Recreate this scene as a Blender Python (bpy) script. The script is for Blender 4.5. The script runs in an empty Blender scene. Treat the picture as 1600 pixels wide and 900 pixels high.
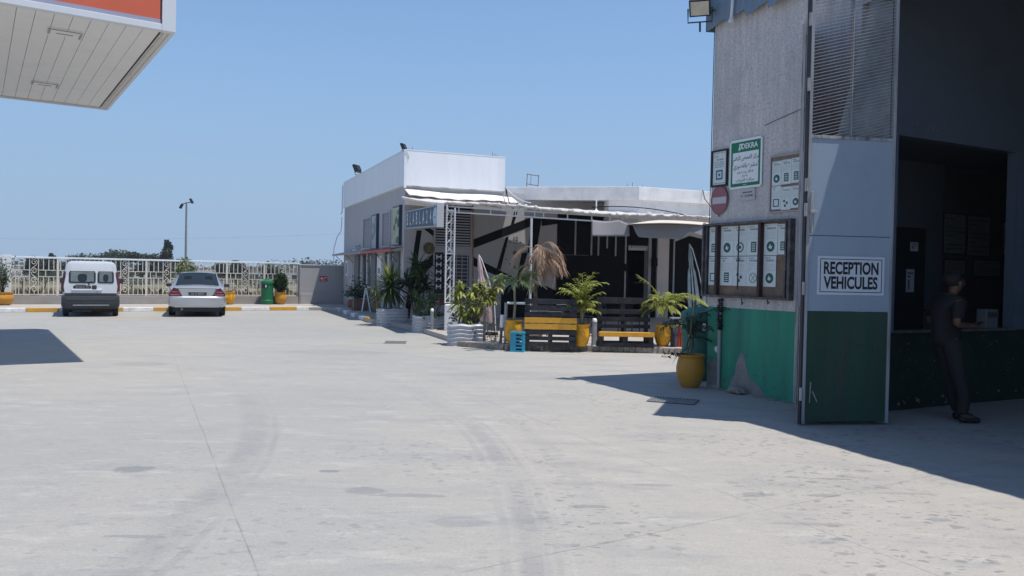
import bpy, bmesh, math, random
from mathutils import Vector, Matrix
R = math.radians
rnd = random.Random(7)
sc = bpy.context.scene
col = sc.collection

# ------------------------------------------------------------------ camera, sky, sun, exposure
cam_d = bpy.data.cameras.new('camera')
cam = bpy.data.objects.new('camera', cam_d); col.objects.link(cam)
cam_d.sensor_width = 36.0
cam_d.lens = 36.0 * 1250 / 1600
cam_d.clip_start = 0.1; cam_d.clip_end = 6000
_roll = math.atan(0.02); _p = math.atan(23 / 1250)
_F = Vector((0, math.cos(_p), -math.sin(_p))); _R0 = Vector((1, 0, 0)); _U0 = _R0.cross(_F)
_Rv = _R0 * math.cos(_roll) + _U0 * math.sin(_roll)
_Uv = -_R0 * math.sin(_roll) + _U0 * math.cos(_roll)
cam.matrix_world = Matrix(((_Rv.x, _Uv.x, -_F.x, 0), (_Rv.y, _Uv.y, -_F.y, 0), (_Rv.z, _Uv.z, -_F.z, 1.6), (0, 0, 0, 1)))
sc.camera = cam

SUN_AZ, SUN_EL = 108.0, 71.5
w = bpy.data.worlds.new('World'); sc.world = w; w.use_nodes = True
nt = w.node_tree; nt.nodes.clear()
sky = nt.nodes.new('ShaderNodeTexSky'); sky.sky_type = 'NISHITA'; sky.sun_disc = False
sky.sun_elevation = R(SUN_EL); sky.sun_rotation = R(SUN_AZ)
sky.air_density = 1.0; sky.dust_density = 0.0; sky.ozone_density = 3.0; sky.altitude = 0
bg = nt.nodes.new('ShaderNodeBackground'); bg.inputs[1].default_value = 0.15
wo = nt.nodes.new('ShaderNodeOutputWorld')
# the low sky is whitened by summer haze: blend the physical sky into a pale blue towards the horizon
wt = nt.nodes.new('ShaderNodeTexCoord'); wsx = nt.nodes.new('ShaderNodeSeparateXYZ'); nt.links.new(wt.outputs['Generated'], wsx.inputs[0])
wr = nt.nodes.new('ShaderNodeValToRGB'); wr.color_ramp.interpolation = 'EASE'
wr.color_ramp.elements[0].position = 0.0; wr.color_ramp.elements[0].color = (1, 1, 1, 1)
wr.color_ramp.elements[1].position = 0.55; wr.color_ramp.elements[1].color = (0, 0, 0, 1)
wg = nt.nodes.new('ShaderNodeValToRGB'); wg.color_ramp.elements[0].position = 0.0; wg.color_ramp.elements[0].color = (.345, .475, .645, 1)
wg.color_ramp.elements[1].position = 0.34; wg.color_ramp.elements[1].color = (.20, .388, .69, 1)
nt.links.new(wsx.outputs[2], wr.inputs[0]); nt.links.new(wsx.outputs[2], wg.inputs[0])
wsc = nt.nodes.new('ShaderNodeVectorMath'); wsc.operation = 'SCALE'; wsc.inputs[3].default_value = 1 / 0.15; nt.links.new(wg.outputs[0], wsc.inputs[0])
wm = nt.nodes.new('ShaderNodeMix'); wm.data_type = 'RGBA'
nt.links.new(wr.outputs[0], wm.inputs[0]); nt.links.new(sky.outputs[0], wm.inputs[6]); nt.links.new(wsc.outputs[0], wm.inputs[7])
nt.links.new(wm.outputs[2], bg.inputs[0]); nt.links.new(bg.outputs[0], wo.inputs[0])
sd = bpy.data.lights.new('sun', 'SUN'); sd.energy = 4.6; sd.angle = R(0.5); sd.color = (1.0, 0.955, 0.885)
sun = bpy.data.objects.new('sun', sd); col.objects.link(sun)
sv = Vector((math.sin(R(SUN_AZ)) * math.cos(R(SUN_EL)), math.cos(R(SUN_AZ)) * math.cos(R(SUN_EL)), math.sin(R(SUN_EL))))
sun.rotation_euler = sv.to_track_quat('Z', 'Y').to_euler()
sc.view_settings.view_transform = 'Standard'; sc.view_settings.look = 'None'
sc.view_settings.exposure = 0.06; sc.view_settings.gamma = 1.0

# ------------------------------------------------------------------ materials
MATS = {}
def mat(name, c, rough=0.7, var=0.12, scale=3.0, bump=0.0, metal=0.0, spec=0.4, dirt=None, dirt_amt=0.0, dirt_scale=1.5,
        streak=False, coat=0.0, trans=0.0, thin=None):
    """Principled material whose base colour is broken up by noise; dirt = second colour in irregular patches."""
    if name in MATS: return MATS[name]
    m = bpy.data.materials.new(name); m.use_nodes = True
    n = m.node_tree.nodes; l = m.node_tree.links
    b = n['Principled BSDF']
    b.inputs['Roughness'].default_value = rough; b.inputs['Metallic'].default_value = metal
    b.inputs['Specular IOR Level'].default_value = spec
    if coat: b.inputs['Coat Weight'].default_value = coat; b.inputs['Coat Roughness'].default_value = 0.05
    tc = n.new('ShaderNodeTexCoord')
    src = tc.outputs['Object']
    if streak:
        mp = n.new('ShaderNodeMapping'); mp.inputs['Scale'].default_value = (1, 1, 0.12)
        l.new(src, mp.inputs[0]); src = mp.outputs[0]
    nz = n.new('ShaderNodeTexNoise'); nz.inputs['Scale'].default_value = scale; nz.inputs['Detail'].default_value = 6
    nz.inputs['Roughness'].default_value = 0.62
    l.new(src, nz.inputs['Vector'])
    mr = n.new('ShaderNodeMapRange'); mr.inputs[1].default_value = 0.3; mr.inputs[2].default_value = 0.7
    mr.inputs[3].default_value = 1 - var; mr.inputs[4].default_value = 1 + var
    l.new(nz.outputs[0], mr.inputs[0])
    vm = n.new('ShaderNodeVectorMath'); vm.operation = 'SCALE'; vm.inputs[0].default_value = c[:3]
    l.new(mr.outputs[0], vm.inputs[3]); out = vm.outputs[0]
    if dirt:
        n2 = n.new('ShaderNodeTexNoise'); n2.inputs['Scale'].default_value = dirt_scale; n2.inputs['Detail'].default_value = 8
        n2.inputs['Roughness'].default_value = 0.7; l.new(src, n2.inputs['Vector'])
        m2 = n.new('ShaderNodeMapRange'); m2.inputs[1].default_value = 0.48; m2.inputs[2].default_value = 0.68
        m2.inputs[3].default_value = 0; m2.inputs[4].default_value = dirt_amt; l.new(n2.outputs[0], m2.inputs[0])
        mx = n.new('ShaderNodeMix'); mx.data_type = 'RGBA'
        l.new(m2.outputs[0], mx.inputs[0]); l.new(out, mx.inputs[6]); mx.inputs[7].default_value = (*dirt, 1); out = mx.outputs[2]
    l.new(out, b.inputs['Base Color'])
    if bump:
        bp = n.new('ShaderNodeBump'); bp.inputs['Strength'].default_value = 1.0; bp.inputs['Distance'].default_value = bump
        n3 = n.new('ShaderNodeTexNoise'); n3.inputs['Scale'].default_value = scale * 9; n3.inputs['Detail'].default_value = 5
        l.new(tc.outputs['Object'], n3.inputs['Vector']); l.new(n3.outputs[0], bp.inputs['Height']); l.new(bp.outputs[0], b.inputs['Normal'])
    if trans:
        tr = n.new('ShaderNodeBsdfTranslucent'); ms = n.new('ShaderNodeMixShader'); ms.inputs[0].default_value = trans
        l.new(out, tr.inputs[0]); l.new(b.outputs[0], ms.inputs[1]); l.new(tr.outputs[0], ms.inputs[2])
        l.new(ms.outputs[0], n['Material Output'].inputs[0])
    MATS[name] = m
    return m

white_paint = mat('white_paint', (0.72, 0.73, 0.74), 0.6, 0.05, 2, 0.001, dirt=(0.5, 0.48, 0.45), dirt_amt=0.4)
panel_white = mat('white_cladding', (0.80, 0.82, 0.85), 0.4, 0.04, 1.2, dirt=(0.60, 0.60, 0.60), dirt_amt=0.35, dirt_scale=2.5, streak=True)
cafe_wall_m = mat('grey_plaster', (0.47, 0.46, 0.47), 0.85, 0.06, 1.5, 0.002, dirt=(0.3, 0.29, 0.28), dirt_amt=0.35, streak=True)
pale_plaster = mat('pale_plaster', (0.36, 0.355, 0.36), 0.85, 0.08, 1.5, 0.002, dirt=(0.24, 0.23, 0.22), dirt_amt=0.4, streak=True)
slab_white = mat('weathered_white', (0.74, 0.735, 0.73), 0.85, 0.08, 2.5, 0.003, dirt=(0.42, 0.4, 0.38), dirt_amt=0.4)
awning_white = mat('awning_white', (0.80, 0.77, 0.73), 0.7, 0.12, 5, 0.006, dirt=(0.40, 0.33, 0.27), dirt_amt=0.75, dirt_scale=7)
black_paint = mat('black_paint', (0.010, 0.011, 0.014), 0.85, 0.2, 3, spec=0.1)
dark_metal = mat('dark_metal', (0.03, 0.033, 0.04), 0.5, 0.2, 6, metal=0.3)
grey_metal = mat('grey_metal', (0.30, 0.31, 0.33), 0.5, 0.15, 6, metal=0.5)
galv = mat('galvanised_sheet', (0.46, 0.47, 0.50), 0.5, 0.15, 4, metal=0.2, dirt=(0.3, 0.29, 0.27), dirt_amt=0.5, dirt_scale=3)
pipe_white = mat('white_steel', (0.66, 0.66, 0.68), 0.45, 0.08, 4)
rust_m = mat('rusty_steel', (0.2, 0.1, 0.06), 0.8, 0.3, 12)
shutter_m = mat('louvre_grey', (0.42, 0.43, 0.46), 0.5, 0.06, 4)
glass_dark = mat('dark_glass', (0.02, 0.025, 0.032), 0.08, 0.1, 2, spec=0.8)
yellow_pot = mat('yellow_glaze', (0.75, 0.37, 0.012), 0.5, 0.15, 5, 0.003, dirt=(0.36, 0.17, 0.04), dirt_amt=0.8, dirt_scale=7)
yellow_paint = mat('yellow_paint', (0.70, 0.38, 0.035), 0.6, 0.1, 5, dirt=(0.4, 0.26, 0.08), dirt_amt=0.5, dirt_scale=6)
soil = mat('soil', (0.06, 0.045, 0.03), 0.95, 0.3, 20, 0.01)
green_plastic = mat('green_plastic', (0.012, 0.14, 0.06), 0.4, 0.1, 3)
teal_plastic = mat('teal_plastic', (0.025, 0.13, 0.10), 0.5, 0.15, 4)
terracotta = mat('terracotta', (0.28, 0.13, 0.08), 0.8, 0.15, 6)
bark = mat('bark', (0.11, 0.085, 0.06), 0.9, 0.3, 12, 0.01)
palm_stem = mat('palm_stem', (0.24, 0.22, 0.15), 0.8, 0.25, 14, 0.004)
leaf_lime = mat('leaf_lime', (0.30, 0.33, 0.06), 0.5, 0.4, 3, trans=0.35)
leaf_green = mat('leaf_green', (0.05, 0.095, 0.025), 0.5, 0.4, 4, trans=0.3)
leaf_dark = mat('leaf_dark', (0.022, 0.05, 0.018), 0.5, 0.4, 4, trans=0.25)
leaf_croton = mat('leaf_yellow_green', (0.27, 0.29, 0.07), 0.4, 0.5, 5, trans=0.3)
leaf_dry = mat('leaf_dry', (0.36, 0.25, 0.18), 0.8, 0.35, 5, trans=0.25)
leaf_pale = mat('leaf_pale', (0.3, 0.33, 0.16), 0.6, 0.3, 5, trans=0.25)
flower_red = mat('flower_red', (0.6, 0.04, 0.05), 0.6, 0.2, 9)
tree_leaf = mat('tree_leaf', (0.04, 0.06, 0.03), 0.7, 0.4, 0.6, trans=0.2)
tree_leaf2 = mat('tree_leaf_olive', (0.08, 0.09, 0.045), 0.7, 0.4, 0.6, trans=0.2)
paper_m = mat('paper', (0.62, 0.68, 0.68), 0.7, 0.05, 8)
ink = mat('black_ink', (0.02, 0.02, 0.025), 0.6, 0.1, 5)
ink_grey = mat('faded_ink', (0.25, 0.29, 0.3), 0.7, 0.2, 9)
sign_green = mat('sign_green', (0.0, 0.17, 0.085), 0.45, 0.08, 5)
sign_white = mat('sign_white', (0.75, 0.78, 0.80), 0.45, 0.04, 5)
sign_red = mat('faded_sign_red', (0.27, 0.11, 0.13), 0.5, 0.1, 6)
steel_blue = mat('blue_grey_fascia', (0.17, 0.23, 0.30), 0.45, 0.12, 3, metal=0.2)
tyre_m = mat('tyre_rubber', (0.02, 0.02, 0.022), 0.8, 0.1, 9)

# ------------------------------------------------------------------ mesh builder and scene helpers
class MB:
    def __init__(s): s.v = []; s.f = []; s.mi = []; s.m = 0; s.T = None; s.ch = []
    def _add(s, vs, fs):
        b = len(s.v); s.ch.append((b, len(s.f), len(vs), len(fs)))
        if s.T is not None: vs = [tuple(s.T @ Vector(p)) for p in vs]
        s.v += [tuple(p) for p in vs]
        for f in fs: s.f.append([b + i for i in f]); s.mi.append(s.m)
    def box(s, x0, x1, y0, y1, z0, z1):
        s._add([(x0, y0, z0), (x1, y0, z0), (x1, y1, z0), (x0, y1, z0), (x0, y0, z1), (x1, y0, z1), (x1, y1, z1), (x0, y1, z1)],
               [(3, 2, 1, 0), (4, 5, 6, 7), (0, 1, 5, 4), (1, 2, 6, 5), (2, 3, 7, 6), (3, 0, 4, 7)])
    def beam(s, p, q, a, b=None):
        b = b or a; p = Vector(p); q = Vector(q); d = (q - p).normalized()
        u = d.cross(Vector((0, 0, 1)))
        if u.length < 1e-3: u = Vector((1, 0, 0))
        u.normalize(); v = d.cross(u)
        c = [(-1, -1), (1, -1), (1, 1), (-1, 1)]
        s._add([p + u * (i * a / 2) + v * (j * b / 2) for i, j in c] + [q + u * (i * a / 2) + v * (j * b / 2) for i, j in c],
               [(0, 1, 2, 3), (7, 6, 5, 4), (0, 4, 5, 1), (1, 5, 6, 2), (2, 6, 7, 3), (3, 7, 4, 0)])
    def tube(s, pts, r, seg=8, cap=True):
        pts = [Vector(p) for p in pts]; n = len(pts)
        rs = r if isinstance(r, (list, tuple)) else [r] * n
        u = None; vs = []
        for i, p in enumerate(pts):
            d = (pts[min(i + 1, n - 1)] - pts[max(i - 1, 0)]).normalized()
            if u is None:
                u = d.cross(Vector((0, 0, 1)))
                if u.length < 1e-3: u = d.cross(Vector((1, 0, 0)))
            u = (u - d * u.dot(d)).normalized(); v = d.cross(u)
            for k in range(seg):
                a = 2 * math.pi * k / seg
                vs.append(p + (u * math.cos(a) + v * math.sin(a)) * rs[i])
        fs = [(i * seg + k, i * seg + (k + 1) % seg, (i + 1) * seg + (k + 1) % seg, (i + 1) * seg + k) for i in range(n - 1) for k in range(seg)]
        if cap: fs += [tuple(range(seg))[::-1], tuple(range((n - 1) * seg, n * seg))]
        s._add(vs, fs)
    def lathe(s, prof, c=(0, 0, 0), seg=24, sq=0.0, wob=0.0):
        vs = []
        for j, (r, z) in enumerate(prof):
            for k in range(seg):
                a = 2 * math.pi * k / seg
                q = 1.0
                if sq: q = 1.0 / (abs(math.cos(a)) ** sq + abs(math.sin(a)) ** sq) ** (1.0 / sq)
                rr = r * q
                vs.append((c[0] + rr * math.cos(a), c[1] + rr * math.sin(a), c[2] + z + wob * math.sin(a * 6)))
        n = len(prof)
        fs = [(i * seg + k, i * seg + (k + 1) % seg, (i + 1) * seg + (k + 1) % seg, (i + 1) * seg + k) for i in range(n - 1) for k in range(seg)]
        fs += [tuple(range(seg))[::-1], tuple(range((n - 1) * seg, n * seg))]
        s._add(vs, fs)
    def prism(s, pts, lo, hi, ax='z'):
        """polygon pts extruded along ax; for ax y the polygon is (x,z), for ax x it is (y,z)."""
        def P(a, b, t): return (a, b, t) if ax == 'z' else ((a, t, b) if ax == 'y' else (t, a, b))
        n = len(pts); ar = sum(pts[i][0] * pts[(i + 1) % n][1] - pts[(i + 1) % n][0] * pts[i][1] for i in range(n))
        if (ar < 0) != (ax == 'y'): pts = pts[::-1]
        s._add([P(a, b, lo) for a, b in pts] + [P(a, b, hi) for a, b in pts],
               [tuple(range(n))[::-1], tuple(range(n, 2 * n))] + [(i, (i + 1) % n, n + (i + 1) % n, n + i) for i in range(n)])
    def disc(s, x, z, r, y0, y1, n=20, sx=1.0):
        s.prism([(x + sx * r * math.cos(2 * math.pi * i / n), z + r * math.sin(2 * math.pi * i / n)) for i in range(n)], y0, y1, 'y')
    def ring(s, x, z, r, wd, y0, y1, n=20, a0=0, a1=360, sx=1.0):
        """flat ring in the xz plane"""
        k = n
        for i in range(k):
            t0 = R(a0 + (a1 - a0) * i / k); t1 = R(a0 + (a1 - a0) * (i + 1) / k)
            P = lambda t, q: (x + sx * q * math.cos(t), z + q * math.sin(t))
            s.prism([P(t0, r - wd), P(t0, r), P(t1, r), P(t1, r - wd)], y0, y1, 'y')
    def sheet(s, fn, nu, nv, th=0.0):
        vs = [fn(i / nu, j / nv) for j in range(nv + 1) for i in range(nu + 1)]
        fs = [(j * (nu + 1) + i, j * (nu + 1) + i + 1, (j + 1) * (nu + 1) + i + 1, (j + 1) * (nu + 1) + i) for j in range(nv) for i in range(nu)]
        s._add(vs, fs)
    def quad(s, *p): s._add(list(p), [tuple(range(len(p)))])
    def text(s, body, x, y, z, size, sx=1.0, off=0.0, align='CENTER', depth=0.002, spacing=1.0):
        vs, fs = text_geo(body, align, off, spacing)
        lo = len(s.v)
        pts = [(x + px * size * sx, y, z + py * size) for px, py, _ in vs]
        s._add(pts, fs)
    def build_each(s, name, mats, parent=None, **kw):
        """one object for every piece added"""
        for vb, fb, nv, nf in s.ch:
            q = MB(); q.v = s.v[vb:vb + nv]; q.f = [[i - vb for i in f] for f in s.f[fb:fb + nf]]; q.mi = s.mi[fb:fb + nf]; q.build(name, mats, parent, **kw)
    def build(s, name, mats, parent=None, smooth=None, bevel=0.0, loc=None, rz=None, merge=False):
        me = bpy.data.meshes.new(name)
        me.from_pydata(s.v, [], s.f)
        if not isinstance(mats, (list, tuple)): mats = [mats]
        for m in mats: me.materials.append(m)
        me.polygons.foreach_set('material_index', [min(i, len(mats) - 1) for i in s.mi])
        if merge or smooth:
            bm = bmesh.new(); bm.from_mesh(me)
            if merge: bmesh.ops.remove_doubles(bm, verts=bm.verts, dist=1e-4)
            if smooth:
                for f in bm.faces: f.smooth = True
                for e in bm.edges:
                    if len(e.link_faces) == 2 and e.calc_face_angle(0) > R(smooth): e.smooth = False
            bm.to_mesh(me); bm.free()
        me.update()
        o = bpy.data.objects.new(name, me); col.objects.link(o)
        if parent is not None: o.parent = parent
        if loc is not None: o.location = loc
        if rz is not None: o.rotation_euler = (0, 0, rz)
        if bevel:
            b = o.modifiers.new('bevel', 'BEVEL'); b.width = bevel; b.segments = 2; b.limit_method = 'ANGLE'; b.angle_limit = R(40)
        return o

_TX = {}
def text_geo(body, align, off, spacing):
    k = (body, align, off, spacing)
    if k in _TX: return _TX[k]
    c = bpy.data.curves.new('lettering', 'FONT'); c.body = body; c.size = 1.0; c.align_x = align; c.align_y = 'CENTER'
    c.offset = off; c.resolution_u = 3; c.space_character = spacing
    o = bpy.data.objects.new('lettering', c); col.objects.link(o)
    dg = bpy.context.evaluated_depsgraph_get(); dg.update()
    me = bpy.data.meshes.new_from_object(o.evaluated_get(dg))
    vs = [tuple(v.co) for v in me.vertices]; fs = [tuple(p.vertices) for p in me.polygons]
    bpy.data.meshes.remove(me); bpy.data.objects.remove(o); bpy.data.curves.remove(c)
    _TX[k] = (vs, fs); return _TX[k]

_AR = {'م': 'ﻡﻢﻣﻤ', 'ر': 'ﺭﺮﺭﺮ', 'ك': 'ﻙﻚﻛﻜ', 'ز': 'ﺯﺰﺯﺰ', 'ا': 'ﺍﺎﺍﺎ', 'ل': 'ﻝﻞﻟﻠ', 'ف': 'ﻑﻒﻓﻔ', 'ح': 'ﺡﺢﺣﺤ', 'ص': 'ﺹﺺﺻﺼ', 'ت': 'ﺕﺖﺗﺘ',
       'ق': 'ﻕﻖﻗﻘ', 'ن': 'ﻥﻦﻧﻨ', 'ي': 'ﻱﻲﻳﻴ', 'ش': 'ﺵﺶﺷﺸ', 'ع': 'ﻉﻊﻋﻌ', 'ب': 'ﺏﺐﺑﺒ', 'و': 'ﻭﻮﻭﻮ', 'ة': 'ﺓﺔﺓﺔ', 'د': 'ﺩﺪﺩﺪ', 'خ': 'ﺥﺦﺧﺨ', 'س': 'ﺱﺲﺳﺴ', 'ه': 'ﻩﻪﻫﻬ'}
_NJ = set('ارزودة')
def arabic(t):
    out = []
    for w_ in t.split(' '):
        g = []
        for i, ch in enumerate(w_):
            if ch not in _AR: g.append(ch); continue
            pj = i > 0 and w_[i - 1] in _AR and w_[i - 1] not in _NJ
            nj = i < len(w_) - 1 and w_[i + 1] in _AR and ch not in _NJ
            g.append(_AR[ch][(3 if nj else 1) if pj else (2 if nj else 0)])
        out.append(''.join(reversed(g)))
    return ' '.join(reversed(out))

def tag(o, label=None, cat=None, group=None, kind=None):
    if label: o['label'] = label
    if cat: o['category'] = cat
    if group: o['group'] = group
    if kind: o['kind'] = kind
    return o
def thing(name, label, cat, loc=(0, 0, 0), rz=0.0, group=None):
    o = bpy.data.objects.new(name, None); col.objects.link(o); o.empty_display_size = 0.1
    o.location = loc; o.rotation_euler = (0, 0, rz)
    return tag(o, label, cat, group)
def dup(src, loc, rz=None, label=None, scale=None):
    r = src.copy(); col.objects.link(r); r.location = loc
    if rz is not None: r.rotation_euler = (0, 0, rz)
    if scale: r.scale = (scale, scale, scale)
    if label: r['label'] = label
    for ch in list(src.children):
        c = ch.copy(); col.objects.link(c); c.parent = r
        for g in list(ch.children):
            d = g.copy(); col.objects.link(d); d.parent = c
    return r
def mesh_thing(name, mb, mats, label, cat, loc=(0, 0, 0), rz=0.0, group=None, **kw):
    return tag(mb.build(name, mats, loc=loc, rz=rz, **kw), label, cat, group)

# ------------------------------------------------------------------ ground materials (world coordinates: the sheets sit at the origin)
class NX:
    def __init__(s, m): s.n = m.node_tree.nodes; s.l = m.node_tree.links
    def op(s, o, a, b=None, c=None):
        nd = s.n.new('ShaderNodeMath'); nd.operation = o
        for i, v in enumerate((a, b, c)):
            if v is None: continue
            if isinstance(v, (int, float)): nd.inputs[i].default_value = v
            else: s.l.new(v, nd.inputs[i])
        return nd.outputs[0]
    def mr(s, v, a, b, c, d, smooth=True):
        nd = s.n.new('ShaderNodeMapRange'); nd.interpolation_type = 'SMOOTHSTEP' if smooth else 'LINEAR'
        s.l.new(v, nd.inputs[0])
        for i, q in enumerate((a, b, c, d)): nd.inputs[i + 1].default_value = q
        return nd.outputs[0]
    def noise(s, vec, sc_, det=5, ro=0.6, dist=0.0):
        nd = s.n.new('ShaderNodeTexNoise'); nd.inputs['Scale'].default_value = sc_; nd.inputs['Detail'].default_value = det
        nd.inputs['Roughness'].default_value = ro; nd.inputs['Distortion'].default_value = dist; s.l.new(vec, nd.inputs['Vector']); return nd.outputs[0]
    def mix(s, f, a, b):
        nd = s.n.new('ShaderNodeMix'); nd.data_type = 'RGBA'
        if isinstance(f, (int, float)): nd.inputs[0].default_value = f
        else: s.l.new(f, nd.inputs[0])
        for i, v in ((6, a), (7, b)):
            if isinstance(v, tuple): nd.inputs[i].default_value = (*v, 1)
            else: s.l.new(v, nd.inputs[i])
        return nd.outputs[2]

def concrete_yard():
    m = bpy.data.materials.new('yard_concrete'); m.use_nodes = True; X = NX(m); b = X.n['Principled BSDF']
    g = X.n.new('ShaderNodeTexCoord').outputs['Object']
    sp = X.n.new('ShaderNodeSeparateXYZ'); X.l.new(g, sp.inputs[0]); x, y = sp.outputs[0], sp.outputs[1]
    mp = X.n.new('ShaderNodeMapping'); mp.inputs['Rotation'].default_value = (0, 0, R(-20)); mp.inputs['Scale'].default_value = (0.5, 1.4, 1)
    X.l.new(g, mp.inputs[0]); gs = mp.outputs[0]
    big = X.noise(g, 0.22, 3, 0.5)
    c = X.mix(X.mr(big, 0.35, 0.65, 0, 1), (0.33, 0.33, 0.312), (0.38, 0.36, 0.328))
    # warmer towards the workshop side
    c = X.mix(X.mr(x, -4, 4, 0, 0.75), c, (0.435, 0.403, 0.36))
    mid = X.noise(gs, 1.6, 8, 0.68, 0.4)
    c = X.mix(X.mr(mid, 0.47, 0.68, 0, 0.6), c, (0.29, 0.29, 0.29))
    c = X.mix(X.mr(X.noise(gs, 3.1, 7, 0.7), 0.52, 0.70, 0, 0.45), c, (0.52, 0.50, 0.46))
    fine = X.noise(g, 55, 4, 0.7)
    c = X.mix(X.mr(fine, 0.3, 0.7, 0.26, 0), c, (0.16, 0.16, 0.16))
    c = X.mix(X.mr(X.noise(gs, 13, 6, 0.72), 0.5, 0.7, 0, 0.38), c, (0.26, 0.255, 0.25))
    c = X.mix(X.mr(X.noise(gs, 14, 6, 0.75), 0.57, 0.70, 0, 0.42), c, (0.56, 0.54, 0.50))
    c = X.mix(X.mr(X.noise(g, 160, 2, 0.5), 0.56, 0.72, 0, 0.3), c, (0.55, 0.54, 0.51))
    # small dark spots in drifts
    for sc_, th, amt, seed in ((5.0, 0.14, 0.55, 0.0), (2.3, 0.09, 0.45, 7.3), (11.0, 0.21, 0.6, 3.1), (3.4, 0.10, 0.5, 12.7), (19, 0.2, 0.5, 5.5)):
        vo = X.n.new('ShaderNodeTexVoronoi'); vo.inputs['Scale'].default_value = sc_; vo.inputs['Randomness'].default_value = 1.0
        mp2 = X.n.new('ShaderNodeMapping'); mp2.inputs['Location'].default_value = (seed, seed, 0); mp2.inputs['Scale'].default_value = (0.62, 1.0, 1)
        nd = X.n.new('ShaderNodeTexNoise'); nd.inputs['Scale'].default_value = 9; X.l.new(g, nd.inputs['Vector'])
        va = X.n.new('ShaderNodeVectorMath'); va.operation = 'MULTIPLY_ADD'; X.l.new(nd.outputs['Color'], va.inputs[0]); va.inputs[1].default_value = (0.12, 0.12, 0); X.l.new(g, va.inputs[2])
        X.l.new(va.outputs[0], mp2.inputs[0]); X.l.new(mp2.outputs[0], vo.inputs['Vector'])
        drift = X.op('MULTIPLY', X.mr(X.noise(g, 0.55, 2, 0.5), 0.42, 0.58, 0.1, 1), X.op('MULTIPLY', X.mr(x, -3.5, 1.5, 0.3, 1), X.mr(y, 6, 14, 1, .35)))
        spot = X.mr(vo.outputs['Distance'], th * 0.8, th * 1.25, 1, 0)
        c = X.mix(X.op('MULTIPLY', X.op('MULTIPLY', spot, drift), amt), c, (0.17, 0.175, 0.185))
    # larger stains with their own outline; the rightmost one paints a shadow tip
    wob = X.op('MULTIPLY', X.op('SUBTRACT', X.noise(g, 9, 8, 0.75), 0.5), 1.8)
    for sx, sy, ra, rb, amt in ((-2.95, 6.27, .17, .12, .5), (-1.42, 6.33, .09, .05, .55), (-1.03, 5.78, .16, .12, .35), (-.7, 5.68, .33, .05, .35), (1.85, 5.89, .16, .07, .38),
                                (-.3, 5.1, .22, .12, .22), (-2.2, 4.7, .2, .03, .35), (2.6, 6.4, .2, .03, .4), (2.0, 5.2, .3, .04, .3), (1.1, 6.1, .2, .04, .3), (.55, 5.5, .16, .04, .4),
                                (2.35, 5.9, .14, .05, .4), (3.0, 6.0, .3, .03, .3), (2.9, 5.35, .09, .05, .4), (-4.2, 5.0, .14, .03, .3), (-6, 13, .5, .3, .18), (4.75, 5.30, .07, .02, .9), (-3.4, 15.5, 1.2, .5, .16), (.4, 12.5, 1.6, .6, .14)):
        dx = X.op('DIVIDE', X.op('SUBTRACT', x, sx), ra); dy = X.op('DIVIDE', X.op('SUBTRACT', y, sy), rb)
        d = X.op('SQRT', X.op('ADD', X.op('MULTIPLY', dx, dx), X.op('MULTIPLY', dy, dy)))
        c = X.mix(X.mr(X.op('ADD', d, wob), 0.75, 1.0, min(1, amt * 1.25), 0), c, (0.17, 0.175, 0.19))
    # tyre arcs
    for rad, wd, amt in ((15.46, 0.085, 0.36), (15.30, 0.03, 0.2), (15.60, 0.02, 0.22), (15.68, 0.014, -0.14), (15.52, 0.012, -0.12), (13.3, 0.12, 0.32), (13.5, 0.03, 0.25), (15.95, 0.09, 0.12), (18.4, .12, .10)):
        dx = X.op('SUBTRACT', x, -15.3); dy = X.op('SUBTRACT', y, 4.2)
        d = X.op('SQRT', X.op('ADD', X.op('MULTIPLY', dx, dx), X.op('MULTIPLY', dy, dy)))
        e = X.op('ABSOLUTE', X.op('SUBTRACT', X.op('ADD', d, X.op('MULTIPLY', X.noise(g, 0.7, 2), 0.1)), rad + 0.05))
        band = X.mr(e, wd * 0.5, wd * 1.5, abs(amt), 0)
        fade = X.mr(X.noise(g, 0.9, 6, 0.75), 0.38, 0.6, 0.15, 1)
        far = X.mr(y, 7, 12, 1, 0.15)
        c = X.mix(X.op('MULTIPLY', X.op('MULTIPLY', band, fade), far), c, (0.17, 0.175, 0.2) if amt > 0 else (0.5, 0.5, 0.5))
    # slab joints
    def line(nx, ny, k, wd, amt, c):
        e = X.op('ABSOLUTE', X.op('SUBTRACT', X.op('ADD', X.op('ADD', X.op('MULTIPLY', x, nx), X.op('MULTIPLY', y, ny)), X.op('MULTIPLY', X.noise(g, 1.2, 2), 0.03)), k + .015))
        f = X.op('MULTIPLY', X.mr(y, 9, 17, 1, 0.2), X.op('MULTIPLY', X.mr(e, wd * 0.4, wd, amt, 0), X.mr(X.noise(g, 2.5, 3), 0.35, 0.6, 0.2, 1)))
        return X.mix(f, c, (0.1, 0.1, 0.1))
    for k in (0.58, 3.96, 7.75): c = line(0.906, 0.423, k, 0.0075, 0.42, c)
    for k in (3.72, 15.8): c = line(-0.53, 0.848, k, 0.008, 0.4, c)
    X.l.new(c, b.inputs['Base Color']); b.inputs['Roughness'].default_value = 0.8; b.inputs['Specular IOR Level'].default_value = 0.3
    bp = X.n.new('ShaderNodeBump'); bp.inputs['Distance'].default_value = 0.004; bp.inputs['Strength'].default_value = 0.7
    X.l.new(X.op('ADD', fine, X.op('MULTIPLY', X.noise(g, 9, 5, 0.6), 1.5)), bp.inputs['Height']); X.l.new(bp.outputs[0], b.inputs['Normal'])
    return m

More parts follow.
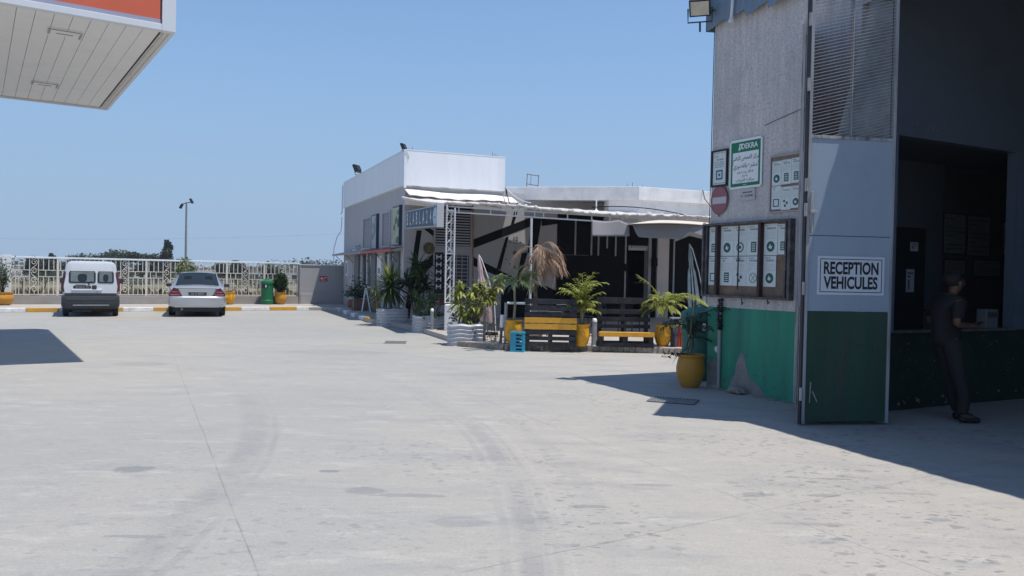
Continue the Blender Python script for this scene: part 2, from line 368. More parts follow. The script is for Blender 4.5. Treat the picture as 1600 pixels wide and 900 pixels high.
def field_mat():
    m = bpy.data.materials.new('dry_field'); m.use_nodes = True; X = NX(m); b = X.n['Principled BSDF']
    g = X.n.new('ShaderNodeTexCoord').outputs['Object']
    c = X.mix(X.mr(X.noise(g, 0.05, 6, 0.65), 0.4, 0.62, 0, 1), (0.26, 0.215, 0.14), (0.12, 0.125, 0.06))
    c = X.mix(X.mr(X.noise(g, 1.2, 6, 0.7), 0.4, 0.65, 0, 0.6), c, (0.17, 0.14, 0.09))
    X.l.new(c, b.inputs['Base Color']); b.inputs['Roughness'].default_value = 0.95
    return m

# ------------------------------------------------------------------ ground sheets
FP = Vector((-18.14, 28.98)); FD = Vector((.869, .495)).normalized(); FN = Vector((-FD.y, FD.x))   # the fence line
def fpt(t, o=0.0): q = FP + FD * t + FN * o; return (q.x, q.y)
mb = MB(); a0, a1 = fpt(-60), fpt(80)
mb.quad((a0[0], -60, 0), (a1[0], -60, 0), (a1[0], a1[1], 0), (a0[0], a0[1], 0))
tag(mb.build('yard_ground', concrete_yard()), kind='structure')
mb = MB(); prof = [(-.02, -.09), (1.2, -.12), (9, -.9), (22, -1.6), (4500, -1.6)]
for (o0, z0), (o1, z1) in zip(prof, prof[1:]):
    A, B, C_, D_ = fpt(-3000, o0), fpt(3000, o0), fpt(3000, o1), fpt(-3000, o1)
    mb.quad((*A, z0), (*B, z0), (*C_, z1), (*D_, z1))
A, B, C_, D_ = fpt(-3000, -3000), fpt(3000, -3000), fpt(3000, -.02), fpt(-3000, -.02); mb.quad((*A, -.09), (*B, -.09), (*C_, -.09), (*D_, -.09))
tag(mb.build('field_terrain', field_mat()), kind='structure')

pave_m = mat('pavement_concrete', (0.40, 0.365, 0.33), 0.85, 0.12, 3, 0.002, dirt=(0.28, 0.26, 0.24), dirt_amt=0.5)
edge = [fpt(-60, -3.0 + 0.0), (-16.61, 25.959), (-7.9, 31.13), (-7.35, 31.2), (-6.9, 30.9), (-6.49, 30.107), (-4.40, 24.524), (-3.95, 23.9), (-2.55, 21.45), (-1.32, 18.1), (-1.15, 17.27),
        (-.13, 16.65), (1.48, 16.78), (3.62, 16.52), (3.78, 16.66), (4.0, 17.5)]
edge[0] = (-16.61 - .8595 * 50, 25.959 - .5111 * 50)
poly = edge + [(8.5, 19.5), (14, 30), fpt(30), fpt(-55)]
mb = MB(); mb.prism(poly, 0.001, 0.118); tag(mb.build('pavement', pave_m), kind='structure')
# kerb: a real step of painted blocks in front of the pavement
kerb_white = mat('kerb_white', (0.80, 0.79, 0.77), 0.7, 0.1, 5, dirt=(0.35, 0.33, 0.3), dirt_amt=0.5, dirt_scale=4)
kerb_yellow = mat('kerb_yellow', (0.62, 0.33, 0.04), 0.7, 0.12, 5, dirt=(0.36, 0.28, 0.15), dirt_amt=0.5, dirt_scale=4)
kerb_grey = mat('kerb_grey', (0.33, 0.325, 0.32), 0.8, 0.12, 5)
mb = MB(); K0 = Vector((-16.61, 25.959)); KD = Vector((.8595, .5111)).normalized(); KN = Vector((-KD.y, KD.x))
def kerb_block(P, D, N, s0, s1, z=0.135, w=0.17, out=0.01):
    q = [P + D * (s0 + .006) + N * -out, P + D * (s1 - .006) + N * -out, P + D * (s1 - .006) + N * w, P + D * (s0 + .006) + N * w]
    mb.prism([(v.x, v.y) for v in q], 0.002, z)
bd = [-12.3 + 1.0 * i for i in range(13)] + [.71, 1.66, 2.63, 3.6, 4.58, 5.58, 6.58, 7.59, 8.63, 9.65, 10.30]
bd = sorted(set([b_ for b_ in bd]))
mi = 0
for i in range(len(bd) - 1, 0, -1):
    mb.m = mi; mi = 1 - mi
    kerb_block(K0, KD, KN, bd[i - 1], bd[i])
k0 = Vector((-6.489, 30.107)); kd = Vector((2.092, -5.583)).normalized(); kn = Vector((-kd.y, kd.x))
ks = [-.9, 0.02, 1.0, 1.85, 2.7, 3.5, 4.3, 5.05, 5.55]
for i in range(8):
    mb.m = 2 if i % 2 else 0
    kerb_block(k0, kd, kn, ks[i], ks[i + 1])
mb.m = 1; kerb_block(k0, kd, kn, 5.58, 5.95, 0.16)
tag(mb.build('kerb', [kerb_white, kerb_yellow, kerb_grey], bevel=0.012), kind='structure')
edge_m = mat('broken_concrete_edge', (0.34, 0.30, 0.26), 0.9, 0.3, 14, 0.01, dirt=(0.16, 0.14, 0.12), dirt_amt=0.7, dirt_scale=8)
mb = MB()
pts = [(-1.13, 17.29), (-.13, 16.64), (.7, 16.70), (1.48, 16.77), (2.6, 16.64), (3.62, 16.50)]
for i in range(len(pts) - 1):
    a, b_ = Vector(pts[i]), Vector(pts[i + 1]); n_ = 9
    for k in range(n_):
        p = a.lerp(b_, k / n_); q = a.lerp(b_, (k + .97) / n_); j = rnd.uniform(-.015, .02)
        d_ = (q - p).normalized(); nn = Vector((-d_.y, d_.x)); 
        if nn.y > 0: nn = -nn
        mb.prism([(p.x, p.y), (q.x, q.y), (q.x + nn.x * (.06 + j), q.y + nn.y * (.06 + j)), (p.x + nn.x * .06, p.y + nn.y * .06)], .002, .122 + rnd.uniform(-.012, .004))
tag(mb.build('terrace_step', edge_m, bevel=0.01), kind='structure')
# faded orange paint marks on the yard
mk = bpy.data.materials.new('faded_road_paint'); mk.use_nodes = True; X = NX(mk); b = X.n['Principled BSDF']
g = X.n.new('ShaderNodeTexCoord').outputs['Object']
X.l.new(X.mix(X.mr(X.noise(g, 3, 5, .7), .35, .65, 0, 1), (0.48, 0.30, 0.14), (0.40, 0.36, 0.32)), b.inputs['Base Color']); b.inputs['Roughness'].default_value = .8
mb = MB()
for (cx, cy, hw, hh) in ((-11.5, 25.35, .95, .13), (-11.3, 24.5, .8, .10), (-11.4, 23.4, .85, .09)):
    mb.prism([(cx - hw, cy - .58 * hw - hh), (cx + hw, cy + .58 * hw - hh), (cx + hw, cy + .58 * hw + hh), (cx - hw, cy - .58 * hw + hh)], .001, .004)
tag(mb.build('road_markings', mk), kind='structure')

# ------------------------------------------------------------------ fuel station canopy (upper left)
canopy_white = mat('canopy_white', (0.66, 0.68, 0.70), 0.35, 0.03, 2)
canopy_orange = mat('canopy_orange', (0.62, 0.13, 0.065), 0.4, 0.05, 2)
canopy_lilac = mat('canopy_lilac_band', (0.34, 0.35, 0.45), 0.4, 0.04, 2)
soffit_m = mat('soffit_plank', (0.80, 0.79, 0.77), 0.45, 0.05, 1.5, dirt=(0.55, 0.54, 0.5), dirt_amt=0.4)
T = thing('fuel_station_canopy', 'flat filling station canopy with orange fascia and white plank soffit', 'canopy', (-5.36, 12.62, 0), R(33.9))
zb = 5.26; LX = -15.0; DY = 7.70
mb = MB(); mb.box(LX, -.22, -.0, .05, zb + .17, zb + 1.15); mb.build('orange_panel', canopy_orange, T)
mb = MB(); mb.box(LX, -.22, -.012, .04, zb + .105, zb + .168); mb.build('lilac_band', canopy_lilac, T)
mb = MB()
mb.box(LX, -.20, -.03, .10, zb, zb + .10); mb.box(-.20, .0, -.034, .10, zb - .002, zb + 1.2)
mb.box(-.06, .002, .102, DY, zb, zb + 1.2); mb.box(LX, -.002, DY - .06, DY + .002, zb + .003, zb + 1.2); mb.box(LX, -.03, -.02, .10, zb + 1.152, zb + 1.22)
mb.box(LX - .05, LX - .002, 0, DY, zb, zb + 1.2)
mb.build('fascia', canopy_white, T, bevel=0.006)
mb = MB(); mb.box(LX, -.062, .102, DY - .062, zb + 1.0, zb + 1.1); mb.build('roof_deck', canopy_white, T)
mb = MB(); x = -.19; i = 0
while x > LX + .3:
    mb.box(x - .238, x - .004, .20, DY - .16, zb + .035, zb + .06); x -= .24
mb.build('soffit', soffit_m, T, bevel=0.004)
mb = MB(); mb.box(LX, -.18, .19, DY - .15, zb + .075, zb + .085); mb.build('soffit_backing', dark_metal, T)
mb = MB()
mb.box(-.14, -.06, .102, DY - .06, zb + .02, zb + .06); mb.box(LX, -.142, .102, .17, zb + .021, zb + .06); mb.box(LX, -.142, DY - .14, DY - .062, zb + .019, zb + .06)
mb.box(-.175, -.158, .15, DY - .2, zb + .0, zb + .035)
mb.build('rim', mat('rim_beige', (0.62, 0.58, 0.54), .5, .05, 3), T, bevel=0.004)
fixture_frame = mat('fixture_frame', (0.30, 0.29, 0.28), 0.5, 0.1, 3)
k = 0
for x in (-1.42, -5.6, -9.8):
    for y in (1.2, 5.6):
        f = MB(); f.box(x - .23, x + .23, y - .20, y + .20, zb + .012, zb + .034)
        fo = f.build('light_fixture', soffit_m, T, bevel=0.005)
        g_ = MB()
        g_.box(x - .235, x - .205, y - .2, y + .1, zb + .004, zb + .013); g_.box(x + .205, x + .235, y - .1, y + .2, zb + .004, zb + .013)
        g_.box(x - .235, x + .235, y + .17, y + .2, zb + .003, zb + .012) if k % 2 else g_.box(x - .235, x + .235, y - .2, y - .17, zb + .003, zb + .012)
        g_.box(x - .12, x + .12, y + .02, y + .045, zb + .003, zb + .012)
        g_.build('fixture_trim', fixture_frame, fo)
for x in (-7.5, -13):
    mb = MB(); mb.box(x - .2, x + .2, 3.7, 4.1, 0, zb + .03); mb.build('column', canopy_white, T, bevel=.02)

# ------------------------------------------------------------------ inspection garage (right)
GZ = -math.atan2(.88575, .46416)
G0 = Vector((2.892, 11.747, 0)); GD = Vector((.46416, -.88575, 0)); GI = Vector((.88575, .46416, 0))
def gw(x, y, z=0): v = G0 + GD * x + GI * y; return (v.x, v.y, z)
gar_wall = bpy.data.materials.new('weathered_render'); gar_wall.use_nodes = True
X = NX(gar_wall); b = X.n['Principled BSDF']; g = X.n.new('ShaderNodeTexCoord').outputs['Object']
mp = X.n.new('ShaderNodeMapping'); mp.inputs['Scale'].default_value = (1, 1, .07); X.l.new(g, mp.inputs[0])
c = X.mix(X.mr(X.noise(mp.outputs[0], 9, 8, .7), .35, .68, 0, 1), (0.66, 0.625, 0.62), (0.47, 0.44, 0.44))
c = X.mix(X.mr(X.noise(g, .9, 6, .6), .42, .62, 0, .55), c, (0.50, 0.49, 0.50))
c = X.mix(X.mr(X.noise(mp.outputs[0], 26, 6, .7), .56, .72, 0, .55), c, (0.24, 0.225, 0.22))
c = X.mix(X.mr(X.noise(g, 14, 6, .7), .60, .72, 0, .55), c, (0.24, 0.225, 0.215))
c = X.mix(X.mr(X.noise(g, 30, 6, .8), .47, .60, 0, .55), c, (0.27, 0.26, 0.26))
c = X.mix(X.mr(X.noise(g, 3.2, 6, .7), .50, .66, 0, .45), c, (0.36, 0.345, 0.34))
c = X.mix(X.mr(X.noise(mp.outputs[0], 48, 5, .7), .60, .72, 0, .6), c, (0.72, 0.70, 0.69))
X.l.new(c, b.inputs['Base Color']); b.inputs['Roughness'].default_value = .9
bp = X.n.new('ShaderNodeBump'); bp.inputs['Distance'].default_value = .006; X.l.new(X.noise(g, 22, 7, .7), bp.inputs['Height']); X.l.new(bp.outputs[0], b.inputs['Normal'])
dado_green = mat('green_dado', (0.035, 0.27, 0.17), 0.7, 0.16, 3.5, 0.003, dirt=(0.04, 0.15, 0.12), dirt_amt=0.75, dirt_scale=2.5, streak=True)
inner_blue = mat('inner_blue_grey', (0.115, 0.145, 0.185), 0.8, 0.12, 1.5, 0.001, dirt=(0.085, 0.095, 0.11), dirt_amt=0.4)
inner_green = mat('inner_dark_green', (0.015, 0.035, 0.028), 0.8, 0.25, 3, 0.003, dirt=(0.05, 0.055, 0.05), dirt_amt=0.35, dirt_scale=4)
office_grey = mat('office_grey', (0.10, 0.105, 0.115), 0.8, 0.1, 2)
bare_cement = mat('bare_cement', (0.26, 0.245, 0.235), 0.95, 0.2, 6, 0.006)
T = thing('inspection_garage', 'tall grey workshop building with green painted base and open bay', 'building', (G0.x, G0.y, 0), GZ)
HW = 5.5
mb = MB()
mb.box(0, 2.535, 0, .2, 0, HW)                       # outer wall left of the bay
mb.box(0, .2, .2, 8, 0, HW)                            # far end
mb.box(10.2, 14, 0, .2, 0, HW); mb.box(13.8, 14, .2, 8, 0, HW); mb.box(.2, 13.8, 8, 8.2, 0, HW)
mb.box(2.535, 10.2, 0, .2, 4.86, HW)
mb.build('outer_wall', gar_wall, T)
mb = MB(); mb.prism([(0.0, .0), (1.715, .0), (1.715, 1.176), (0.0, 1.172)], -.004, -.001, 'y')
mb.box(10.2, 14, -.004, -.001, 0, 1.17)
mb.build_each('green_dado', dado_green, T)
mb = MB(); rr = random.Random(15)
for i in range(70):
    x = rr.uniform(.3, 1.6); z = abs(rr.gauss(0, .16)) + .01; q_ = rr.uniform(.005, .018)
    mb.prism([(x + 1.4 * q_ * math.cos(a) * rr.uniform(.5, 1.3), z + q_ * math.sin(a) * rr.uniform(.5, 1.5)) for a in [k * math.pi / 3 for k in range(6)]], -.0055, -.0042, 'y')
tag(mb.build('mud_splash', mat('mud_splash', (.09, .16, .13), .9, .2, 9), T), kind='stuff')
mb = MB(); mb.prism([(.50, 0), (.50, .14), (.58, .24), (.60, .38), (.655, .50), (.70, .56), (.745, .53), (.80, .38), (.85, .26), (.93, .20), (1.0, .16), (1.09, .09), (1.17, 0)], -.007, -.004, 'y')
mb.prism([(.015, 0), (.2, 0), (.2, .37), (.16, .42), (.11, .36), (.06, .41), (.015, .38)], -.007, -.004, 'y')
mb.build_each('bare_plaster_patch', bare_cement, T)
mb = MB()
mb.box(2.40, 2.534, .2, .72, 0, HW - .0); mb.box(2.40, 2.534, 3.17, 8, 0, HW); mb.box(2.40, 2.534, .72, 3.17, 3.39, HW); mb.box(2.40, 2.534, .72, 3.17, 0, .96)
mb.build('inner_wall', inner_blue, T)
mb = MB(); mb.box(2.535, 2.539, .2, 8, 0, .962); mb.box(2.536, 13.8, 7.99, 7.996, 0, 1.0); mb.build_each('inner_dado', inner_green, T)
mb = MB(); mb.box(2.36, 2.60, .722, 3.168, .962, .985); mb.build('sill', mat('chipped_sill', (.16, .16, .15), .8, .4, 14), T, bevel=.005)
mb = MB()                                               # pale frame strips round the opening
mb.box(2.537, 2.542, .2, .70, .966, 3.42); mb.box(2.537, 2.542, 3.19, 3.6, .966, 3.4)
mb.build_each('opening_trim', mat('trim_blue', (0.12, 0.165, 0.23), .7, .1, 3), T)
mb = MB(); rr = random.Random(3)
for i in range(26):
    y = .95 + rr.random() ** 1.3 * .75; z = 3.53 + rr.uniform(-.035, .05) + (.02 if y < 1.2 else 0); r_ = rr.uniform(.006, .02)
    mb.prism([(y + r_ * math.cos(a) * rr.uniform(.5, 1.2), z + r_ * math.sin(a) * rr.uniform(.6, 1.7)) for a in [k * math.pi / 3 for k in range(6)]], 2.535, 2.538, 'x')
for i in range(80):
    y = rr.uniform(.8, 5.0); z = rr.choice([rr.uniform(.02, .14), rr.uniform(.3, .9)]); r_ = rr.uniform(.004, .017) * (1.5 if z < .15 else .7)
    mb.prism([(y + 1.8 * r_ * math.cos(a) * rr.uniform(.4, 1.2), z + r_ * math.sin(a) * rr.uniform(.5, 1.3)) for a in [k * math.pi / 3 for k in range(6)]], 2.5392, 2.542, 'x')
tag(mb.build('chipped_paint', mat('chipped_plaster', (.17, .18, .19), .9, .2, 9), T), kind='stuff')
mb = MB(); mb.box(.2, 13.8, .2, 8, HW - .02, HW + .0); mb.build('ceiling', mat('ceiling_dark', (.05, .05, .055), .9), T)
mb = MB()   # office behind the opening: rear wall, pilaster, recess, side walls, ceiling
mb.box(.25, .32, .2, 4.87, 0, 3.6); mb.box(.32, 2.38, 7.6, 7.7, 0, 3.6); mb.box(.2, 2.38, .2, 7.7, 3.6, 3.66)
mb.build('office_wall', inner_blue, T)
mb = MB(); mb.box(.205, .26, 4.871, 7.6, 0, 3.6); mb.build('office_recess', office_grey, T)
mb = MB(); mb.box(.321, .36, 3.55, 4.38, 0, 2.49); mb.build('office_door', mat('office_door_dark', (.02, .026, .034), .6, .2, 3), T)
mb = MB()
mb.box(.262, .285, 4.9, 7.55, 1.13, 1.64); mb.build('office_shelf_front', mat('shelf_grey', (.1, .11, .13), .7, .1, 3), T)
# roof, with its edge running slightly skew to the wall
def over(x):
    K = [(-.13, .02), (3.4, .125), (4.2, .22), (7, .50), (14.3, 1.05)]
    for (a, oa), (b_, ob) in zip(K, K[1:]):
        if x <= b_: return oa + (ob - oa) * (x - a) / (b_ - a)
    return 1.05
mb = MB(); mb.prism([(x_, -over(x_)) for x_ in (-.1, 3.4, 4.2, 7, 14.2)] + [(14.2, 8.3), (-.1, 8.3)], HW + .001, 5.74)
mb.build('roof', mat('roof_grey', (.2, .21, .22), .8), T)
def fascia_sheet(y_of_x, x0, x1, name, flip=False):
    m_ = MB(); n = int((x1 - x0) / .02); rr = random.Random(11)
    bot = 5.235; bots = []
    for i in range(n + 1):
        if i % 21 == 0: bot = 5.205 + rr.uniform(-.03, .03); sl_ = rr.uniform(.002, .0055)
        bots.append(bot + sl_ * (i % 21) + .006 * abs(math.sin(i * .9)))
    def P(u, v):
        i = min(n, int(round(u * n))); x = x0 + (x1 - x0) * u
        return (x, y_of_x(x) - .018 * abs(math.sin(x * 11)) - .018 * (int(i / 21) % 2) - .006 * math.sin(v * 3 + x), bots[i] + (5.79 - bots[i]) * v)
    m_.sheet(P, n, 6)
    o = m_.build(name, steel_blue, T); s_ = o.modifiers.new('thickness', 'SOLIDIFY'); s_.thickness = .004
fascia_sheet(lambda x: -.022 - over(x), -.13, 14.2, 'roof_fascia')
m_ = MB(); m_.sheet(lambda u, v: (-.12 - .015 * abs(math.sin(u * 80)), -.07 + u * 8.3, 5.2 + .03 * math.sin(u * 40) * (1 - v) + .66 * v), 260, 3)
o = m_.build('roof_fascia', steel_blue, T); o.modifiers.new('thickness', 'SOLIDIFY').thickness = .004
mb = MB(); mb.tube([(.55, -.15, 5.9), (.5, -.14, 5.5), (.47, -.13, 5.23)], .022); mb.lathe([(.03, 0), (.045, .02), (.03, .06)], (.47, -.13, 5.17), 8)
mb.build('drain_spout', pipe_white, T)
mb = MB(); mb.tube([(.02, -.03, 5.2), (.01, -.028, 3.6), (.012, -.03, 2.9), (.0, -.03, 1.3)], .006, 5); mb.tube([(1.03, -.01, 3.66), (1.35, -.012, 3.72), (1.71, -.012, 3.78)], .004, 4)
mb.build_each('wall_cable', dark_metal, T)
# jamb angle irons with rust at the wall end
rust_white = mat('flaking_white_steel', (0.36, 0.36, 0.37), 0.6, 0.2, 8, dirt=(0.09, 0.06, 0.05), dirt_amt=1.0, dirt_scale=14, streak=True)
mb = MB(); mb.box(1.665, 1.705, -.03, -.005, .0, 4.85); mb.box(1.716, 1.75, -.06, -.03, 0, 4.85)
mb.build('door_jamb', rust_white, T, bevel=.003)

# bifold door: leaf one stands edge-on, leaf two faces the camera
door_blue = mat('door_blue_grey', (0.30, 0.37, 0.46), 0.55, 0.05, 2, 0.001, metal=0.0, dirt=(0.23, 0.28, 0.34), dirt_amt=0.5, dirt_scale=2)
door_green = mat('door_dark_green', (0.020, 0.062, 0.040), 0.55, 0.25, 2.5, 0.002, dirt=(0.045, 0.06, 0.05), dirt_amt=0.7, dirt_scale=3.5, streak=True)
mesh_m = mat('expanded_metal', (0.34, 0.35, 0.37), 0.5, 0.12, 6, dirt=(0.32, 0.22, 0.17), dirt_amt=0.8, dirt_scale=2.5)
D1 = thing('folding_garage_door', 'blue and green folding steel door leaf with mesh top beside the bay', 'door', (3.175, 8.709, 0), math.atan2(.140, .990))
def expanded(mb, x0, x1, z0, z1, y, step=.036, th=.010):
    z = z0 - .0
    while z < z1 + .25 * (x1 - x0):
        a = (x0, z); b_ = (x1, z + (x1 - x0) * .26)
        if b_[1] > z1:
            if a[1] >= z1: break
            b_ = (x0 + (z1 - a[1]) / .26, z1)
        mb.beam((a[0], y, a[1]), (b_[0], y, b_[1]), th, .006); z += step
    z = z0 - (x1 - x0) * .26
    while z < z0:
        xs = x0 + (z0 - z) / .26; mb.beam((xs, y, z0), (x1, y, z + (x1 - x0) * .26), th, .006) if x1 - xs > .03 else None; z += step
    for x in (x0 + (x1 - x0) * .49,): mb.beam((x, y - .002, z0), (x, y - .002, z1), .008, .004)
mb = MB(); mb.box(.03, 1.0, -.012, .012, 1.255, 3.13); mb.build('upper_panel', door_blue, D1)
mb = MB(); mb.box(.03, 1.0, -.012, .012, .045, 1.25); mb.build('lower_panel', door_green, D1)
mb = MB(); mb.box(-.0, .035, -.03, .03, .03, 4.72); mb.box(.99, 1.02, -.03, .03, .03, 4.72); mb.box(.035, .99, -.025, .025, 4.68, 4.72)
mb.box(.49, .52, .013, .045, .05, 4.68); mb.box(.035, .99, .013, .04, .05, .09)
mb.m = 1; mb.box(.035, .99, -.02, .02, 3.131, 3.165)
mb.build('frame', [mat('frame_grey', (.33, .35, .38), .5, .1, 5, dirt=(.12, .08, .06), dirt_amt=.6, dirt_scale=8, streak=True), rust_white], D1, bevel=.003)
mb = MB(); expanded(mb, .036, .99, 3.17, 4.68, -.004)
mb.build('mesh_screen', mesh_m, D1)
mb = MB(); mb.prism([(.36, 3.17), (.98, 3.17), (.98, 4.68), (.72, 4.68)], .03, .034, 'y')  # added sheet cut along the sun's edge, stands in for the shaded mesh
mb.build('mesh_shade_backing', mat('mesh_shade_backing', (0.25, 0.285, 0.32), .8, .3, 2.5, dirt=(.13, .12, .11), dirt_amt=.6, dirt_scale=2), D1)
mb = MB(); mb.box(.034, .99, -.0135, -.0122, 2.075, 2.082)
for i in range(14): mb.box(.085, .091, -.0135, -.0122, 1.9 + i * .03, 1.908 + i * .03)
for i in range(22):
    rr2 = random.Random(i); x, z, l_ = rr2.uniform(.1, .95), rr2.uniform(.3, 1.0), rr2.uniform(.02, .09)
    mb.prism([(x, z), (x + .004, z), (x + .006 + l_ * .1, z + l_), (x + l_ * .1, z + l_)], -.0135, -.0122, 'y')
mb.build('seam', ink, D1)
mb = MB()
for z in (.35, 1.5, 2.35, 2.62, 3.7, 4.4):
    mb.tube([(-.02, -.035, z - .07), (-.02, -.035, z + .07)], .018, 8)
mb.beam((.05, -.04, 2.1), (.05, -.04, 2.55), .03, .02); mb.beam((.02, -.05, 2.33), (.1, -.05, 2.33), .05, .03); mb.beam((.09, -.02, .25), (.1, -.02, .48), .01); mb.beam((.12, -.02, .38), (.18, -.02, .26), .01)
mb.build_each('hinge', rust_white, D1, bevel=.003)
mb = MB(); mb.box(-.022, -.002, -.028, .03, .02, 4.72); mb.build('gap_shade_strip', ink, D1)  # black strip paints the shade in the gap at the fold
# leaf one runs from the jamb to the fold
v1 = Vector((3.175 - 3.688, 8.709 - 10.228)); L1 = v1.length
D2 = thing('folding_garage_door', 'rust streaked steel door leaf folded edge-on against the jamb', 'door', (3.688 + .0, 10.228, 0), math.atan2(v1.y, v1.x))
mb = MB(); mb.box(.03, L1 - .05, -.012, .012, 1.255, 3.13); mb.build('upper_panel', door_blue, D2)
mb = MB(); mb.box(.03, L1 - .05, -.012, .012, .045, 1.25); mb.build('lower_panel', door_green, D2)
mb = MB(); mb.box(0, .04, -.03, .03, .03, 4.72); mb.box(L1 - .05, L1 - .012, -.035, .035, .02, 4.72); mb.box(.04, L1 - .05, -.02, .02, 4.68, 4.72); mb.box(.04, L1 - .05, -.018, .018, 3.131, 3.165)
mb.build('frame', rust_white, D2, bevel=.003)
mb = MB(); mb.box(.04, L1 - .05, -.005, .005, 3.17, 4.68); mb.build('top_panel', mat('top_panel_shade', (.05, .05, .055), .8, .4, 3, dirt=(.14, .08, .05), dirt_amt=.7, dirt_scale=3), D2)  # solid sheet to close the leaf's shadow; its dark colour stands in for shade

def signbase(name, x, z, wd, ht, label, cat, th=.02, y=-.006, group=None, parent_frame='G'):
    """thing whose origin is the lower left corner of a flat sign on the garage's outer wall"""
    p = gw(x, y, z); return thing(name, label, cat, p, GZ, group)
# RECEPTION VEHICULES board on the door
S = thing('reception_sign', 'white board reading RECEPTION VEHICULES in black capitals on the door', 'sign', (3.175 + .990 * .145 + .14 * .014 * 1, 8.709 + .14 * .145 - .99 * .014, 1.435), math.atan2(.140, .990))
mb = MB(); mb.box(0, .785, -.006, 0, 0, .422); mb.build('board', mat('board_pale', (.58, .63, .70), .5, .04, 5), S)
mb = MB(); a_, b_ = .028, .036
mb.box(a_, .785 - a_, -.008, -.0062, a_, b_); mb.box(a_, .785 - a_, -.008, -.0062, .422 - b_, .422 - a_); mb.box(a_, b_, -.008, -.0062, b_, .422 - b_); mb.box(.785 - b_, .785 - a_, -.008, -.0062, b_, .422 - b_)
mb.text('RECEPTION', .3925, -.008, .286, .182, sx=.68, off=.034, spacing=1.0); mb.text('VEHICULES', .3925, -.0081, .126, .182, sx=.70, off=.034)
mb.build('lettering', ink, S)

def fake_lines(mb, x0, x1, z0, z1, n, y, seed, fill=.5):
    rr = random.Random(seed); dz = (z1 - z0) / n
    for i in range(n):
        z = z1 - (i + .5) * dz; x = x0
        while x < x1 - .004:
            l_ = min(rr.uniform(.012, .035), x1 - x); mb.box(x, x + l_, y - .0006, y, z - dz * fill / 2, z + dz * fill / 2); x += l_ + rr.uniform(.004, .009)
            if rr.random() < .05: break
# framed notice far left
S = signbase('framed_notice', .02, 2.91, .33, .53, 'small black framed notice with blue square, left of the green sign', 'notice')
mb = MB(); mb.box(0, .33, -.03, 0, 0, .025); mb.box(0, .33, -.03, 0, .505, .53); mb.box(0, .025, -.03, 0, .025, .505); mb.box(.305, .33, -.03, 0, .025, .505); mb.build('frame', ink, S, bevel=.003)
mb = MB(); mb.box(.025, .305, -.012, -.002, .025, .505); mb.build('paper', paper_m, S)
mb = MB(); 
for i in range(5): mb.disc(.06 + i * .05, .485, .012, -.0135, -.0122, 5)
fake_lines(mb, .05, .14, .42, .45, 1, -.0122, 1); fake_lines(mb, .1, .24, .375, .405, 1, -.0122, 2, .8); fake_lines(mb, .06, .26, .27, .365, 4, -.0122, 3); fake_lines(mb, .04, .29, .04, .06, 1, -.0122, 4)
mb.build('printed_text', ink_grey, S)
mb = MB(); mb.box(.09, .23, -.0135, -.0122, .1, .125); mb.box(.09, .23, -.0135, -.0122, .215, .24); mb.box(.09, .115, -.0135, -.0122, .125, .215); mb.box(.205, .23, -.0135, -.0122, .125, .215); mb.box(.14, .18, -.0135, -.0122, .15, .19)
mb.build('blue_square', mat('notice_blue', (.03, .16, .24), .6), S)
# large green and white sign
S = signbase('garage_name_sign', .395, 2.845, .62, .68, 'green and white company sign with Arabic lettering on the grey wall', 'sign')
Wd, Hd = .62, .685
mb = MB(); mb.box(0, Wd, -.02, -.004, 0, Hd); mb.build('board', sign_white, S, bevel=.002)
mb = MB(); q0, q1 = .03, .062
mb.box(q0, Wd - q0, -.0225, -.0203, Hd - .18, Hd - q0 - .005); mb.box(q0, Wd - q0, -.0225, -.0203, q0, q0 + .045); mb.box(q0, q1, -.0225, -.0203, q0 + .045, Hd - .18); mb.box(Wd - q1, Wd - q0, -.0225, -.0203, q0 + .045, Hd - .18)
mb.build_each('green_border', sign_green, S)
mb = MB(); mb.text('DEKRA', .385, -.0232, Hd - .107, .105, sx=.92, off=.022)
mb.prism([(.175, Hd - .155), (.195, Hd - .06), (.225, Hd - .062), (.252, Hd - .09), (.232, Hd - .122), (.19, Hd - .16)], -.0236, -.0226, 'y')
mb.text('مركز' and 'www', .31, -.0232, q0 + .022, .03)
mb.build('white_lettering', sign_white, S)
mb = MB(); mb.prism([(.20, Hd - .135), (.208, Hd - .08), (.228, Hd - .09), (.218, Hd - .115)], -.0242, -.0237, 'y'); mb.build('emblem_cutout', sign_green, S)
mb = MB()
mb.text(arabic('مركز الفحص التقني'), .31, -.021, .425, .085, sx=.82, off=.008); mb.text('"' + arabic('مشرع بلقصيري') + '"', .31, -.021, .315, .088, sx=.86, off=.008)
mb.text(arabic('رخصة رقم') + ' 2014', .31, -.021, .225, .048, sx=1.0, off=.008); mb.text(arabic('بتاريخ'), .31, -.021, .178, .04, sx=1.1, off=.006)
mb.text(arabic('مراقبة العربات'), .31, -.021, .115, .055, sx=1.15, off=.008)
mb.build('black_lettering', ink, S)
mb = MB()
for x in (.012, Wd - .012):
    for z in (.012, Hd - .012): mb.disc(x, z, .007, -.024, -.02, 8)
mb.build_each('screw', ink, S)
S = signbase('address_plate', .61, 2.675, .28, .165, 'little white plate hung below the green sign', 'sign')
mb = MB(); mb.box(0, .28, -.012, 0, 0, .165); mb.build('plate', mat('plate_grey', (.45, .45, .47), .6, .05, 5), S)
mb = MB(); fake_lines(mb, .05, .23, .1, .12, 1, -.0122, 5, .8); mb.text('N° 120/BPMG', .14, -.0125, .06, .042, off=.008); mb.build('lettering', ink, S)
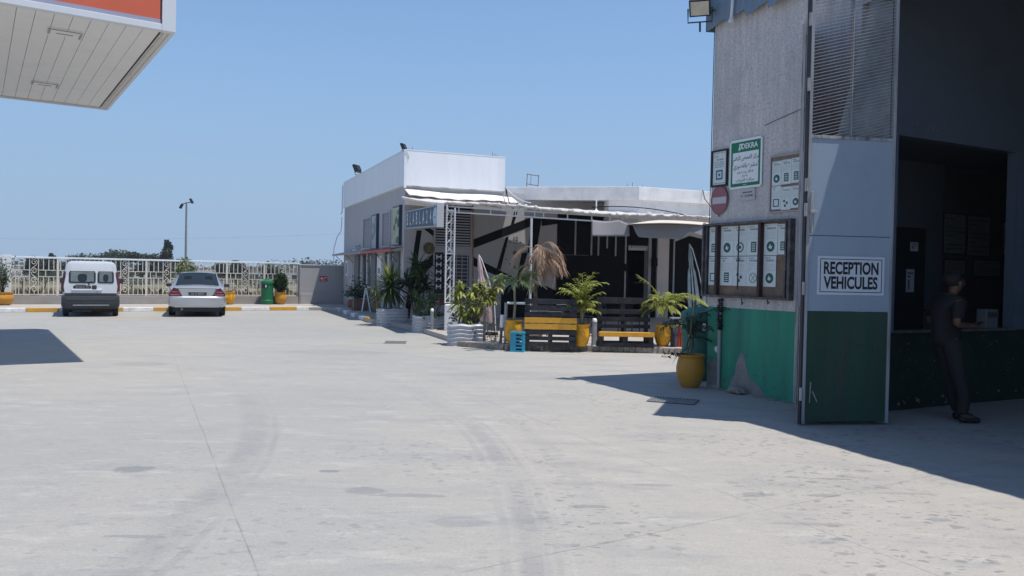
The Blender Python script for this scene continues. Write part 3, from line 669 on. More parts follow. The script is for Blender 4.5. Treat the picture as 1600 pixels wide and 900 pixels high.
# no entry roundel
S = signbase('no_entry_sign', .2, 2.71, .34, .4, 'faded round no entry sign with pale bar low on the wall corner', 'sign')
mb = MB(); mb.disc(0, 0, .198, -.02, -.008, 36, .86); mb.build('disc', sign_red, S)
mb = MB(); mb.ring(0, 0, .205, .008, -.0225, -.0205, 36, sx=.86); mb.build('rim', mat('rim_dark', (.1, .07, .08), .5), S)
mb = MB(); mb.box(-.14, .14, -.0225, -.0203, -.048, .048); mb.build('white_bar', mat('bar_pale', (.5, .47, .5), .6, .08, 9), S)
mb = MB(); mb.tube([(.12, -.03, .2), (.175, -.03, .1), (.19, -.03, -.02)], .005, 5); mb.tube([(0, -.02, -.2), (0, -.02, -.235)], .008, 5); mb.build_each('hook', ink, S)

def icon(mb, kind, x, z, r, y):
    y0, y1 = y - .0012, y
    if kind == 'disc':
        mb.disc(x, z, r, y0, y1, 18)
        mb.m = 1; mb.prism([(x - r * .5, z - r * .2), (x - r * .1, z + r * .5), (x + r * .2, z), (x + r * .5, z + r * .1), (x + r * .1, z - r * .5)], y0 - .001, y0 - .0002, 'y'); mb.m = 0
    elif kind == 'ring': mb.ring(x, z, r, r * .25, y0, y1, 18); mb.box(x - r * .3, x + r * .3, y0, y1, z - r * .3, z + r * .3)
    elif kind == 'doc':
        mb.box(x - r * .7, x + r * .7, y0, y1, z - r, z + r); mb.m = 1
        for k in range(4): mb.box(x - r * .45, x + r * .45, y0 - .001, y0 - .0002, z - r * .7 + k * r * .4, z - r * .55 + k * r * .4)
        mb.m = 0
    elif kind == 'frame':
        for a_, b_, c_, d_ in ((-1, 1, .75, 1), (-1, 1, -1, -.75), (-1, -.7, -.75, .75), (.7, 1, -.75, .75)): mb.box(x + a_ * r, x + b_ * r, y0, y1, z + c_ * r, z + d_ * r)
    elif kind == 'cross':
        mb.ring(x, z, r, r * .12, y0, y1, 18); mb.beam((x - r * .6, y0, z - r * .6), (x + r * .6, y0, z + r * .6), .006, .002); mb.beam((x - r * .6, y0, z + r * .6), (x + r * .6, y0, z - r * .6), .006, .002)
    elif kind == 'dots':
        for a_, b_ in ((-.5, .6), (.4, .1), (-.2, -.6)): mb.disc(x + a_ * r, z + b_ * r, r * .36, y0, y1, 10)
icon_m = mat('icon_teal', (.02, .11, .095), .6, .1, 8)
def page(S, x0, x1, z0, z1, y, kind, seed, ih=.28):
    o = MB(); o.box(x0, x1, y, y + .002, z0, z1); p = o.build('notice_page', paper_m, S)
    w_ = x1 - x0; h_ = z1 - z0; q = MB()
    fake_lines(q, x0 + w_ * .12, x0 + w_ * .55, z1 - h_ * .09, z1 - h_ * .04, 1, y - .0004, seed, .7); fake_lines(q, x0 + w_ * .2, x1 - w_ * .15, z1 - h_ * .18, z1 - h_ * .11, 1, y - .0004, seed + 1, .9)
    q.m = 2; fake_lines(q, x0 + w_ * .08, x1 - w_ * .08, z1 - h_ * .5, z1 - h_ * .22, 7, y - .0004, seed + 2, .3); q.m = 0
    q.build('printed_text', [ink_grey, ink_grey, mat('pale_ink', (.42, .47, .48), .7)], p)
    q = MB(); icon(q, kind, x0 + w_ * .5, z0 + h_ * ih, min(w_ * .34, h_ * .17), y - .0004); q.build('pictogram', [icon_m, paper_m], p)
# lidded notice cabinet
S = thing('notice_cabinet', 'long rusty glazed notice cabinet of paper sheets above the green base', 'notice board', gw(-.07, -.004, 1.318), GZ)
cab_m = mat('cabinet_steel', (.07, .065, .07), .6, .3, 8, dirt=(.3, .28, .27), dirt_amt=.5, dirt_scale=9)
cork = mat('cork_backing', (.16, .125, .10), .9, .3, 7, dirt=(.28, .16, .09), dirt_amt=.7, dirt_scale=3)
CW, CH = 1.68, 1.06
mb = MB(); mb.box(0, CW, -.09, 0, 0, .03); mb.box(0, CW, -.09, 0, CH - .03, CH); mb.box(0, .03, -.09, 0, .03, CH - .03); mb.box(CW - .045, CW, -.09, 0, .03, CH - .03)
mb.box(.04, .07, -.06, -.03, .03, CH - .03); mb.box(CW - .1, CW - .075, -.085, -.03, .03, CH - .03); mb.build('frame', cab_m, S, bevel=.004)
mb = MB(); mb.box(.03, CW - .045, -.012, -.002, .03, CH - .03); mb.build('backing', cork, S)
for x in (.295, 1.13):
    mb = MB(); mb.box(x - .022, x + .022, -.085, -.03, .03, CH - .03); mb.build('mullion', mat('mullion_maroon', (.045, .022, .028), .6, .3, 8), S)
mb = MB(); mb.box(.725, .737, -.075, -.06, .12, CH - .05); mb.box(.70, .76, -.08, -.06, .52, .535); mb.build('sliding_pane_edge', dark_metal, S)
mb = MB()
for x, l_ in ((.82, .09), (1.3, .06)): mb.tube([(x, -.07, -.0), (x + .01, -.075, -l_), (x + .03, -.07, -l_ * .6)], .008, 5)
mb.build_each('latch', ink, S)
zz = [(.59, 1.01), (.17, .58)]
def row(x0, x1, kinds, zr, s0):
    n = len(kinds); w_ = (x1 - x0) / n
    for i, k in enumerate(kinds): page(S, x0 + i * w_ + .002, x0 + (i + 1) * w_ - .002, zr[0], zr[1], -.02, k, s0 + i * 7)
row(.08, .268, ['doc'], zz[0], 10); row(.08, .268, ['frame'], zz[1], 11)
row(.325, 1.10, ['disc', 'ring', 'doc'], zz[0], 20); row(.325, 1.10, ['doc', 'dots', 'cross'], zz[1], 21)
row(1.16, 1.40, ['disc'], zz[0], 40); row(1.16, 1.385, ['disc'], zz[1], 41); page(S, 1.405, 1.575, .60, 1.0, -.02, 'doc', 50)
# second sheet case by the door
S = thing('notice_board', 'small open notice board with six white sheets beside the door jamb', 'notice board', gw(1.165, -.004, 2.47), GZ)
mb = MB(); mb.box(0, .545, -.03, 0, 0, .02); mb.box(0, .545, -.03, 0, .735, .76); mb.box(0, .02, -.03, 0, .02, .735); mb.box(.535, .545, -.03, 0, .02, .735); mb.build('frame', mat('frame_taupe', (.38, .345, .34), .8, .12, 6), S, bevel=.003)
mb = MB(); mb.box(.02, .535, -.012, -.002, .02, .735); mb.build('backing', mat('backing_brown', (.2, .165, .145), .9, .2, 5), S)
for i, (k1, k2) in enumerate((('disc', 'frame'), ('doc', 'dots'), ('doc', 'disc'))):
    page(S, .035 + i * .166, .197 + i * .166, .36 + i * .005, .68 + i * .005, -.016, k1, 60 + i); page(S, .035 + i * .166, .197 + i * .166, .045 - .015 * (i == 1), .33 + .02 * (i == 0), -.016, k2, 70 + i)
# pipe with peeling sleeve
mb = MB(); mb.tube([(.285, -.035, 1.3), (.285, -.035, .0)], .026, 10); mb.tube([(.285, -.035, .02), (.12, -.05, .02)], .02, 6)
mb.m = 1
rr = random.Random(5)
for i in range(16):
    z = .86 + i * .028; mb.lathe([(.028, -.014), (.03 + rr.uniform(0, .02), 0), (.028, .014)], (.285 + rr.uniform(-.008, .008), -.035, z), 8)
mb.m = 2; mb.box(.235, .262, -.05, -.006, .52, .6); mb.disc(.22, .565, .04, -.03, -.01, 14)
mesh_thing('drain_pipe', mb, [mat('pipe_grey', (.36, .36, .36), .6, .2, 9, dirt=(.12, .11, .1), dirt_amt=.6, dirt_scale=9), ink, paper_m], 'thin grey pipe down the green wall with peeling black sleeve', 'pipe', gw(0, 0), GZ, smooth=40)
# rubble at the wall foot
mb = MB(); rr = random.Random(8)
def rock(mb, c, s, rr):
    n = 9; vs = []
    bm = bmesh.new(); bmesh.ops.create_icosphere(bm, subdivisions=2, radius=1)
    for v in bm.verts:
        k = 1 + rr.uniform(-.18, .18); v.co = Vector((v.co.x * s[0] * k, v.co.y * s[1] * k, max(-.2, v.co.z) * s[2] * k))
    bm.verts.ensure_lookup_table()
    mb._add([(v.co.x + c[0], v.co.y + c[1], v.co.z + c[2]) for v in bm.verts], [[v.index for v in f.verts] for f in bm.faces]); bm.free()
rock(mb, (0, 0, .03), (.15, .09, .075), rr)
mesh_thing('stone', mb, edge_m, 'flat chunk of broken concrete at the foot of the green wall', 'stone', gw(.74, -.14), GZ)
mb = MB()
for i in range(90):
    x = rr.uniform(.1, 1.7); y = -abs(rr.gauss(0, .05)) - .02; s_ = rr.uniform(.004, .018); rock(mb, (x, y, s_ * .4), (s_ * 1.5, s_, s_ * .7), rr)
o = mb.build('rubble', edge_m, loc=gw(0, 0), rz=GZ); tag(o, 'small crumbs of plaster along the wall foot', 'rubble', kind='stuff')

# floodlight on the garage corner
def floodlight(label, loc, rz, tilt, s=1.0, group='floodlights on the buildings'):
    t = thing('floodlight', label, 'floodlight', loc, rz, group)
    M4 = Matrix.Rotation(tilt, 4, 'X')
    mb = MB(); mb.T = M4; mb.box(-.16 * s, .16 * s, -.03 * s, .05 * s, -.13 * s, .13 * s); mb.box(-.12 * s, .12 * s, .05 * s, .09 * s, -.09 * s, .09 * s); mb.build('housing', dark_metal, t, bevel=.008 * s)
    mb = MB(); mb.T = M4; mb.box(-.135 * s, .135 * s, -.036 * s, -.0305 * s, -.105 * s, .105 * s); mb.build('lens', mat('flood_lens', (.55, .5, .4), .25, .15, 12), t)
    mb = MB(); mb.tube([(-.18 * s, .02, 0), (-.18 * s, .06 * s, -.2 * s), (.18 * s, .06 * s, -.2 * s), (.18 * s, .02, 0)], .012 * s, 6); mb.tube([(0, .06 * s, -.2 * s), (0, .1 * s, -.34 * s)], .015 * s, 6); mb.build('bracket', dark_metal, t)
    return t
fl = floodlight('square floodlight on a bracket at the workshop roof corner', (2.64, 11.66, 5.50), R(-18), R(38), .95)
mb = MB(); mb.tube([(.1, .05, -.1), (.22, .1, .0), (.3, .15, .05)], .012, 6); mb.tube([(.0, .1, .1), (-.0, .14, .35)], .01, 6); mb.build('wall_arm', dark_metal, fl)

# office posters seen through the opening
fr_m = mat('poster_frame', (.018, .02, .022), .6); po_m = mat('dim_poster', (.24, .27, .26), .7, .15, 4)
for i, (y0, y1, z0, z1, lb) in enumerate(((4.96, 5.58, 2.08, 2.80, 'left poster of the upper pair on the office rear wall'), (5.62, 6.28, 2.06, 2.80, 'right poster of the upper pair on the office rear wall'),
        (5.0, 5.60, 1.71, 2.0, 'wide sheet under the upper posters, left of two'), (5.82, 6.62, 1.70, 2.02, 'wide sheet under the upper posters, right of two'), (6.66, 7.05, 2.1, 2.72, 'narrow olive sheet at the right end of the office wall'))):
    t = thing('wall_poster', lb, 'poster', gw(.262, y0, z0), GZ + math.pi / 2, 'posters in the office')
    w_, h_ = y1 - y0, z1 - z0
    mb = MB(); mb.box(0, w_, -.015, 0, 0, h_); mb.build('frame', fr_m, t)
    mb = MB(); mb.box(.02, w_ - .02, -.018, -.0155, .02, h_ - .02); mb.build('sheet', po_m if i < 4 else mat('olive_poster', (.38, .38, .22), .7, .3, 6), t)
    mb = MB(); fake_lines(mb, .06, w_ - .06, .06, h_ - .06, 8, -.0185, 90 + i, .3); mb.build('printed_text', office_grey, t)
for i, (z0, z1, lb, y0) in enumerate(((2.10, 2.25, 'small white label high on the dark office door', 3.98), (1.42, 1.80, 'white notice with a dark mark on the dark office door', 3.9))):
    t = thing('door_notice', lb, 'notice', gw(.362, y0, z0), GZ + math.pi / 2)
    mb = MB(); mb.box(0, .2, -.004, 0, 0, z1 - z0); mb.build('paper', mat('dim_paper', (.6, .66, .72), .7, .05, 5), t)
    mb = MB(); mb.box(.05, .08, -.0055, -.0042, .04, (z1 - z0) * .55); fake_lines(mb, .03, .17, (z1 - z0) * .6, (z1 - z0) * .9, 2, -.0042, i); mb.build('printed_text', ink, t)
# small box on the sill and switch by it
t = thing('ticket_box', 'small grey box standing on the chipped sill behind the man', 'box', gw(2.46, 2.72, .985), GZ)
mb = MB(); mb.box(-.07, .07, -.13, .13, 0, .26); mb.build('case', mat('box_grey', (.16, .17, .18), .6, .1, 6), t, bevel=.01)
mb = MB(); mb.box(.0702, .074, -.1, .1, .15, .22); mb.build('front_panel', mat('box_dark', (.05, .055, .06), .4), t)

# ------------------------------------------------------------------ cafe building
CZ = R(22); C0 = Vector((-3.41, 25.1, 0)); CF = Vector((math.cos(CZ), math.sin(CZ), 0)); CI = Vector((-math.sin(CZ), math.cos(CZ), 0))
def cw(x, y, z=0): v = C0 + CF * x + CI * y; return (v.x, v.y, z)
def cl(X_, Y_):
    d = Vector((X_, Y_, 0)) - C0; return (d.dot(CF), d.dot(CI))
T = thing('cafe_building', 'single storey white and grey cafe with boxed parapet and painted black stripes', 'building', (C0.x, C0.y, 0), CZ)
ZP = .119
mb = MB()
mb.prism([(0, 0), (5.285, 0), (5.285, .25), (.25, .25), (.25, 10.25), (0, 10.25)], ZP, 4.25) if False else None
# left wall with its shopfront openings, built as piers and lintel
gf = [(.0, .40, 1), (.40, 1.22, 1), (1.27, 3.02, 0), (3.06, 3.76, 1), (3.80, 4.62, 1), (4.66, 5.2, 0), (5.2, 6.76, 0), (6.9, 7.65, 1), (7.9, 8.8, 0), (8.85, 10.5, 1)]
solid = [(.25, 1.24), (3.04, 4.64), (6.85, 7.85), (8.82, 10.5)]
for a, b_ in solid: mb.box(0, .25, a, b_, ZP, 2.45)
mb.box(0, .25, .25, 10.5, 2.45, 4.25)
mb.box(0, 11.8, 0, .25, 2.45 + 1.3, 4.25); mb.box(0, .95, 0, .25, ZP, 3.75); mb.box(2.28, 5.285, 0, .25, ZP, 3.75); mb.box(.95, 2.28, 0, .25, ZP, .62); mb.box(.95, 2.28, 0, .25, 2.2, 2.38)
mb.box(.25, 11.8, 10.25, 10.5, ZP, 4.25); mb.box(11.55, 11.8, .25, 10.25, ZP, 4.25)
mb.box(5.285, 8.05, .02, .25, ZP, 3.75)
mb.box(8.86, 11.55, .02, .25, ZP, 3.75); mb.box(8.05, 8.86, .05, .25, 2.5, 3.75)
mb.build('wall', cafe_wall_m, T)
mb = MB(); mb.box(.1, 11.7, .26, 10.4, 3.8, 3.95); mb.box(.26, 11.5, .4, 10.2, .12, .14); mb.box(.26, 11.5, 3.4, 3.5, .14, 3.8); mb.build('interior', office_grey, T)
# boxed parapet
mb = MB(); mb.box(.0, 3.27, .0, 10.45, 4.252, 5.30); mb.build('parapet', white_paint, T)
mb = MB(); mb.box(-.06, 3.32, -.08, -.002, 4.275, 5.37); mb.build('front_cladding', panel_white, T, bevel=.008)
mb = MB(); mb.box(-.06, -.002, .0, 10.5, 4.275, 5.37); mb.box(3.272, 3.32, .0, 10.4, 4.275, 5.36); mb.box(0, 3.27, 10.452, 10.5, 4.275, 5.36); mb.build('side_cladding', panel_white, T, bevel=.008)
mb = MB(); mb.box(-.065, 3.325, -.086, .0, 5.371, 5.40); mb.box(-.065, .0, .001, 10.5, 5.371, 5.40); mb.box(-.062, .02, -.084, -.081, 4.2, 5.37); mb.build_each('coping', sign_white, T, bevel=.004)
mb = MB(); mb.tube([(-.02, -.1, 5.35), (.05, -.1, 5.25), (.08, -.1, 5.1)], .008, 5)
for s_ in range(3): mb.beam((.2 + s_ * .95, -.084, 4.27), (.45 + s_ * .95, -.084, 4.262), .02, .02)
mb.build('cladding_mark', grey_metal, T)
# low roof slab
slab = [(-.28, 26.75), (4.03, 25.8), (6.4, 26.8), (10.9, 28.8), (8.6, 35.5), (-.9, 32.0)]
mb = MB(); mb.prism([cl(*p) for p in slab], 4.045, 4.475); mb.build('roof', slab_white, T, bevel=.012)
mb = MB(); mb.prism([cl(*p) for p in [(3.1, 26.12), (4.05, 25.92), (6.4, 26.93), (10.6, 28.8), (10.4, 29.3), (3.0, 26.6)]], 3.3, 4.044); mb.build_each('beam_wall', slab_white, T)
mb = MB()
for i, (x, dx) in enumerate([(5.0, 0), (7.2, 0)]): pass
for x, y, h_ in ((6.6, 1.3, 0), ): pass
def rods(name_pts):
    for x, y, z, h_ in name_pts: mb.tube([(x, y, z), (x + rnd.uniform(-.02, .02), y, z + h_)], .009, 5)
q = [cl(3.75 + i * .17, 26.6 + .03 * i) for i in range(4)]
rods([(a, b_, 4.4, h_) for (a, b_), h_ in zip(q, (.25, .3, .2, .22))])
rods([(.12, .3, 5.3, .22), (.2, .35, 5.3, .2), (.3, .32, 5.3, .25), (3.0, .3, 5.3, .28), (3.08, .3, 5.3, .25), (3.2, .35, 5.3, .22), (.1, 3.4, 5.3, .22), (.15, 3.6, 5.3, .2), (.1, 6.6, 5.3, .2), (.1, 6.9, 5.3, .16), (.1, 10.1, 5.3, .2), (6.9, 1.2, 4.4, .16), (8.4, 1.5, 4.4, .2)])
mb.build_each('rebar', rust_m, T)
# painted stripes on the front wall
mb = MB()
S_ = [[(.397, 2.891), (.563, 2.898), (.215, .125), (.034, .125)], [(.63, 2.95), (.834, 2.969), (1.069, 2.836), (1.069, 2.632)],
      [(.946, 2.163), (.946, 1.797), (.364, 1.276), (.318, 1.518)], [(2.285, 2.672), (2.285, 2.382), (4.35, 3.196), (4.35, 3.495)],
      [(4.351, 3.49), (4.70, 3.49), (4.53, 2.302), (4.204, 2.292)], [(2.285, 2.11), (2.285, 1.83), (3.467, 1.385), (3.67, 1.494)],
      [(3.70, 3.64), (3.82, 3.64), (3.62, 2.96), (3.52, 2.92)], [(3.42, 2.78), (3.52, 2.82), (3.256, 1.70), (3.12, 1.74)], [(4.0, 2.29), (4.204, 2.29), (3.9, 1.2), (3.8, 1.2)], [(4.701, 3.49), (5.28, 3.49), (5.28, 3.30), (4.701, 3.20)],
      [(3.3, .13), (5.283, .13), (5.283, 1.05), (4.2, 1.45), (3.55, 1.2), (3.3, .9)]]
for i, s_ in enumerate(S_): mb.prism(s_, -.004 - .0013 * i, -.0005 if i > 9 else -.001, 'y')
mb.build_each('painted_stripe', black_paint, T)
mb = MB()   # black cladding with pale battens
mb.box(5.286, 8.05, -.02, .019, ZP + .002, 3.7); mb.box(8.05, 8.86, .02, .049, 2.67, 3.7); mb.box(8.98, 9.188, -.02, .019, ZP + .002, 3.7); mb.box(9.672, 9.90, -.02, .019, ZP + .002, 3.7)
mb.prism([(9.97, ZP + .002), (11.4, ZP + .002), (11.4, 2.95), (10.6, 3.08), (9.97, 2.85)], -.01, .019, 'y')
mb.build_each('black_cladding', mat('black_cladding', (.009, .010, .013), .9, .25, 4, spec=0.08), T)
mb = MB()
for x, z0, z1 in ((5.93, 2.27, 3.5), (6.55, 2.27, 3.5), (6.82, 2.27, 3.2), (7.16, 2.53, 3.2), (7.5, 2.27, 3.2), (7.9, 2.02, 3.2), (7.9, .75, 1.75)): mb.box(x, x + .055, -.045, -.021, z0, z1)
mb.build_each('batten', mat('batten_grey', (.33, .33, .34), .7, .1, 5), T)
mb = MB(); mb.box(5.29, 6.5, -.03, -.0205, 2.255, 2.275); mb.box(8.3, 8.8, -.03, .04, 1.35, 1.37); mb.build_each('ledge', mat('ledge_dark', (.09, .09, .1), .7), T)
mb = MB(); mb.box(9.19, 9.67, -.1, .015, ZP, 3.6); mb.build('pillar', mat('pillar_beige', (.47, .43, .41), .8, .06, 2), T)
mb = MB(); mb.box(8.86, 8.979, -.03, .0195, ZP, 3.3); mb.box(9.901, 9.968, -.02, .0195, ZP, 3.3); mb.box(8.2, 8.859, -.01, .049, 2.6, 2.66); mb.build_each('door_frame', mat('door_frame_grey', (.24, .25, .27), .6, .1, 4), T)
mb = MB(); mb.box(9.0, 9.17, -.16, -.03, 1.95, 2.24); mb.build('speaker_box', black_paint, T, bevel=.01)
# louvred windows in the front wall
def louvre(T, plane, a0, a1, z0, z1, n, nm='shutter', slat=None, back=True):
    """plane 'f' = front wall (x along), 's' = side wall (y along, facing -x)"""
    fr = MB(); sl = MB()
    def bx(m, u0, u1, d0, d1, za, zb_):
        if plane == 'f': m.box(u0, u1, d0, d1, za, zb_)
        else: m.box(d0, d1, u0, u1, za, zb_)
    f_ = .05
    bx(fr, a0, a1, -.05, .02, z1 - f_, z1); bx(fr, a0, a1, -.05, .02, z0, z0 + f_); bx(fr, a0, a0 + f_, -.049, .02, z0 + f_, z1 - f_); bx(fr, a1 - f_ * 1.6, a1, -.051, .02, z0 + f_, z1 - f_)
    o = fr.build(nm, shutter_m, T)
    dz = (z1 - z0 - 2 * f_) / n
    for i in range(n):
        z = z0 + f_ + dz * (i + .5); h_ = dz * .27
        if plane == 'f': sl._add([(a0 + f_, -.04, z - h_), (a1 - f_ * 1.6, -.04, z - h_), (a1 - f_ * 1.6, -.02, z + h_), (a0 + f_, -.02, z + h_)], [(0, 1, 2, 3)]); sl.box(a0 + f_, a1 - f_ * 1.6, -.044, -.03, z - h_, z + h_ * .6)
        else: sl.box(-.044, -.03, a0 + f_, a1 - f_ * 1.6, z - h_ * .5, z + h_ * .1)
    sl.build('louvre', slat or shutter_m, o)
    bk = MB(); bx(bk, a0 + f_, a1 - f_, .03, .06, z0 + f_, z1 - f_); bk.build('dark_backing', black_paint if plane == 'f' else navy_back, o)
louvre(T, 'f', .952, 2.278, 2.385, 3.60, 13)
# lower gridded window
fr = MB(); x0, x1, z0, z1 = .952, 2.278, .63, 2.195
fr.box(x0, x1, -.03, .03, z1 - .05, z1); fr.box(x0, x1, -.03, .03, z0, z0 + .05); fr.box(x0, x0 + .05, -.029, .03, z0 + .05, z1 - .05); fr.box(x1 - .12, x1, -.031, .03, z0 + .05, z1 - .05)
o = fr.build('window', shutter_m, T)
gr = MB()
for i in range(1, 7): gr.box(x0 + i * .19, x0 + i * .19 + .022, -.028, -.01, z0 + .05, z1 - .05)
for i in range(1, 13): gr.box(x0 + .05, x1 - .12, -.033, -.0285, z0 + i * .12, z0 + i * .12 + .022)
gr.build('window_grille', shutter_m, o); gp = MB(); gp.box(x0 + .05, x1 - .05, .03, .04, z0 + .05, z1 - .05); gp.build('pane', glass_dark, o)
# side wall windows, posters as parts of the shopfront
navy_back = mat('navy_back', (.02, .035, .075), .6)
blue_shutter = mat('blue_shutter', (.12, .17, .27), .5, .1, 4)
louvre(T, 's', 4.80, 6.26, 2.40, 3.60, 14, slat=blue_shutter); louvre(T, 's', 1.80, 3.0, 2.40, 3.62, 14, slat=blue_shutter)
louvre(T, 's', 6.9, 7.72, 2.47, 2.62 + .0, 3, nm='vent', slat=blue_shutter)
navy = mat('navy_frame', (.03, .05, .09), .5); 
def shop_poster(y0, y1, z0, z1, m_, extra):
    a = MB(); a.box(-.10, -.004, y0, y0 + .05, z0, z1); a.box(-.03, -.004, y0 + .05, y1, z0, z1); o = a.build('poster_panel', navy, T)
    b2 = MB(); b2.box(-.036, -.0302, y0 + .07, y1 - .04, z0 + .04, z1 - .04); b2.build('poster_sheet', m_, o)
    c2 = MB(); rr = random.Random(int(y0 * 10))
    for i in range(9): 
        y = rr.uniform(y0 + .2, y1 - .2); z = rr.uniform(z0 + .15, z1 - .2); r_ = rr.uniform(.05, .14)
        c2.prism([(y + r_ * 1.4 * math.cos(a_), z + r_ * math.sin(a_)) for a_ in [k * math.pi / 4 for k in range(8)]], -.038, -.0362, 'x')
    c2.build('poster_print', extra, o)
shop_poster(3.62, 4.72, 2.37, 3.62, mat('poster_pale', (.36, .42, .44), .5, .2, 3), mat('poster_grey', (.2, .25, .26), .5, .2, 3))
shop_poster(.30, 1.52, 2.42, 3.70, mat('poster_leafy', (.42, .44, .30), .5, .35, 4), mat('poster_green', (.06, .12, .06), .5, .3, 5))
# shopfront glazing and pilasters at street level
gl = MB()
for a, b_ in ((1.27, 3.02), (4.66, 6.83), (7.87, 8.80)): gl.box(.08, .1, a, b_, ZP, 2.44)
gl.build_each('shopfront_glass', glass_dark, T)
gl = MB()
for a, b_ in ((1.24, 3.04), (4.64, 6.85), (7.85, 8.82)):
    for y in (a, (a + b_) / 2, b_ - .07): gl.box(.02, .12, y, y + .07, ZP, 2.38)
    gl.box(.02, .12, a, b_, 2.38, 2.45); gl.box(.021, .119, a + .07, b_ - .07, .95, 1.0)
gl.build('shopfront_frame', white_paint, T)
gl = MB()
for a, b_ in ((.42, 1.15), (3.85, 4.6), (6.9, 7.75)): gl.box(-.07, -.001, a, b_, ZP, 2.2)
gl.build_each('pilaster', mat('pilaster_grey', (.16, .165, .18), .8, .1, 3), T)
gl = MB(); gl.box(-.03, -.002, 3.06, 3.72, 1.35, 2.12); gl.box(-.03, -.002, 9.4, 10.0, 1.35, 2.0); gl.build_each('menu_panel', sign_white, T)
gl = MB(); gl.box(-.034, -.0305, 9.55, 9.85, 1.45, 1.9); gl.box(-.034, -.0305, 3.2, 3.55, 1.5, 1.7); gl.build_each('menu_print', ink_grey, T)
# thin red edged side awning
sa = MB(); sa.prism([(-.002, 2.36), (-.40, 2.26), (-.40, 2.21), (-.002, 2.30)], .1, 11.0, 'y'); o = sa.build('side_awning', mat('awning_underside', (.42, .40, .40), .7, .08, 3), T)
sa = MB(); sa.box(-.42, -.401, 4.85, 11.0, 2.20, 2.275); sa.build('grey_edge', mat('awning_grey_edge', (.34, .27, .26), .6, .15, 3), o)
sa = MB(); sa.box(-.42, -.401, .1, 4.84, 2.20, 2.275); sa.prism([(-.002, 2.368), (-.42, 2.278), (-.42, 2.286), (-.002, 2.376)], .1, 4.84, 'y'); sa.build('red_edge', mat('awning_red', (.42, .075, .045), .5, .15, 3), o)
sa = MB()
for y in (.6, 2.6, 5.0, 8.0, 10.4): sa.tube([(-.37, y, 2.22), (-.07, y, 1.9)], .012, 5)
sa.tube([(.3, -.02, 1.95), (1.2, -.3, 1.72)], .012, 5)
sa.build_each('awning_strut', dark_metal, o)
# pipe and cables at the far corner
mb = MB(); mb.tube([(-.09, 10.55, 5.3), (-.10, 10.55, 4.1), (-.16, 10.5, 4.02)], .025, 6); mb.tube([(-.1, 10.55, 3.9), (-.12, 10.6, 3.3), (-.3, 10.6, 3.0), (-.42, 10.6, 2.5), (-.42, 10.6, .3)], .02, 6)
mb.build('downpipe', pipe_white, T)
# cables at the parapet corner
mb = MB()
def sag(p, q, s_, n=10): return [Vector(p).lerp(Vector(q), i / n) - Vector((0, 0, s_ * 4 * (i / n) * (1 - i / n))) for i in range(n + 1)]
A_ = (3.36, -.1, 4.4); p1 = cl(.45, 20.6); p2 = cl(.1, 20.5)
mb.tube(sag(A_, (*p1, 3.42), .1), .012, 5); mb.m = 1; mb.tube(sag(A_, (*p2, 3.4), .35), .014, 5)
p3 = cl(4.6, 19.9); p4 = cl(2.0, 20.4); p5 = cl(6.3, 26.75)
mb.tube(sag((*p4, 3.32), (*p3, 3.05), -.12), .012, 5); mb.tube([(*p5, 4.5), (*cl(6.33, 26.6), 4.2), (*cl(6.7, 26.2), 3.6)], .014, 5); mb.tube([A_, (3.36, -.12, 3.8)], .014, 5)
mb.build_each('cable', [pipe_white, black_paint], T)
mb = MB(); mb.m = 0
q = cl(2.62, 25.4)
mb.tube([(*q, 4.0), (*q, 3.66)], .02, 6); mb.lathe([(.13, 0), (.03, .09), (.02, .1)], (*q, 3.58), 10)
mb.build('bracket', sign_white, T)
# painted clock dial
S = thing('painted_clock', 'wall clock of black numerals set straight on the grey cafe wall', 'clock', cw(3.76, -.012, 2.27), CZ)
mb = MB(); mb.text('12', 0, 0, .46, .20, off=.02); mb.text('3', .40, 0, 0, .15, off=.02); mb.text('6', 0, 0, -.46, .15, off=.02); mb.text('9', -.40, 0, 0, .17, off=.02)
mb.box(-.09, .09, -.002, 0, .32, .335); mb.build('numeral', ink, S)
mb = MB()
for k in range(12):
    if k % 3: a = R(90 - 30 * k); mb.disc(.37 * math.cos(a), .42 * math.sin(a), .025, -.006, 0, 8)
mb.build('hour_mark', ink, S)
mb = MB(); mb.ring(0, 0, .07, .025, -.008, 0, 14); mb.disc(0, 0, .028, -.01, 0, 10); mb.beam((0, -.008, 0), (.01, -.008, .22), .012, .004); mb.beam((0, -.01, 0), (.02, -.01, -.16), .014, .004); mb.build('hand', ink, S)
# round sign
S = thing('round_sign', 'round gold rimmed emblem on the cafe wall near the corner', 'sign', cw(.80, -.02, 2.34), CZ)
gold = mat('dull_gold', (.2, .16, .07), .5, .2, 6)
mb = MB(); mb.disc(0, 0, .185, -.02, .015, 28); mb.build('disc', mat('emblem_dark', (.09, .085, .055), .5, .2, 6), S)
mb = MB(); mb.ring(0, 0, .19, .02, -.03, -.0205, 28); mb.box(-.09, .09, -.024, -.0205, -.10, -.07); mb.ring(0, .02, .08, .012, -.024, -.0205, 14, 20, 300); mb.prism([(-.02, -.03), (.02, -.03), (.05, .05), (.0, .09), (-.03, .04)], -.024, -.0205, 'y'); mb.build('emblem', gold, S)
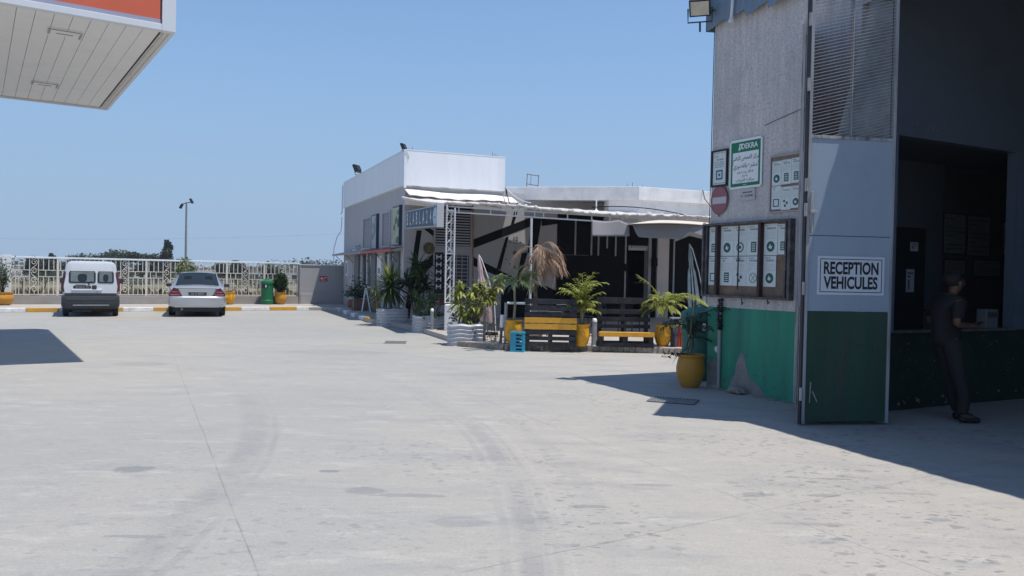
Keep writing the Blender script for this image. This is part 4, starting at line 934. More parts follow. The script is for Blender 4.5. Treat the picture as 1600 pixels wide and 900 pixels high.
# projecting name board hung between the wall corner and the truss
pA = Vector((-3.30, 24.5)); pB = Vector((-1.90, 20.3)); dv = pB - pA; Ls = dv.length
S = thing('cafe_name_board', 'long blue grey board reading BLABLA hung under the awning edge', 'sign', (pA.x, pA.y, 2.885), math.atan2(dv.y, dv.x))
sl = (2.75 - 2.885) / Ls
mb = MB(); mb.prism([(0, 0), (Ls, sl * Ls), (Ls, sl * Ls + .56), (0, .53)], -.001, .10, 'y'); mb.build('frame', mat('board_frame', (.42, .43, .45), .6, .06, 4), S)
mb = MB(); mb.prism([(.12, .035), (Ls - .05, sl * Ls + .035), (Ls - .05, sl * Ls + .525), (.12, .495)], -.012, -.0015, 'y'); mb.build('panel', mat('board_slate', (.07, .105, .15), .6, .12, 4), S)
mb = MB()
for i, ch in enumerate('BLABLA24'):
    x = .38 + i * .455; mb.text(ch, x, -.014, .265 + sl * x, .50, sx=.70, off=.012)
mb.build('lettering', mat('letter_pale', (.62, .68, .74), .6, .1, 5), S)
mb = MB(); mb.disc(Ls - .32, .27 + sl * (Ls - .3), .235, -.02, -.0125, 28); mb.build('logo_disc', mat('logo_pale', (.42, .52, .60), .5, .08, 5), S)
mb = MB(); mb.box(Ls - .42, Ls - .22, -.0225, -.0205, .24 + sl * Ls, .27 + sl * Ls); mb.build('logo_mark', mat('logo_slate', (.12, .2, .28), .6), S)
mb = MB(); mb.box(Ls + .002, Ls + .05, -.05, .13, sl * Ls - .02, sl * Ls + .58); mb.build('end_panel', mat('end_panel', (.5, .5, .52), .7, .08, 4), S)

# big white membrane awning on its steel frame
AW = thing('terrace_awning', 'long white corrugated awning sloping down over the cafe terrace', 'awning')
fL = Vector((-1.78, 20.6, 3.37)); fR = Vector((5.7, 19.4, 3.0)); bL = Vector((-3.47, 25.0, 3.90)); bR = Vector((8.4, 29.2, 3.80))
def aw(u, v, dz=0):
    f = fL.lerp(fR, u) + Vector((0, 0, .035 * math.sin(u * 9) - .03 * u)); 
    bz = bL.lerp(bR, u); bz.z = 3.92 - .10 * min(1, u * 2.6)
    p = f.lerp(bz, v); p.z += .007 * math.sin(u * 150) + .008 * math.sin(u * 31 + v * 3) * math.sin(u * 77) + dz - .03 * math.sin(v * math.pi)
    return p
mb = MB(); mb.sheet(lambda u, v: aw(u, v), 330, 14); awning_dull = mat('awning_dull', (0.60, 0.57, 0.535), 0.75, 0.15, 5, 0.006, dirt=(0.33, 0.28, 0.24), dirt_amt=0.7, dirt_scale=6); o = mb.build('sheet', awning_dull, AW, smooth=60); o.modifiers.new('thickness', 'SOLIDIFY').thickness = .015
mb = MB(); rr = random.Random(21); n = 170; pts = []; rad = []
for i in range(n + 1):
    p = aw(i / n, 0) + Vector((0, -.02, -.005 + rr.uniform(-.012, .012))); pts.append(p); rad.append(.032 + .018 * abs(math.sin(i * .37)) * rr.random() + (.035 if rr.random() < .14 else 0))
mb.tube(pts, rad, 7); mb.build('edge_roll', awning_dull, AW, smooth=70)
mb = MB(); n = 60
mb.tube([aw(0, i / n) + Vector((-.0, 0, -.02)) for i in range(n + 1)], .035, 6); mb.build('side_edge', awning_white, AW, smooth=70)
mb = MB()
def flash(u, v):
    x = -.04 + 3.6 * u; p = Vector(cw(x, -.1 - .62 * v)); return (p.x, p.y, 4.13 - .03 * u - .24 * v + .012 * math.sin(u * 40) * v + .02 * math.sin(u * 9 + 1))
mb.sheet(flash, 90, 4); o = mb.build('flashing', awning_white, AW, smooth=60); o.modifiers.new('thickness', 'SOLIDIFY').thickness = .012
mb = MB(); d1 = Vector((0, .06, -.075)); d2 = Vector((0, .06, -.215))
def fr_(u): p = fL.lerp(fR, u); p.z -= .035 * u; return p
mb.beam(fr_(0.01) + d1, fr_(1) + d1, .035); mb.beam(fr_(0.01) + d2, fr_(1) + d2, .035)
for u in (.01, .05, .16, .245, .31, .34, .42, .5, .56, .60, .66, .75, .83, .92, .99): mb.beam(fr_(u) + d1, fr_(u) + d2, .028)
for u in (.0, .2, .4, .6, .8, 1.0):
    p = aw(u, 0, -.06); q = aw(u, .96, -.06); mb.beam(p, q, .04)
mb.build('rail', pipe_white, AW)
mb = MB(); mb.tube([(.46, 19.95, .119), (.45, 19.95, 2.98)], .03, 8); mb.build('post', pipe_white, AW)
mb = MB(); mb.tube([(4.60, 19.15, .119), (4.58, 19.2, 2.9)], .035, 8); mb.tube([(4.95, 20.5, .119), (4.95, 20.5, 2.95)], .04, 8); mb.build('post', grey_metal, AW)
mb = MB(); mb.tube([(-1.06, 22.0, .119), (-1.12, 22.0, 3.45)], .022, 8); mb.build('rusty_post', rust_m, AW)
# lattice mast on its white cabinet
S = thing('lattice_mast', 'slim white lattice mast carrying the left end of the awning', 'mast', (-1.60, 20.45, .119))
mb = MB(); mb.tube([(-.105, 0, .68), (-.105, 0, 3.2)], .022, 8); mb.tube([(.105, 0, .68), (.105, 0, 3.12)], .022, 8); mb.tube([(0, .18, .68), (0, .18, 3.1)], .02, 8); mb.build('upright', pipe_white, S)
mb = MB(); z = .75; s_ = 1
while z < 3.05:
    mb.tube([(-.105 * s_, 0, z), (.105 * s_, 0, z + .22)], .007, 5); mb.tube([(-.105, 0, z), (0, .18, z + .17)], .008, 5); mb.tube([(.105, 0, z + .17), (0, .18, z)], .008, 5); z += .24; s_ = -s_
for z in (.7, 1.95, 3.05): mb.beam((-.105, 0, z), (.105, 0, z), .025)
mb.build('lacing', pipe_white, S)
S = thing('meter_cabinet', 'low white cabinet under the lattice mast, behind the potted shrubs', 'cabinet', (-1.50, 20.35, .119))
mb = MB(); mb.box(-.2, .2, -.12, .30, 0, .655); mb.build('case', white_paint, S, bevel=.02)
mb = MB(); mb.box(.03, .14, -.128, -.1205, .2, .4); mb.build('hatch', mat('hatch_grey', (.3, .3, .3), .6), S)
# vertical black sign on two brackets
S = thing('vertical_sign', 'narrow black hanging sign with pale rungs, bracketed left of the lattice mast', 'sign', (-1.88, 20.6, 1.05), R(-12))
mb = MB(); mb.box(-.12, .10, -.03, .03, 0, 1.05); mb.build('board', black_paint, S, bevel=.005)
mb = MB()
for i in range(5):
    z = .93 - i * .19; mb.box(-.075, -.05, -.036, -.0305, z - .06, z + .06); mb.box(.04, .065, -.036, -.0305, z - .06, z + .06); mb.box(-.05, .04, -.036, -.0305, z - .012, z + .02)
mb.build('lettering', mat('sign_grey', (.36, .36, .36), .6), S)
mb = MB(); mb.beam((.1, 0, .98), (.3, 0, .98), .06, .05); mb.beam((.1, 0, .36), (.3, 0, .36), .06, .05); mb.build('bracket', black_paint, S)

# fabric shades hanging under the awning front
shade_m = mat('shade_fabric', (0.29, 0.285, 0.295), 0.85, 0.06, 4, trans=0.1)
mb = MB()
def sh1(u, v):
    x = 1.90 + .90 * u; w_ = .39 * (1 - .12 * u); top = 2.93 - .03 * math.sin(u * 5) - (.0 if u < .72 else (u - .72) * .45)
    bot = 2.53 + .02 * u; return (x, 19.35 + .12 * math.sin(u * 3) - .12 * v, top + (bot - top) * v)
mb.sheet(sh1, 24, 8); mb.tube([(2.55, 19.3, 2.93), (2.80, 19.25, 2.55)], .006, 4)
o = mesh_thing('shade_cloth', mb, shade_m, 'short grey fabric shade hanging under the awning, left of two', 'shade cloth', group='fabric shades under the awning', smooth=60); o.modifiers.new('thickness', 'SOLIDIFY').thickness = .006
mb = MB()
def sh2(u, v):
    x = 2.84 + 1.78 * u; top = 2.84 + .05 * math.sin(u * math.pi) - .02 * u
    if u < .1: bot = 2.80 - .28 * math.sin(u / .1 * math.pi / 2)
    elif u < .66: bot = 2.52 - .05 * (u - .1)
    else: bot = 2.49 + .17 * math.sin(min(1, (u - .66) / .12) * math.pi / 2) - .17 * max(0, (u - .78) / .22)
    return (x, 19.15 + .16 * math.sin(u * 4) - .14 * v * (1 - .4 * u), top + (bot - top) * v)
mb.sheet(sh2, 48, 8)
o = mesh_thing('shade_cloth', mb, shade_m, 'long grey fabric shade with scalloped hem, nearest the workshop wall', 'shade cloth', group='fabric shades under the awning', smooth=60); o.modifiers.new('thickness', 'SOLIDIFY').thickness = .006
mb = MB()
mb.sheet(lambda u, v: (2.75 + 1.95 * u, 19.02 + .35 * v, 2.83 + .04 * math.sin(u * math.pi) + .09 * v * math.sin(min(1, u * 2.2) * math.pi / 2)), 36, 4)
o = mesh_thing('canvas_strip', mb, mat('canvas_cream', (.62, .55, .47), .8, .1, 5), 'cream canvas strip lying over the long grey shade', 'canvas', smooth=60); o.modifiers.new('thickness', 'SOLIDIFY').thickness = .012

# rooftop items
floodlight('dark floodlight on the far end of the cafe parapet', (-6.35, 32.3, 5.68), R(-110), R(25), 1.25)
floodlight('small floodlight on the near corner of the cafe parapet', (-3.50, 25.15, 5.50), R(-110), R(25), .75)
S = thing('rooftop_frame', 'small rusty metal frame standing on the cafe roof', 'frame', (.42, 27.0, 4.47), R(10))
mb = MB(); 
for x in (0, .39): mb.beam((x, 0, 0), (x + .02, 0, .47), .022)
for z in (.12, .45): mb.beam((.0, 0, z + .03), (.4, 0, z - .02), .022)
mb.beam((.14, 0, .12), (.15, 0, .45), .015); mb.build('bar', rust_m, S)

# ------------------------------------------------------------------ fence along the yard's far side
fence_white = mat('fence_cream', (0.66, 0.62, 0.56), 0.55, 0.06, 6, dirt=(.42, .36, .3), dirt_amt=.4, dirt_scale=8)
FZ = math.atan2(FD.y, FD.x)
T = thing('iron_fence', 'cream wrought iron fence of bars and scrolls on a low wall', 'fence', (FP.x, FP.y, 0), FZ)
f0, f1 = -18.05, 10.43
mb = MB(); mb.box(f0, f1, -.1, .1, .119, .43); mb.build('base_wall', mat('base_wall_plaster', (.34, .32, .30), .9, .12, 3, .004, dirt=(.2, .18, .16), dirt_amt=.6), T, bevel=.01)
mb = MB(); mb.box(f0, f1, -.03, .03, 1.80, 1.865); mb.build('top_rail', sign_white, T, bevel=.008)
mb = MB(); mb.box(f0, f1, -.02, .02, .455, .49); mb.build('bottom_rail', fence_white, T)
for x in (-12.2, -6.0, -.28): mb = MB(); mb.box(x, x + .27, -.14, .14, .119, 1.90); mb.build('pillar', white_paint, T, bevel=.01)
for k in range(-11, 8):
    x = -.05 + 1.5 * k
    if x + 1.5 > f1 + .1: break
    mb = MB(); mb.box(x + 1.475, x + 1.525, -.026, .026, .35, 1.80); mb.build('post', fence_white, T)
pan = MB()
B_ = .026
for x in (.61, .89, .04): pan.box(x - B_ / 2, x + B_ / 2, -.013, .013, .49, 1.80)
for x in (.10, .28, .44, 1.05, 1.22, 1.38):
    pan.box(x - B_ / 2, x + B_ / 2, -.0125, .0125, 1.385, 1.80)
    if x > .1: pan.box(x - B_ / 2, x + B_ / 2, -.0125, .0125, .49, 1.12)
pan.box(.17, .196, -.0125, .0125, .49, 1.12)
for x in (.36, 1.12, .16): pan.box(x - B_ / 2, x + B_ / 2, -.0124, .0124, 1.145, 1.36)
for a, b_ in ((.053, .597), (.903, 1.47)): pan.box(a, b_, -.014, .014, 1.36, 1.385); pan.box(a, b_, -.014, .014, 1.12, 1.145)
pan0 = pan.build('panel', fence_white, T)
scr = MB()
for i, zc in enumerate((.66, 1.0, 1.34, 1.66)):
    s_ = 1 if i % 2 else -1
    scr.tube([(.75 + s_ * .10 * (1 - k / 26) * math.cos(k * .42), 0, zc + .12 * (1 - k / 26) * math.sin(k * .42)) for k in range(20)], .011, 5)
    if i < 3: scr.tube([(.75 + s_ * .11, 0, zc), (.75 + s_ * .03, 0, zc + .13), (.75 - s_ * .06, 0, zc + .2), (.75 - s_ * .1, 0, zc + .3)], .011, 5)
scr0 = scr.build('scroll', fence_white, pan0)
first = True
for k in range(-11, 7):
    x = -.05 + 1.5 * k
    if x + 1.45 > f1: break
    if first: pan0.location = (x, 0, 0); first = False; continue
    c = pan0.copy(); col.objects.link(c); c.parent = T; c.location = (x, 0, 0)
    d = scr0.copy(); col.objects.link(d); d.parent = c
# plain wall between fence and cafe
T = thing('boundary_wall', 'plain grey rendered wall joining the fence to the cafe', 'wall', (FP.x, FP.y, 0), FZ)
mb = MB(); mb.box(10.44, 12.9, -.12, .12, .119, 1.77); mb.build('panel', pale_plaster, T, bevel=.01)
mb = MB(); mb.box(10.44, 12.9, -.17, -.121, .119, .55); mb.box(10.40, 10.44, -.15, .15, .119, 1.75); mb.build('plinth', pale_plaster, T, bevel=.01)
mb = MB(); mb.box(10.40, 12.9, -.15, .15, 1.771, 1.80); mb.build_each('coping', white_paint, T)
S = thing('wall_sign', 'small red plate with white marks on the grey boundary wall', 'sign', (*fpt(11.26, -.125), 1.09), FZ)
mb = MB(); mb.box(0, .34, -.012, 0, 0, .22); mb.build('plate', mat('plate_red', (.42, .02, .03), .5, .1, 5), S)
mb = MB(); mb.prism([(.03, .13), (.09, .18), (.09, .155), (.17, .155), (.17, .105), (.09, .105), (.09, .08)], -.014, -.0122, 'y'); mb.box(.2, .31, -.014, -.0122, .14, .17); mb.box(.05, .28, -.014, -.0122, .045, .065); mb.build('marking', sign_white, S)

# ------------------------------------------------------------------ vehicles (x right, y forward, origin under the rear bumper)
def loft(mb, st, z_of, seg=None):
    """st: list of (y, half-profile [(x,z)...] from bottom centre round to top centre); mirrored into a closed skin"""
    rings = []
    for y, hp in st:
        ring_ = [(x, y, z) for x, z in hp] + [(-x, y, z) for x, z in reversed(hp[1:-1])]
        rings.append(ring_)
    n = len(rings[0]); vs = [p for r_ in rings for p in r_]
    fs = [(i * n + k, i * n + (k + 1) % n, (i + 1) * n + (k + 1) % n, (i + 1) * n + k) for i in range(len(rings) - 1) for k in range(n)]
    fs += [tuple(range(n))[::-1], tuple(range((len(rings) - 1) * n, len(rings) * n))]
    fs = [f[::-1] for f in fs]
    mb._add(vs, fs)
def wheel(T, x, y, r, w_):
    mb = MB(); M4 = Matrix.Translation((x, y, r)) @ Matrix.Rotation(math.pi / 2, 4, 'Y'); mb.T = M4
    mb.lathe([(r * .66, -w_ / 2), (r * .93, -w_ / 2), (r, -w_ / 2 + .03), (r, w_ / 2 - .03), (r * .93, w_ / 2), (r * .66, w_ / 2)], (0, 0, 0), 28)
    wo_ = mb.build('wheel', tyre_m, T, smooth=40)
    mb = MB(); mb.T = M4; s_ = 1
    for side in (-1, 1):
        mb.lathe([(r * .64, side * (w_ / 2 + .004) - .008), (r * .64, side * (w_ / 2 + .004)), (r * .2, side * (w_ / 2 + .012)), (.02, side * (w_ / 2 + .013))], (0, 0, 0), 20)
    mb.build('rim', mat('rim_silver', (.42, .43, .44), .35, .05, 5, metal=.7), wo_, smooth=40)
silver_paint = mat('silver_paint', (0.50, 0.505, 0.515), 0.3, 0.02, 2, metal=0.55, coat=0.6)
van_paint = mat('white_van_paint', (0.60, 0.63, 0.67), 0.3, 0.03, 2, coat=0.5, dirt=(.5, .48, .45), dirt_amt=.25)
bumper_black = mat('bumper_black', (0.035, 0.037, 0.042), 0.55, 0.15, 4)
tail_red = mat('tail_red', (0.13, 0.012, 0.03), 0.2, 0.1, 8, coat=.5)
tail_dark = mat('tail_dark', (0.05, 0.012, 0.03), 0.2, 0.2, 8, coat=.5)
car_glass = mat('car_glass', (0.02, 0.03, 0.04), 0.05, 0.1, 2, spec=0.35)
interior_grey = mat('car_interior', (0.15, 0.18, 0.19), .7, .25, 3)
chrome = mat('chrome', (0.7, 0.7, 0.72), 0.18, 0.02, 2, metal=0.9)

# van
V = thing('parked_van', 'small white panel van parked nose to the kerb, left of the silver car', 'van', (-12.93, 24.56, 0), R(27.0)); V.scale = (.93, .95, .955)
def vp(hw, zb_, zt, rw, ro=.10):      # van half profile
    return [(0, zb_), (hw * .9, zb_), (hw, zb_ + .08), (hw * 1.0, zb_ + .35), (hw * .995, 1.0), (hw * .975, 1.15), (rw + .07, zt - .16), (rw + .01, zt - .05), (rw - ro, zt - .004), (rw * .4, zt), (0, zt)]
st = [(.075, vp(.76, .42, 1.70, .60)), (.10, vp(.80, .36, 1.755, .655)), (.30, vp(.828, .30, 1.79, .675)), (.9, vp(.83, .28, 1.80, .68)), (2.0, vp(.83, .28, 1.80, .68)), (2.55, vp(.83, .28, 1.77, .66)),
      (2.75, vp(.83, .28, 1.70, .64)), (3.1, [(0, .28), (.74, .28), (.82, .36), (.82, .6), (.81, .92), (.79, 1.02), (.73, 1.32), (.68, 1.36), (.6, 1.38), (.3, 1.39), (0, 1.39)]),
      (3.4, [(0, .28), (.72, .28), (.8, .36), (.8, .6), (.79, .88), (.76, .96), (.68, 1.05), (.62, 1.07), (.55, 1.09), (.3, 1.10), (0, 1.10)]),
      (3.85, [(0, .3), (.66, .3), (.74, .38), (.74, .55), (.72, .74), (.69, .82), (.6, .88), (.55, .9), (.5, .91), (.25, .92), (0, .92)]),
      (3.98, [(0, .34), (.55, .34), (.62, .42), (.62, .52), (.6, .62), (.57, .68), (.5, .72), (.45, .73), (.4, .74), (.2, .75), (0, .75)])]
mb = MB(); loft(mb, st, None); mb.build('body', van_paint, V, smooth=35)
def vt(z): return .075 + max(0, z - .95) * .09     # rear face leans forward with height
def rear_poly(pts, y0, y1, name, m, par, bevel=.006, T_=None):
    mb = MB(); n = len(pts)
    if sum(pts[i][0] * pts[(i + 1) % n][1] - pts[(i + 1) % n][0] * pts[i][1] for i in range(n)) < 0: pts = pts[::-1]
    mb._add([(x, vt(z) + y0, z) for x, z in pts] + [(x, vt(z) + y1, z) for x, z in pts], [tuple(range(n)), tuple(range(n, 2 * n))[::-1]] + [(i, n + i, n + (i + 1) % n, (i + 1) % n) for i in range(n)])
    return mb.build(name, m, par, bevel=bevel)
def rr_rect(x0, x1, z0, z1, r_, tl=None, tr=None, n=4):
    out = []
    for cx, cz, a0, rad in ((x1, z0, -90, r_), (x1, z1, 0, tr or r_), (x0, z1, 90, tl or r_), (x0, z0, 180, r_)):
        sx = -1 if cx == x1 else 1; sz = 1 if cz == z0 else -1
        for k in range(n + 1):
            a = R(a0 + 90 * k / n); out.append((cx + sx * rad + rad * math.cos(a), cz + sz * rad + rad * math.sin(a)))
    return out
# tailgate skin of the two barn doors, sitting proud of the body end
rear_poly([(-.765, .74), (.765, .74), (.79, .98), (.755, 1.2), (.665, 1.66), (.60, 1.735), (-.60, 1.735), (-.665, 1.66), (-.755, 1.2), (-.79, .98)], -.035, .05, 'rear_door_skin', van_paint, V, .015)
d1 = rear_poly([(.176, .76), (.186, .76), (.186, 1.70), (.176, 1.70)], -.0385, -.034, 'door_gap', ink, V, 0)
for (x0, x1, tl, tr) in ((-.62, .115, .16, .05), (.215, .655, .05, .14)):
    o = rear_poly(rr_rect(x0 - .025, x1 + .025, 1.085, 1.665, .06, tl, tr), -.043, -.036, 'rear_window', bumper_black, V, .003)
    rear_poly(rr_rect(x0, x1, 1.11, 1.64, .05, tl * .9, tr * .9), -.047, -.0432, 'pane', car_glass, o, 0)
    q = rear_poly(rr_rect(x0 + .03, x1 - .03, 1.13, 1.46, .03), -.0485, -.0472, 'view_through', interior_grey, o, 0)
    w_ = x1 - x0
    rear_poly(rr_rect(x0 + w_ * .32, x0 + w_ * .68, 1.13, 1.38, .08), -.050, -.0487, 'headrest', car_glass, o, 0)
rear_poly([(-.56, .85), (.32, .85), (.34, .90), (-.56, .90)], -.062, -.036, 'handle_bar', sign_white, V, .008)
pl = rear_poly(rr_rect(-.51, -.0, .905, 1.005, .015), -.05, -.036, 'number_plate', bumper_black, V, 0)
mb = MB(); mb.text('4718 A 15', -.255, .075 - .052, .955, .085, sx=1.05, off=.01); mb.build('lettering', mat('plate_grey_ink', (.3, .3, .3), .6), pl)
rear_poly(rr_rect(.03, .17, .89, 1.02, .03), -.07, -.036, 'door_handle', bumper_black, V, .01)
rear_poly([(-.45, 1.02), (-.15, 1.02), (-.15, 1.035), (-.45, 1.035)], -.05, -.036, 'trim_strip', bumper_black, V, 0)
mb = MB(); mb.beam((-.06, vt(1.1) - .055, 1.1), (.03, vt(1.25) - .05, 1.16), .02); mb.beam((-.06, vt(1.1) - .055, 1.09), (-.07, vt(1.04) - .05, 1.03), .03); mb.build('wiper', ink, V)
rear_poly(rr_rect(-.09, .09, 1.665, 1.695, .01), -.05, -.036, 'brake_light', tail_dark, V, .003)
for s_ in (-1, 1):
    pts = [(s_ * .775, .78), (s_ * .865, .84), (s_ * .86, 1.1), (s_ * .785, 1.46), (s_ * .725, 1.44), (s_ * .745, 1.15), (s_ * .745, .95)]
    rear_poly(pts, -.03, .16, 'tail_light', tail_red if s_ > 0 else tail_dark, V, .01)
    mb = MB(); mb.T = Matrix.Translation((s_ * .93, 2.7, 1.12)); mb.box(-.085, .085, -.05, .06, -.09, .09); o = mb.build('wing_mirror', bumper_black, V, bevel=.025)
mb = MB()   # bumper
def bump(y, hw, z0, z1): return (y, [(0, z0), (hw * .8, z0), (hw * .97, z0 + .04), (hw, z0 + .12), (hw, (z0 + z1) / 2), (hw * .995, z1 - .05), (hw * .96, z1), (hw * .5, z1), (0, z1)])
loft(mb, [bump(-.02, .78, .34, .60), bump(.0, .83, .27, .66), bump(.12, .86, .25, .70), bump(.75, .855, .27, .70)], None); mb.build('rear_bumper', bumper_black, V, smooth=30)
rear_poly([(-.77, .655), (.77, .655), (.76, .765), (-.76, .765)], -.05, .03, 'lower_door_trim', bumper_black, V, .01)
mb = MB(); mb.box(-.52, .55, -.055, -.03, .36, .395); mb.build('bumper_strip', grey_metal, V, bevel=.006)
mb = MB(); mb.box(-.70, .70, -.028, -.021, .56, .585); mb.build('bumper_crease', mat('crease_grey', (.09, .095, .11), .5), V)
mb = MB(); mb.box(-.66, .66, .3, 3.6, .2, .32); mb.box(-.7, .7, .4, .5, .22, .3); mb.build('underbody', ink, V)
for y in (.62, 3.25):
    for s_ in (-1, 1): wheel(V, s_ * .74, y, .29, .17)
mb = MB()
for s_ in (-1, 1): mb.prism([(1.6, 1.16), (2.62, 1.16), (2.98, 1.18), (2.62, 1.62), (1.6, 1.64)], .76 if s_ > 0 else -.80, .80 if s_ > 0 else -.76, 'x')
mb.build_each('side_window', car_glass, V)

# sedan
V = thing('parked_sedan', 'silver saloon car parked nose to the kerb, right of the white van', 'car', (-10.05, 25.55, 0), R(21.0))
def sp_(hw, zb_, zbelt, zt, rw):
    return [(0, zb_), (hw * .85, zb_), (hw * .985, zb_ + .07), (hw, zb_ + .28), (hw * .985, zbelt - .14), (hw * .94, zbelt), (rw + .03, zt - .10), (rw - .03, zt - .03), (rw - .14, zt), (rw * .4, zt + .012), (0, zt + .015)]
def spl(hw, zb_, zbelt, crown):           # bonnet or boot section: no cabin
    return [(0, zb_), (hw * .85, zb_), (hw * .985, zb_ + .07), (hw, zb_ + .28), (hw * .985, zbelt - .14), (hw * .94, zbelt - .03), (hw * .86, zbelt), (hw * .76, zbelt + crown * .3), (hw * .6, zbelt + crown * .6), (hw * .3, zbelt + crown * .9), (0, zbelt + crown)]
st = [(.04, spl(.74, .38, .80, .02)), (.07, spl(.80, .34, .885, .02)), (.16, spl(.845, .30, .935, .035)), (.45, spl(.865, .27, .95, .05)), (.70, spl(.868, .26, .955, .055)),
      (.80, sp_(.87, .26, .955, 1.03, .62)), (1.10, sp_(.87, .26, .955, 1.25, .585)), (1.35, sp_(.87, .26, .955, 1.385, .565)), (1.7, sp_(.87, .26, .95, 1.42, .57)), (2.3, sp_(.87, .26, .94, 1.42, .57)), (2.75, sp_(.865, .26, .93, 1.34, .57)),
      (3.1, sp_(.86, .26, .925, 1.14, .60)), (3.35, spl(.86, .27, .92, .06)), (3.9, spl(.84, .28, .84, .06)), (4.3, spl(.76, .3, .72, .05)), (4.45, spl(.6, .34, .6, .03))]
mb = MB(); loft(mb, st, None); mb.build('body', silver_paint, V, smooth=32)
def gpanel(mb, a, b_, k0, k1, side, off=.006, mu=(.03, .03), mv=(.05, .05)):
    """panel proud of the loft between stations a,b and profile points k0,k1"""
    pts = []
    P = lambda s_, k: Vector((side * st[s_][1][k][0], st[s_][0], st[s_][1][k][1]))
    p00, p10, p11, p01 = P(a, k0), P(b_, k0), P(b_, k1), P(a, k1)
    nrm = (p10 - p00).cross(p01 - p00).normalized()
    if nrm.z < 0 and abs(nrm.x) < .5: nrm = -nrm
    if abs(nrm.x) > .5 and nrm.x * side < 0: nrm = -nrm
    B = lambda u, v: p00.lerp(p10, u).lerp(p01.lerp(p11, u), v) + nrm * off
    mb.quad(B(mu[0], mv[0]), B(1 - mu[1], mv[0]), B(1 - mu[1], 1 - mv[1]), B(mu[0], 1 - mv[1]))
mb = MB()   # rear screen follows the slope from boot to roof
P0 = [(-.66, .735, .99), (.66, .735, .99), (.615, 1.0, 1.19), (.565, 1.29, 1.375), (-.565, 1.29, 1.375), (-.615, 1.0, 1.19)]
scn = [(x, y - .008, z + .012) for x, y, z in P0]
for i, (za, hw_) in enumerate(((0, 0),)): pass
def scr_(u, v):
    y = .73 + .585 * v; z0 = 1.0 + (.98 * .4) * (v ** .93); hw_ = .665 - .10 * v
    x = (u * 2 - 1) * hw_; return (x, y, z0 + .028 - .045 * abs(u * 2 - 1) ** 3)
mb.sheet(scr_, 12, 8); o = mb.build('rear_screen', car_glass, V, smooth=60)
mb = MB()
for x in (-.3, .34): mb.prism(rr_rect(x - .12, x + .12, 1.05, 1.30, .06), 1.0 if False else .985, .99, 'y')
for s_ in (-1, 1):
    for a, b_ in ((7, 8), (8, 9), (9, 10)): gpanel(mb, a, b_, 5, 6, s_, mu=(.02, .04), mv=(.12, .1))
mb.build_each('side_window', car_glass, V)
def rp(pts, y0, y1, name, m, par=V, bevel=.004):
    mb = MB(); mb.prism(pts, y0, y1, 'y'); return mb.build(name, m, par, bevel=bevel)
for s_ in (-1, 1):
    mb = MB()
    fy = lambda x: .0 + max(0, abs(x) - .60) * .19
    pts = [(s_ * .46, .665), (s_ * .825, .66), (s_ * .85, .72), (s_ * .70, .93), (s_ * .60, .905)]
    mb._add([(x, fy(x) , z) for x, z in pts] + [(x, fy(x) + .12, z) for x, z in pts], ([tuple(range(5)), tuple(range(5, 10))[::-1]] if s_ > 0 else [tuple(range(5))[::-1], tuple(range(5, 10))]) + [(i, 5 + i, 5 + (i + 1) % 5, (i + 1) % 5) for i in range(5)])
    o = mb.build('tail_light', tail_red, V, bevel=.006)
    mb = MB(); mb._add([(s_ * .50, fy(.5) - .004, .70), (s_ * .80, fy(.8) - .004, .70), (s_ * .79, fy(.79) - .004, .725), (s_ * .53, fy(.53) - .004, .725)], [(0, 1, 2, 3) if s_ > 0 else (3, 2, 1, 0)])
    mb._add([(s_ * .57, fy(.57) - .004, .79), (s_ * .76, fy(.76) - .004, .79), (s_ * .75, fy(.75) - .004, .81), (s_ * .585, fy(.58) - .004, .81)], [(0, 1, 2, 3) if s_ > 0 else (3, 2, 1, 0)])
    mb.build_each('light_strip', mat('lamp_pink', (.5, .22, .25), .3), o)
    mb = MB(); mb.T = Matrix.Translation((s_ * .945, 2.75, .96)); mb.box(-.09, .09, -.05, .06, -.05, .06); mb.build('wing_mirror', bumper_black, V, bevel=.025)
rp([(-.44, .655), (.44, .655), (.56, .90), (-.56, .90)], .0, .06, 'boot_lid', silver_paint, bevel=.012)
rp([(-.60, .905), (.60, .905), (.585, .935), (-.585, .935)], .0, .11, 'boot_lip', silver_paint, bevel=.012)
pl = rp(rr_rect(-.26, .28, .69, .79, .012), -.012, -.0, 'number_plate', bumper_black)
mb = MB(); mb.text('26 A 8847', .01, -.0135, .74, .09, sx=1.05, off=.01); mb.build('lettering', MATS['plate_grey_ink'], pl)
rp([(-.29, .80), (.31, .80), (.31, .815), (-.29, .815)], -.012, -.0, 'chrome_strip', chrome)
def bmp(y, hw, z0, z1): return (y, [(0, z0), (hw * .8, z0), (hw * .96, z0 + .05), (hw, z0 + .14), (hw, z0 + .2), (hw * .99, z1 - .03), (hw * .955, z1), (hw * .5, z1 + .004), (0, z1 + .006)])
mb = MB(); loft(mb, [bmp(-.05, .74, .34, .62), bmp(-.02, .80, .31, .655), (.06,) + bmp(.06, .85, .29, .665)[1:], bmp(.22, .875, .28, .665), bmp(.6, .875, .28, .665)], None); mb.build('rear_bumper', silver_paint, V, smooth=30)
mb = MB(); mb.box(-.72, .72, .02, .4, .17, .33); mb.box(-.68, .68, .4, 4.2, .16, .28); mb.build('underbody', ink, V, bevel=.02)
mb = MB(); mb.tube([(-.45, -.02, .25), (-.45, .3, .25)], .035, 10); mb.build('exhaust', grey_metal, V)
for y in (.98, 3.7):
    for s_ in (-1, 1): wheel(V, s_ * .765, y, .30, .20)

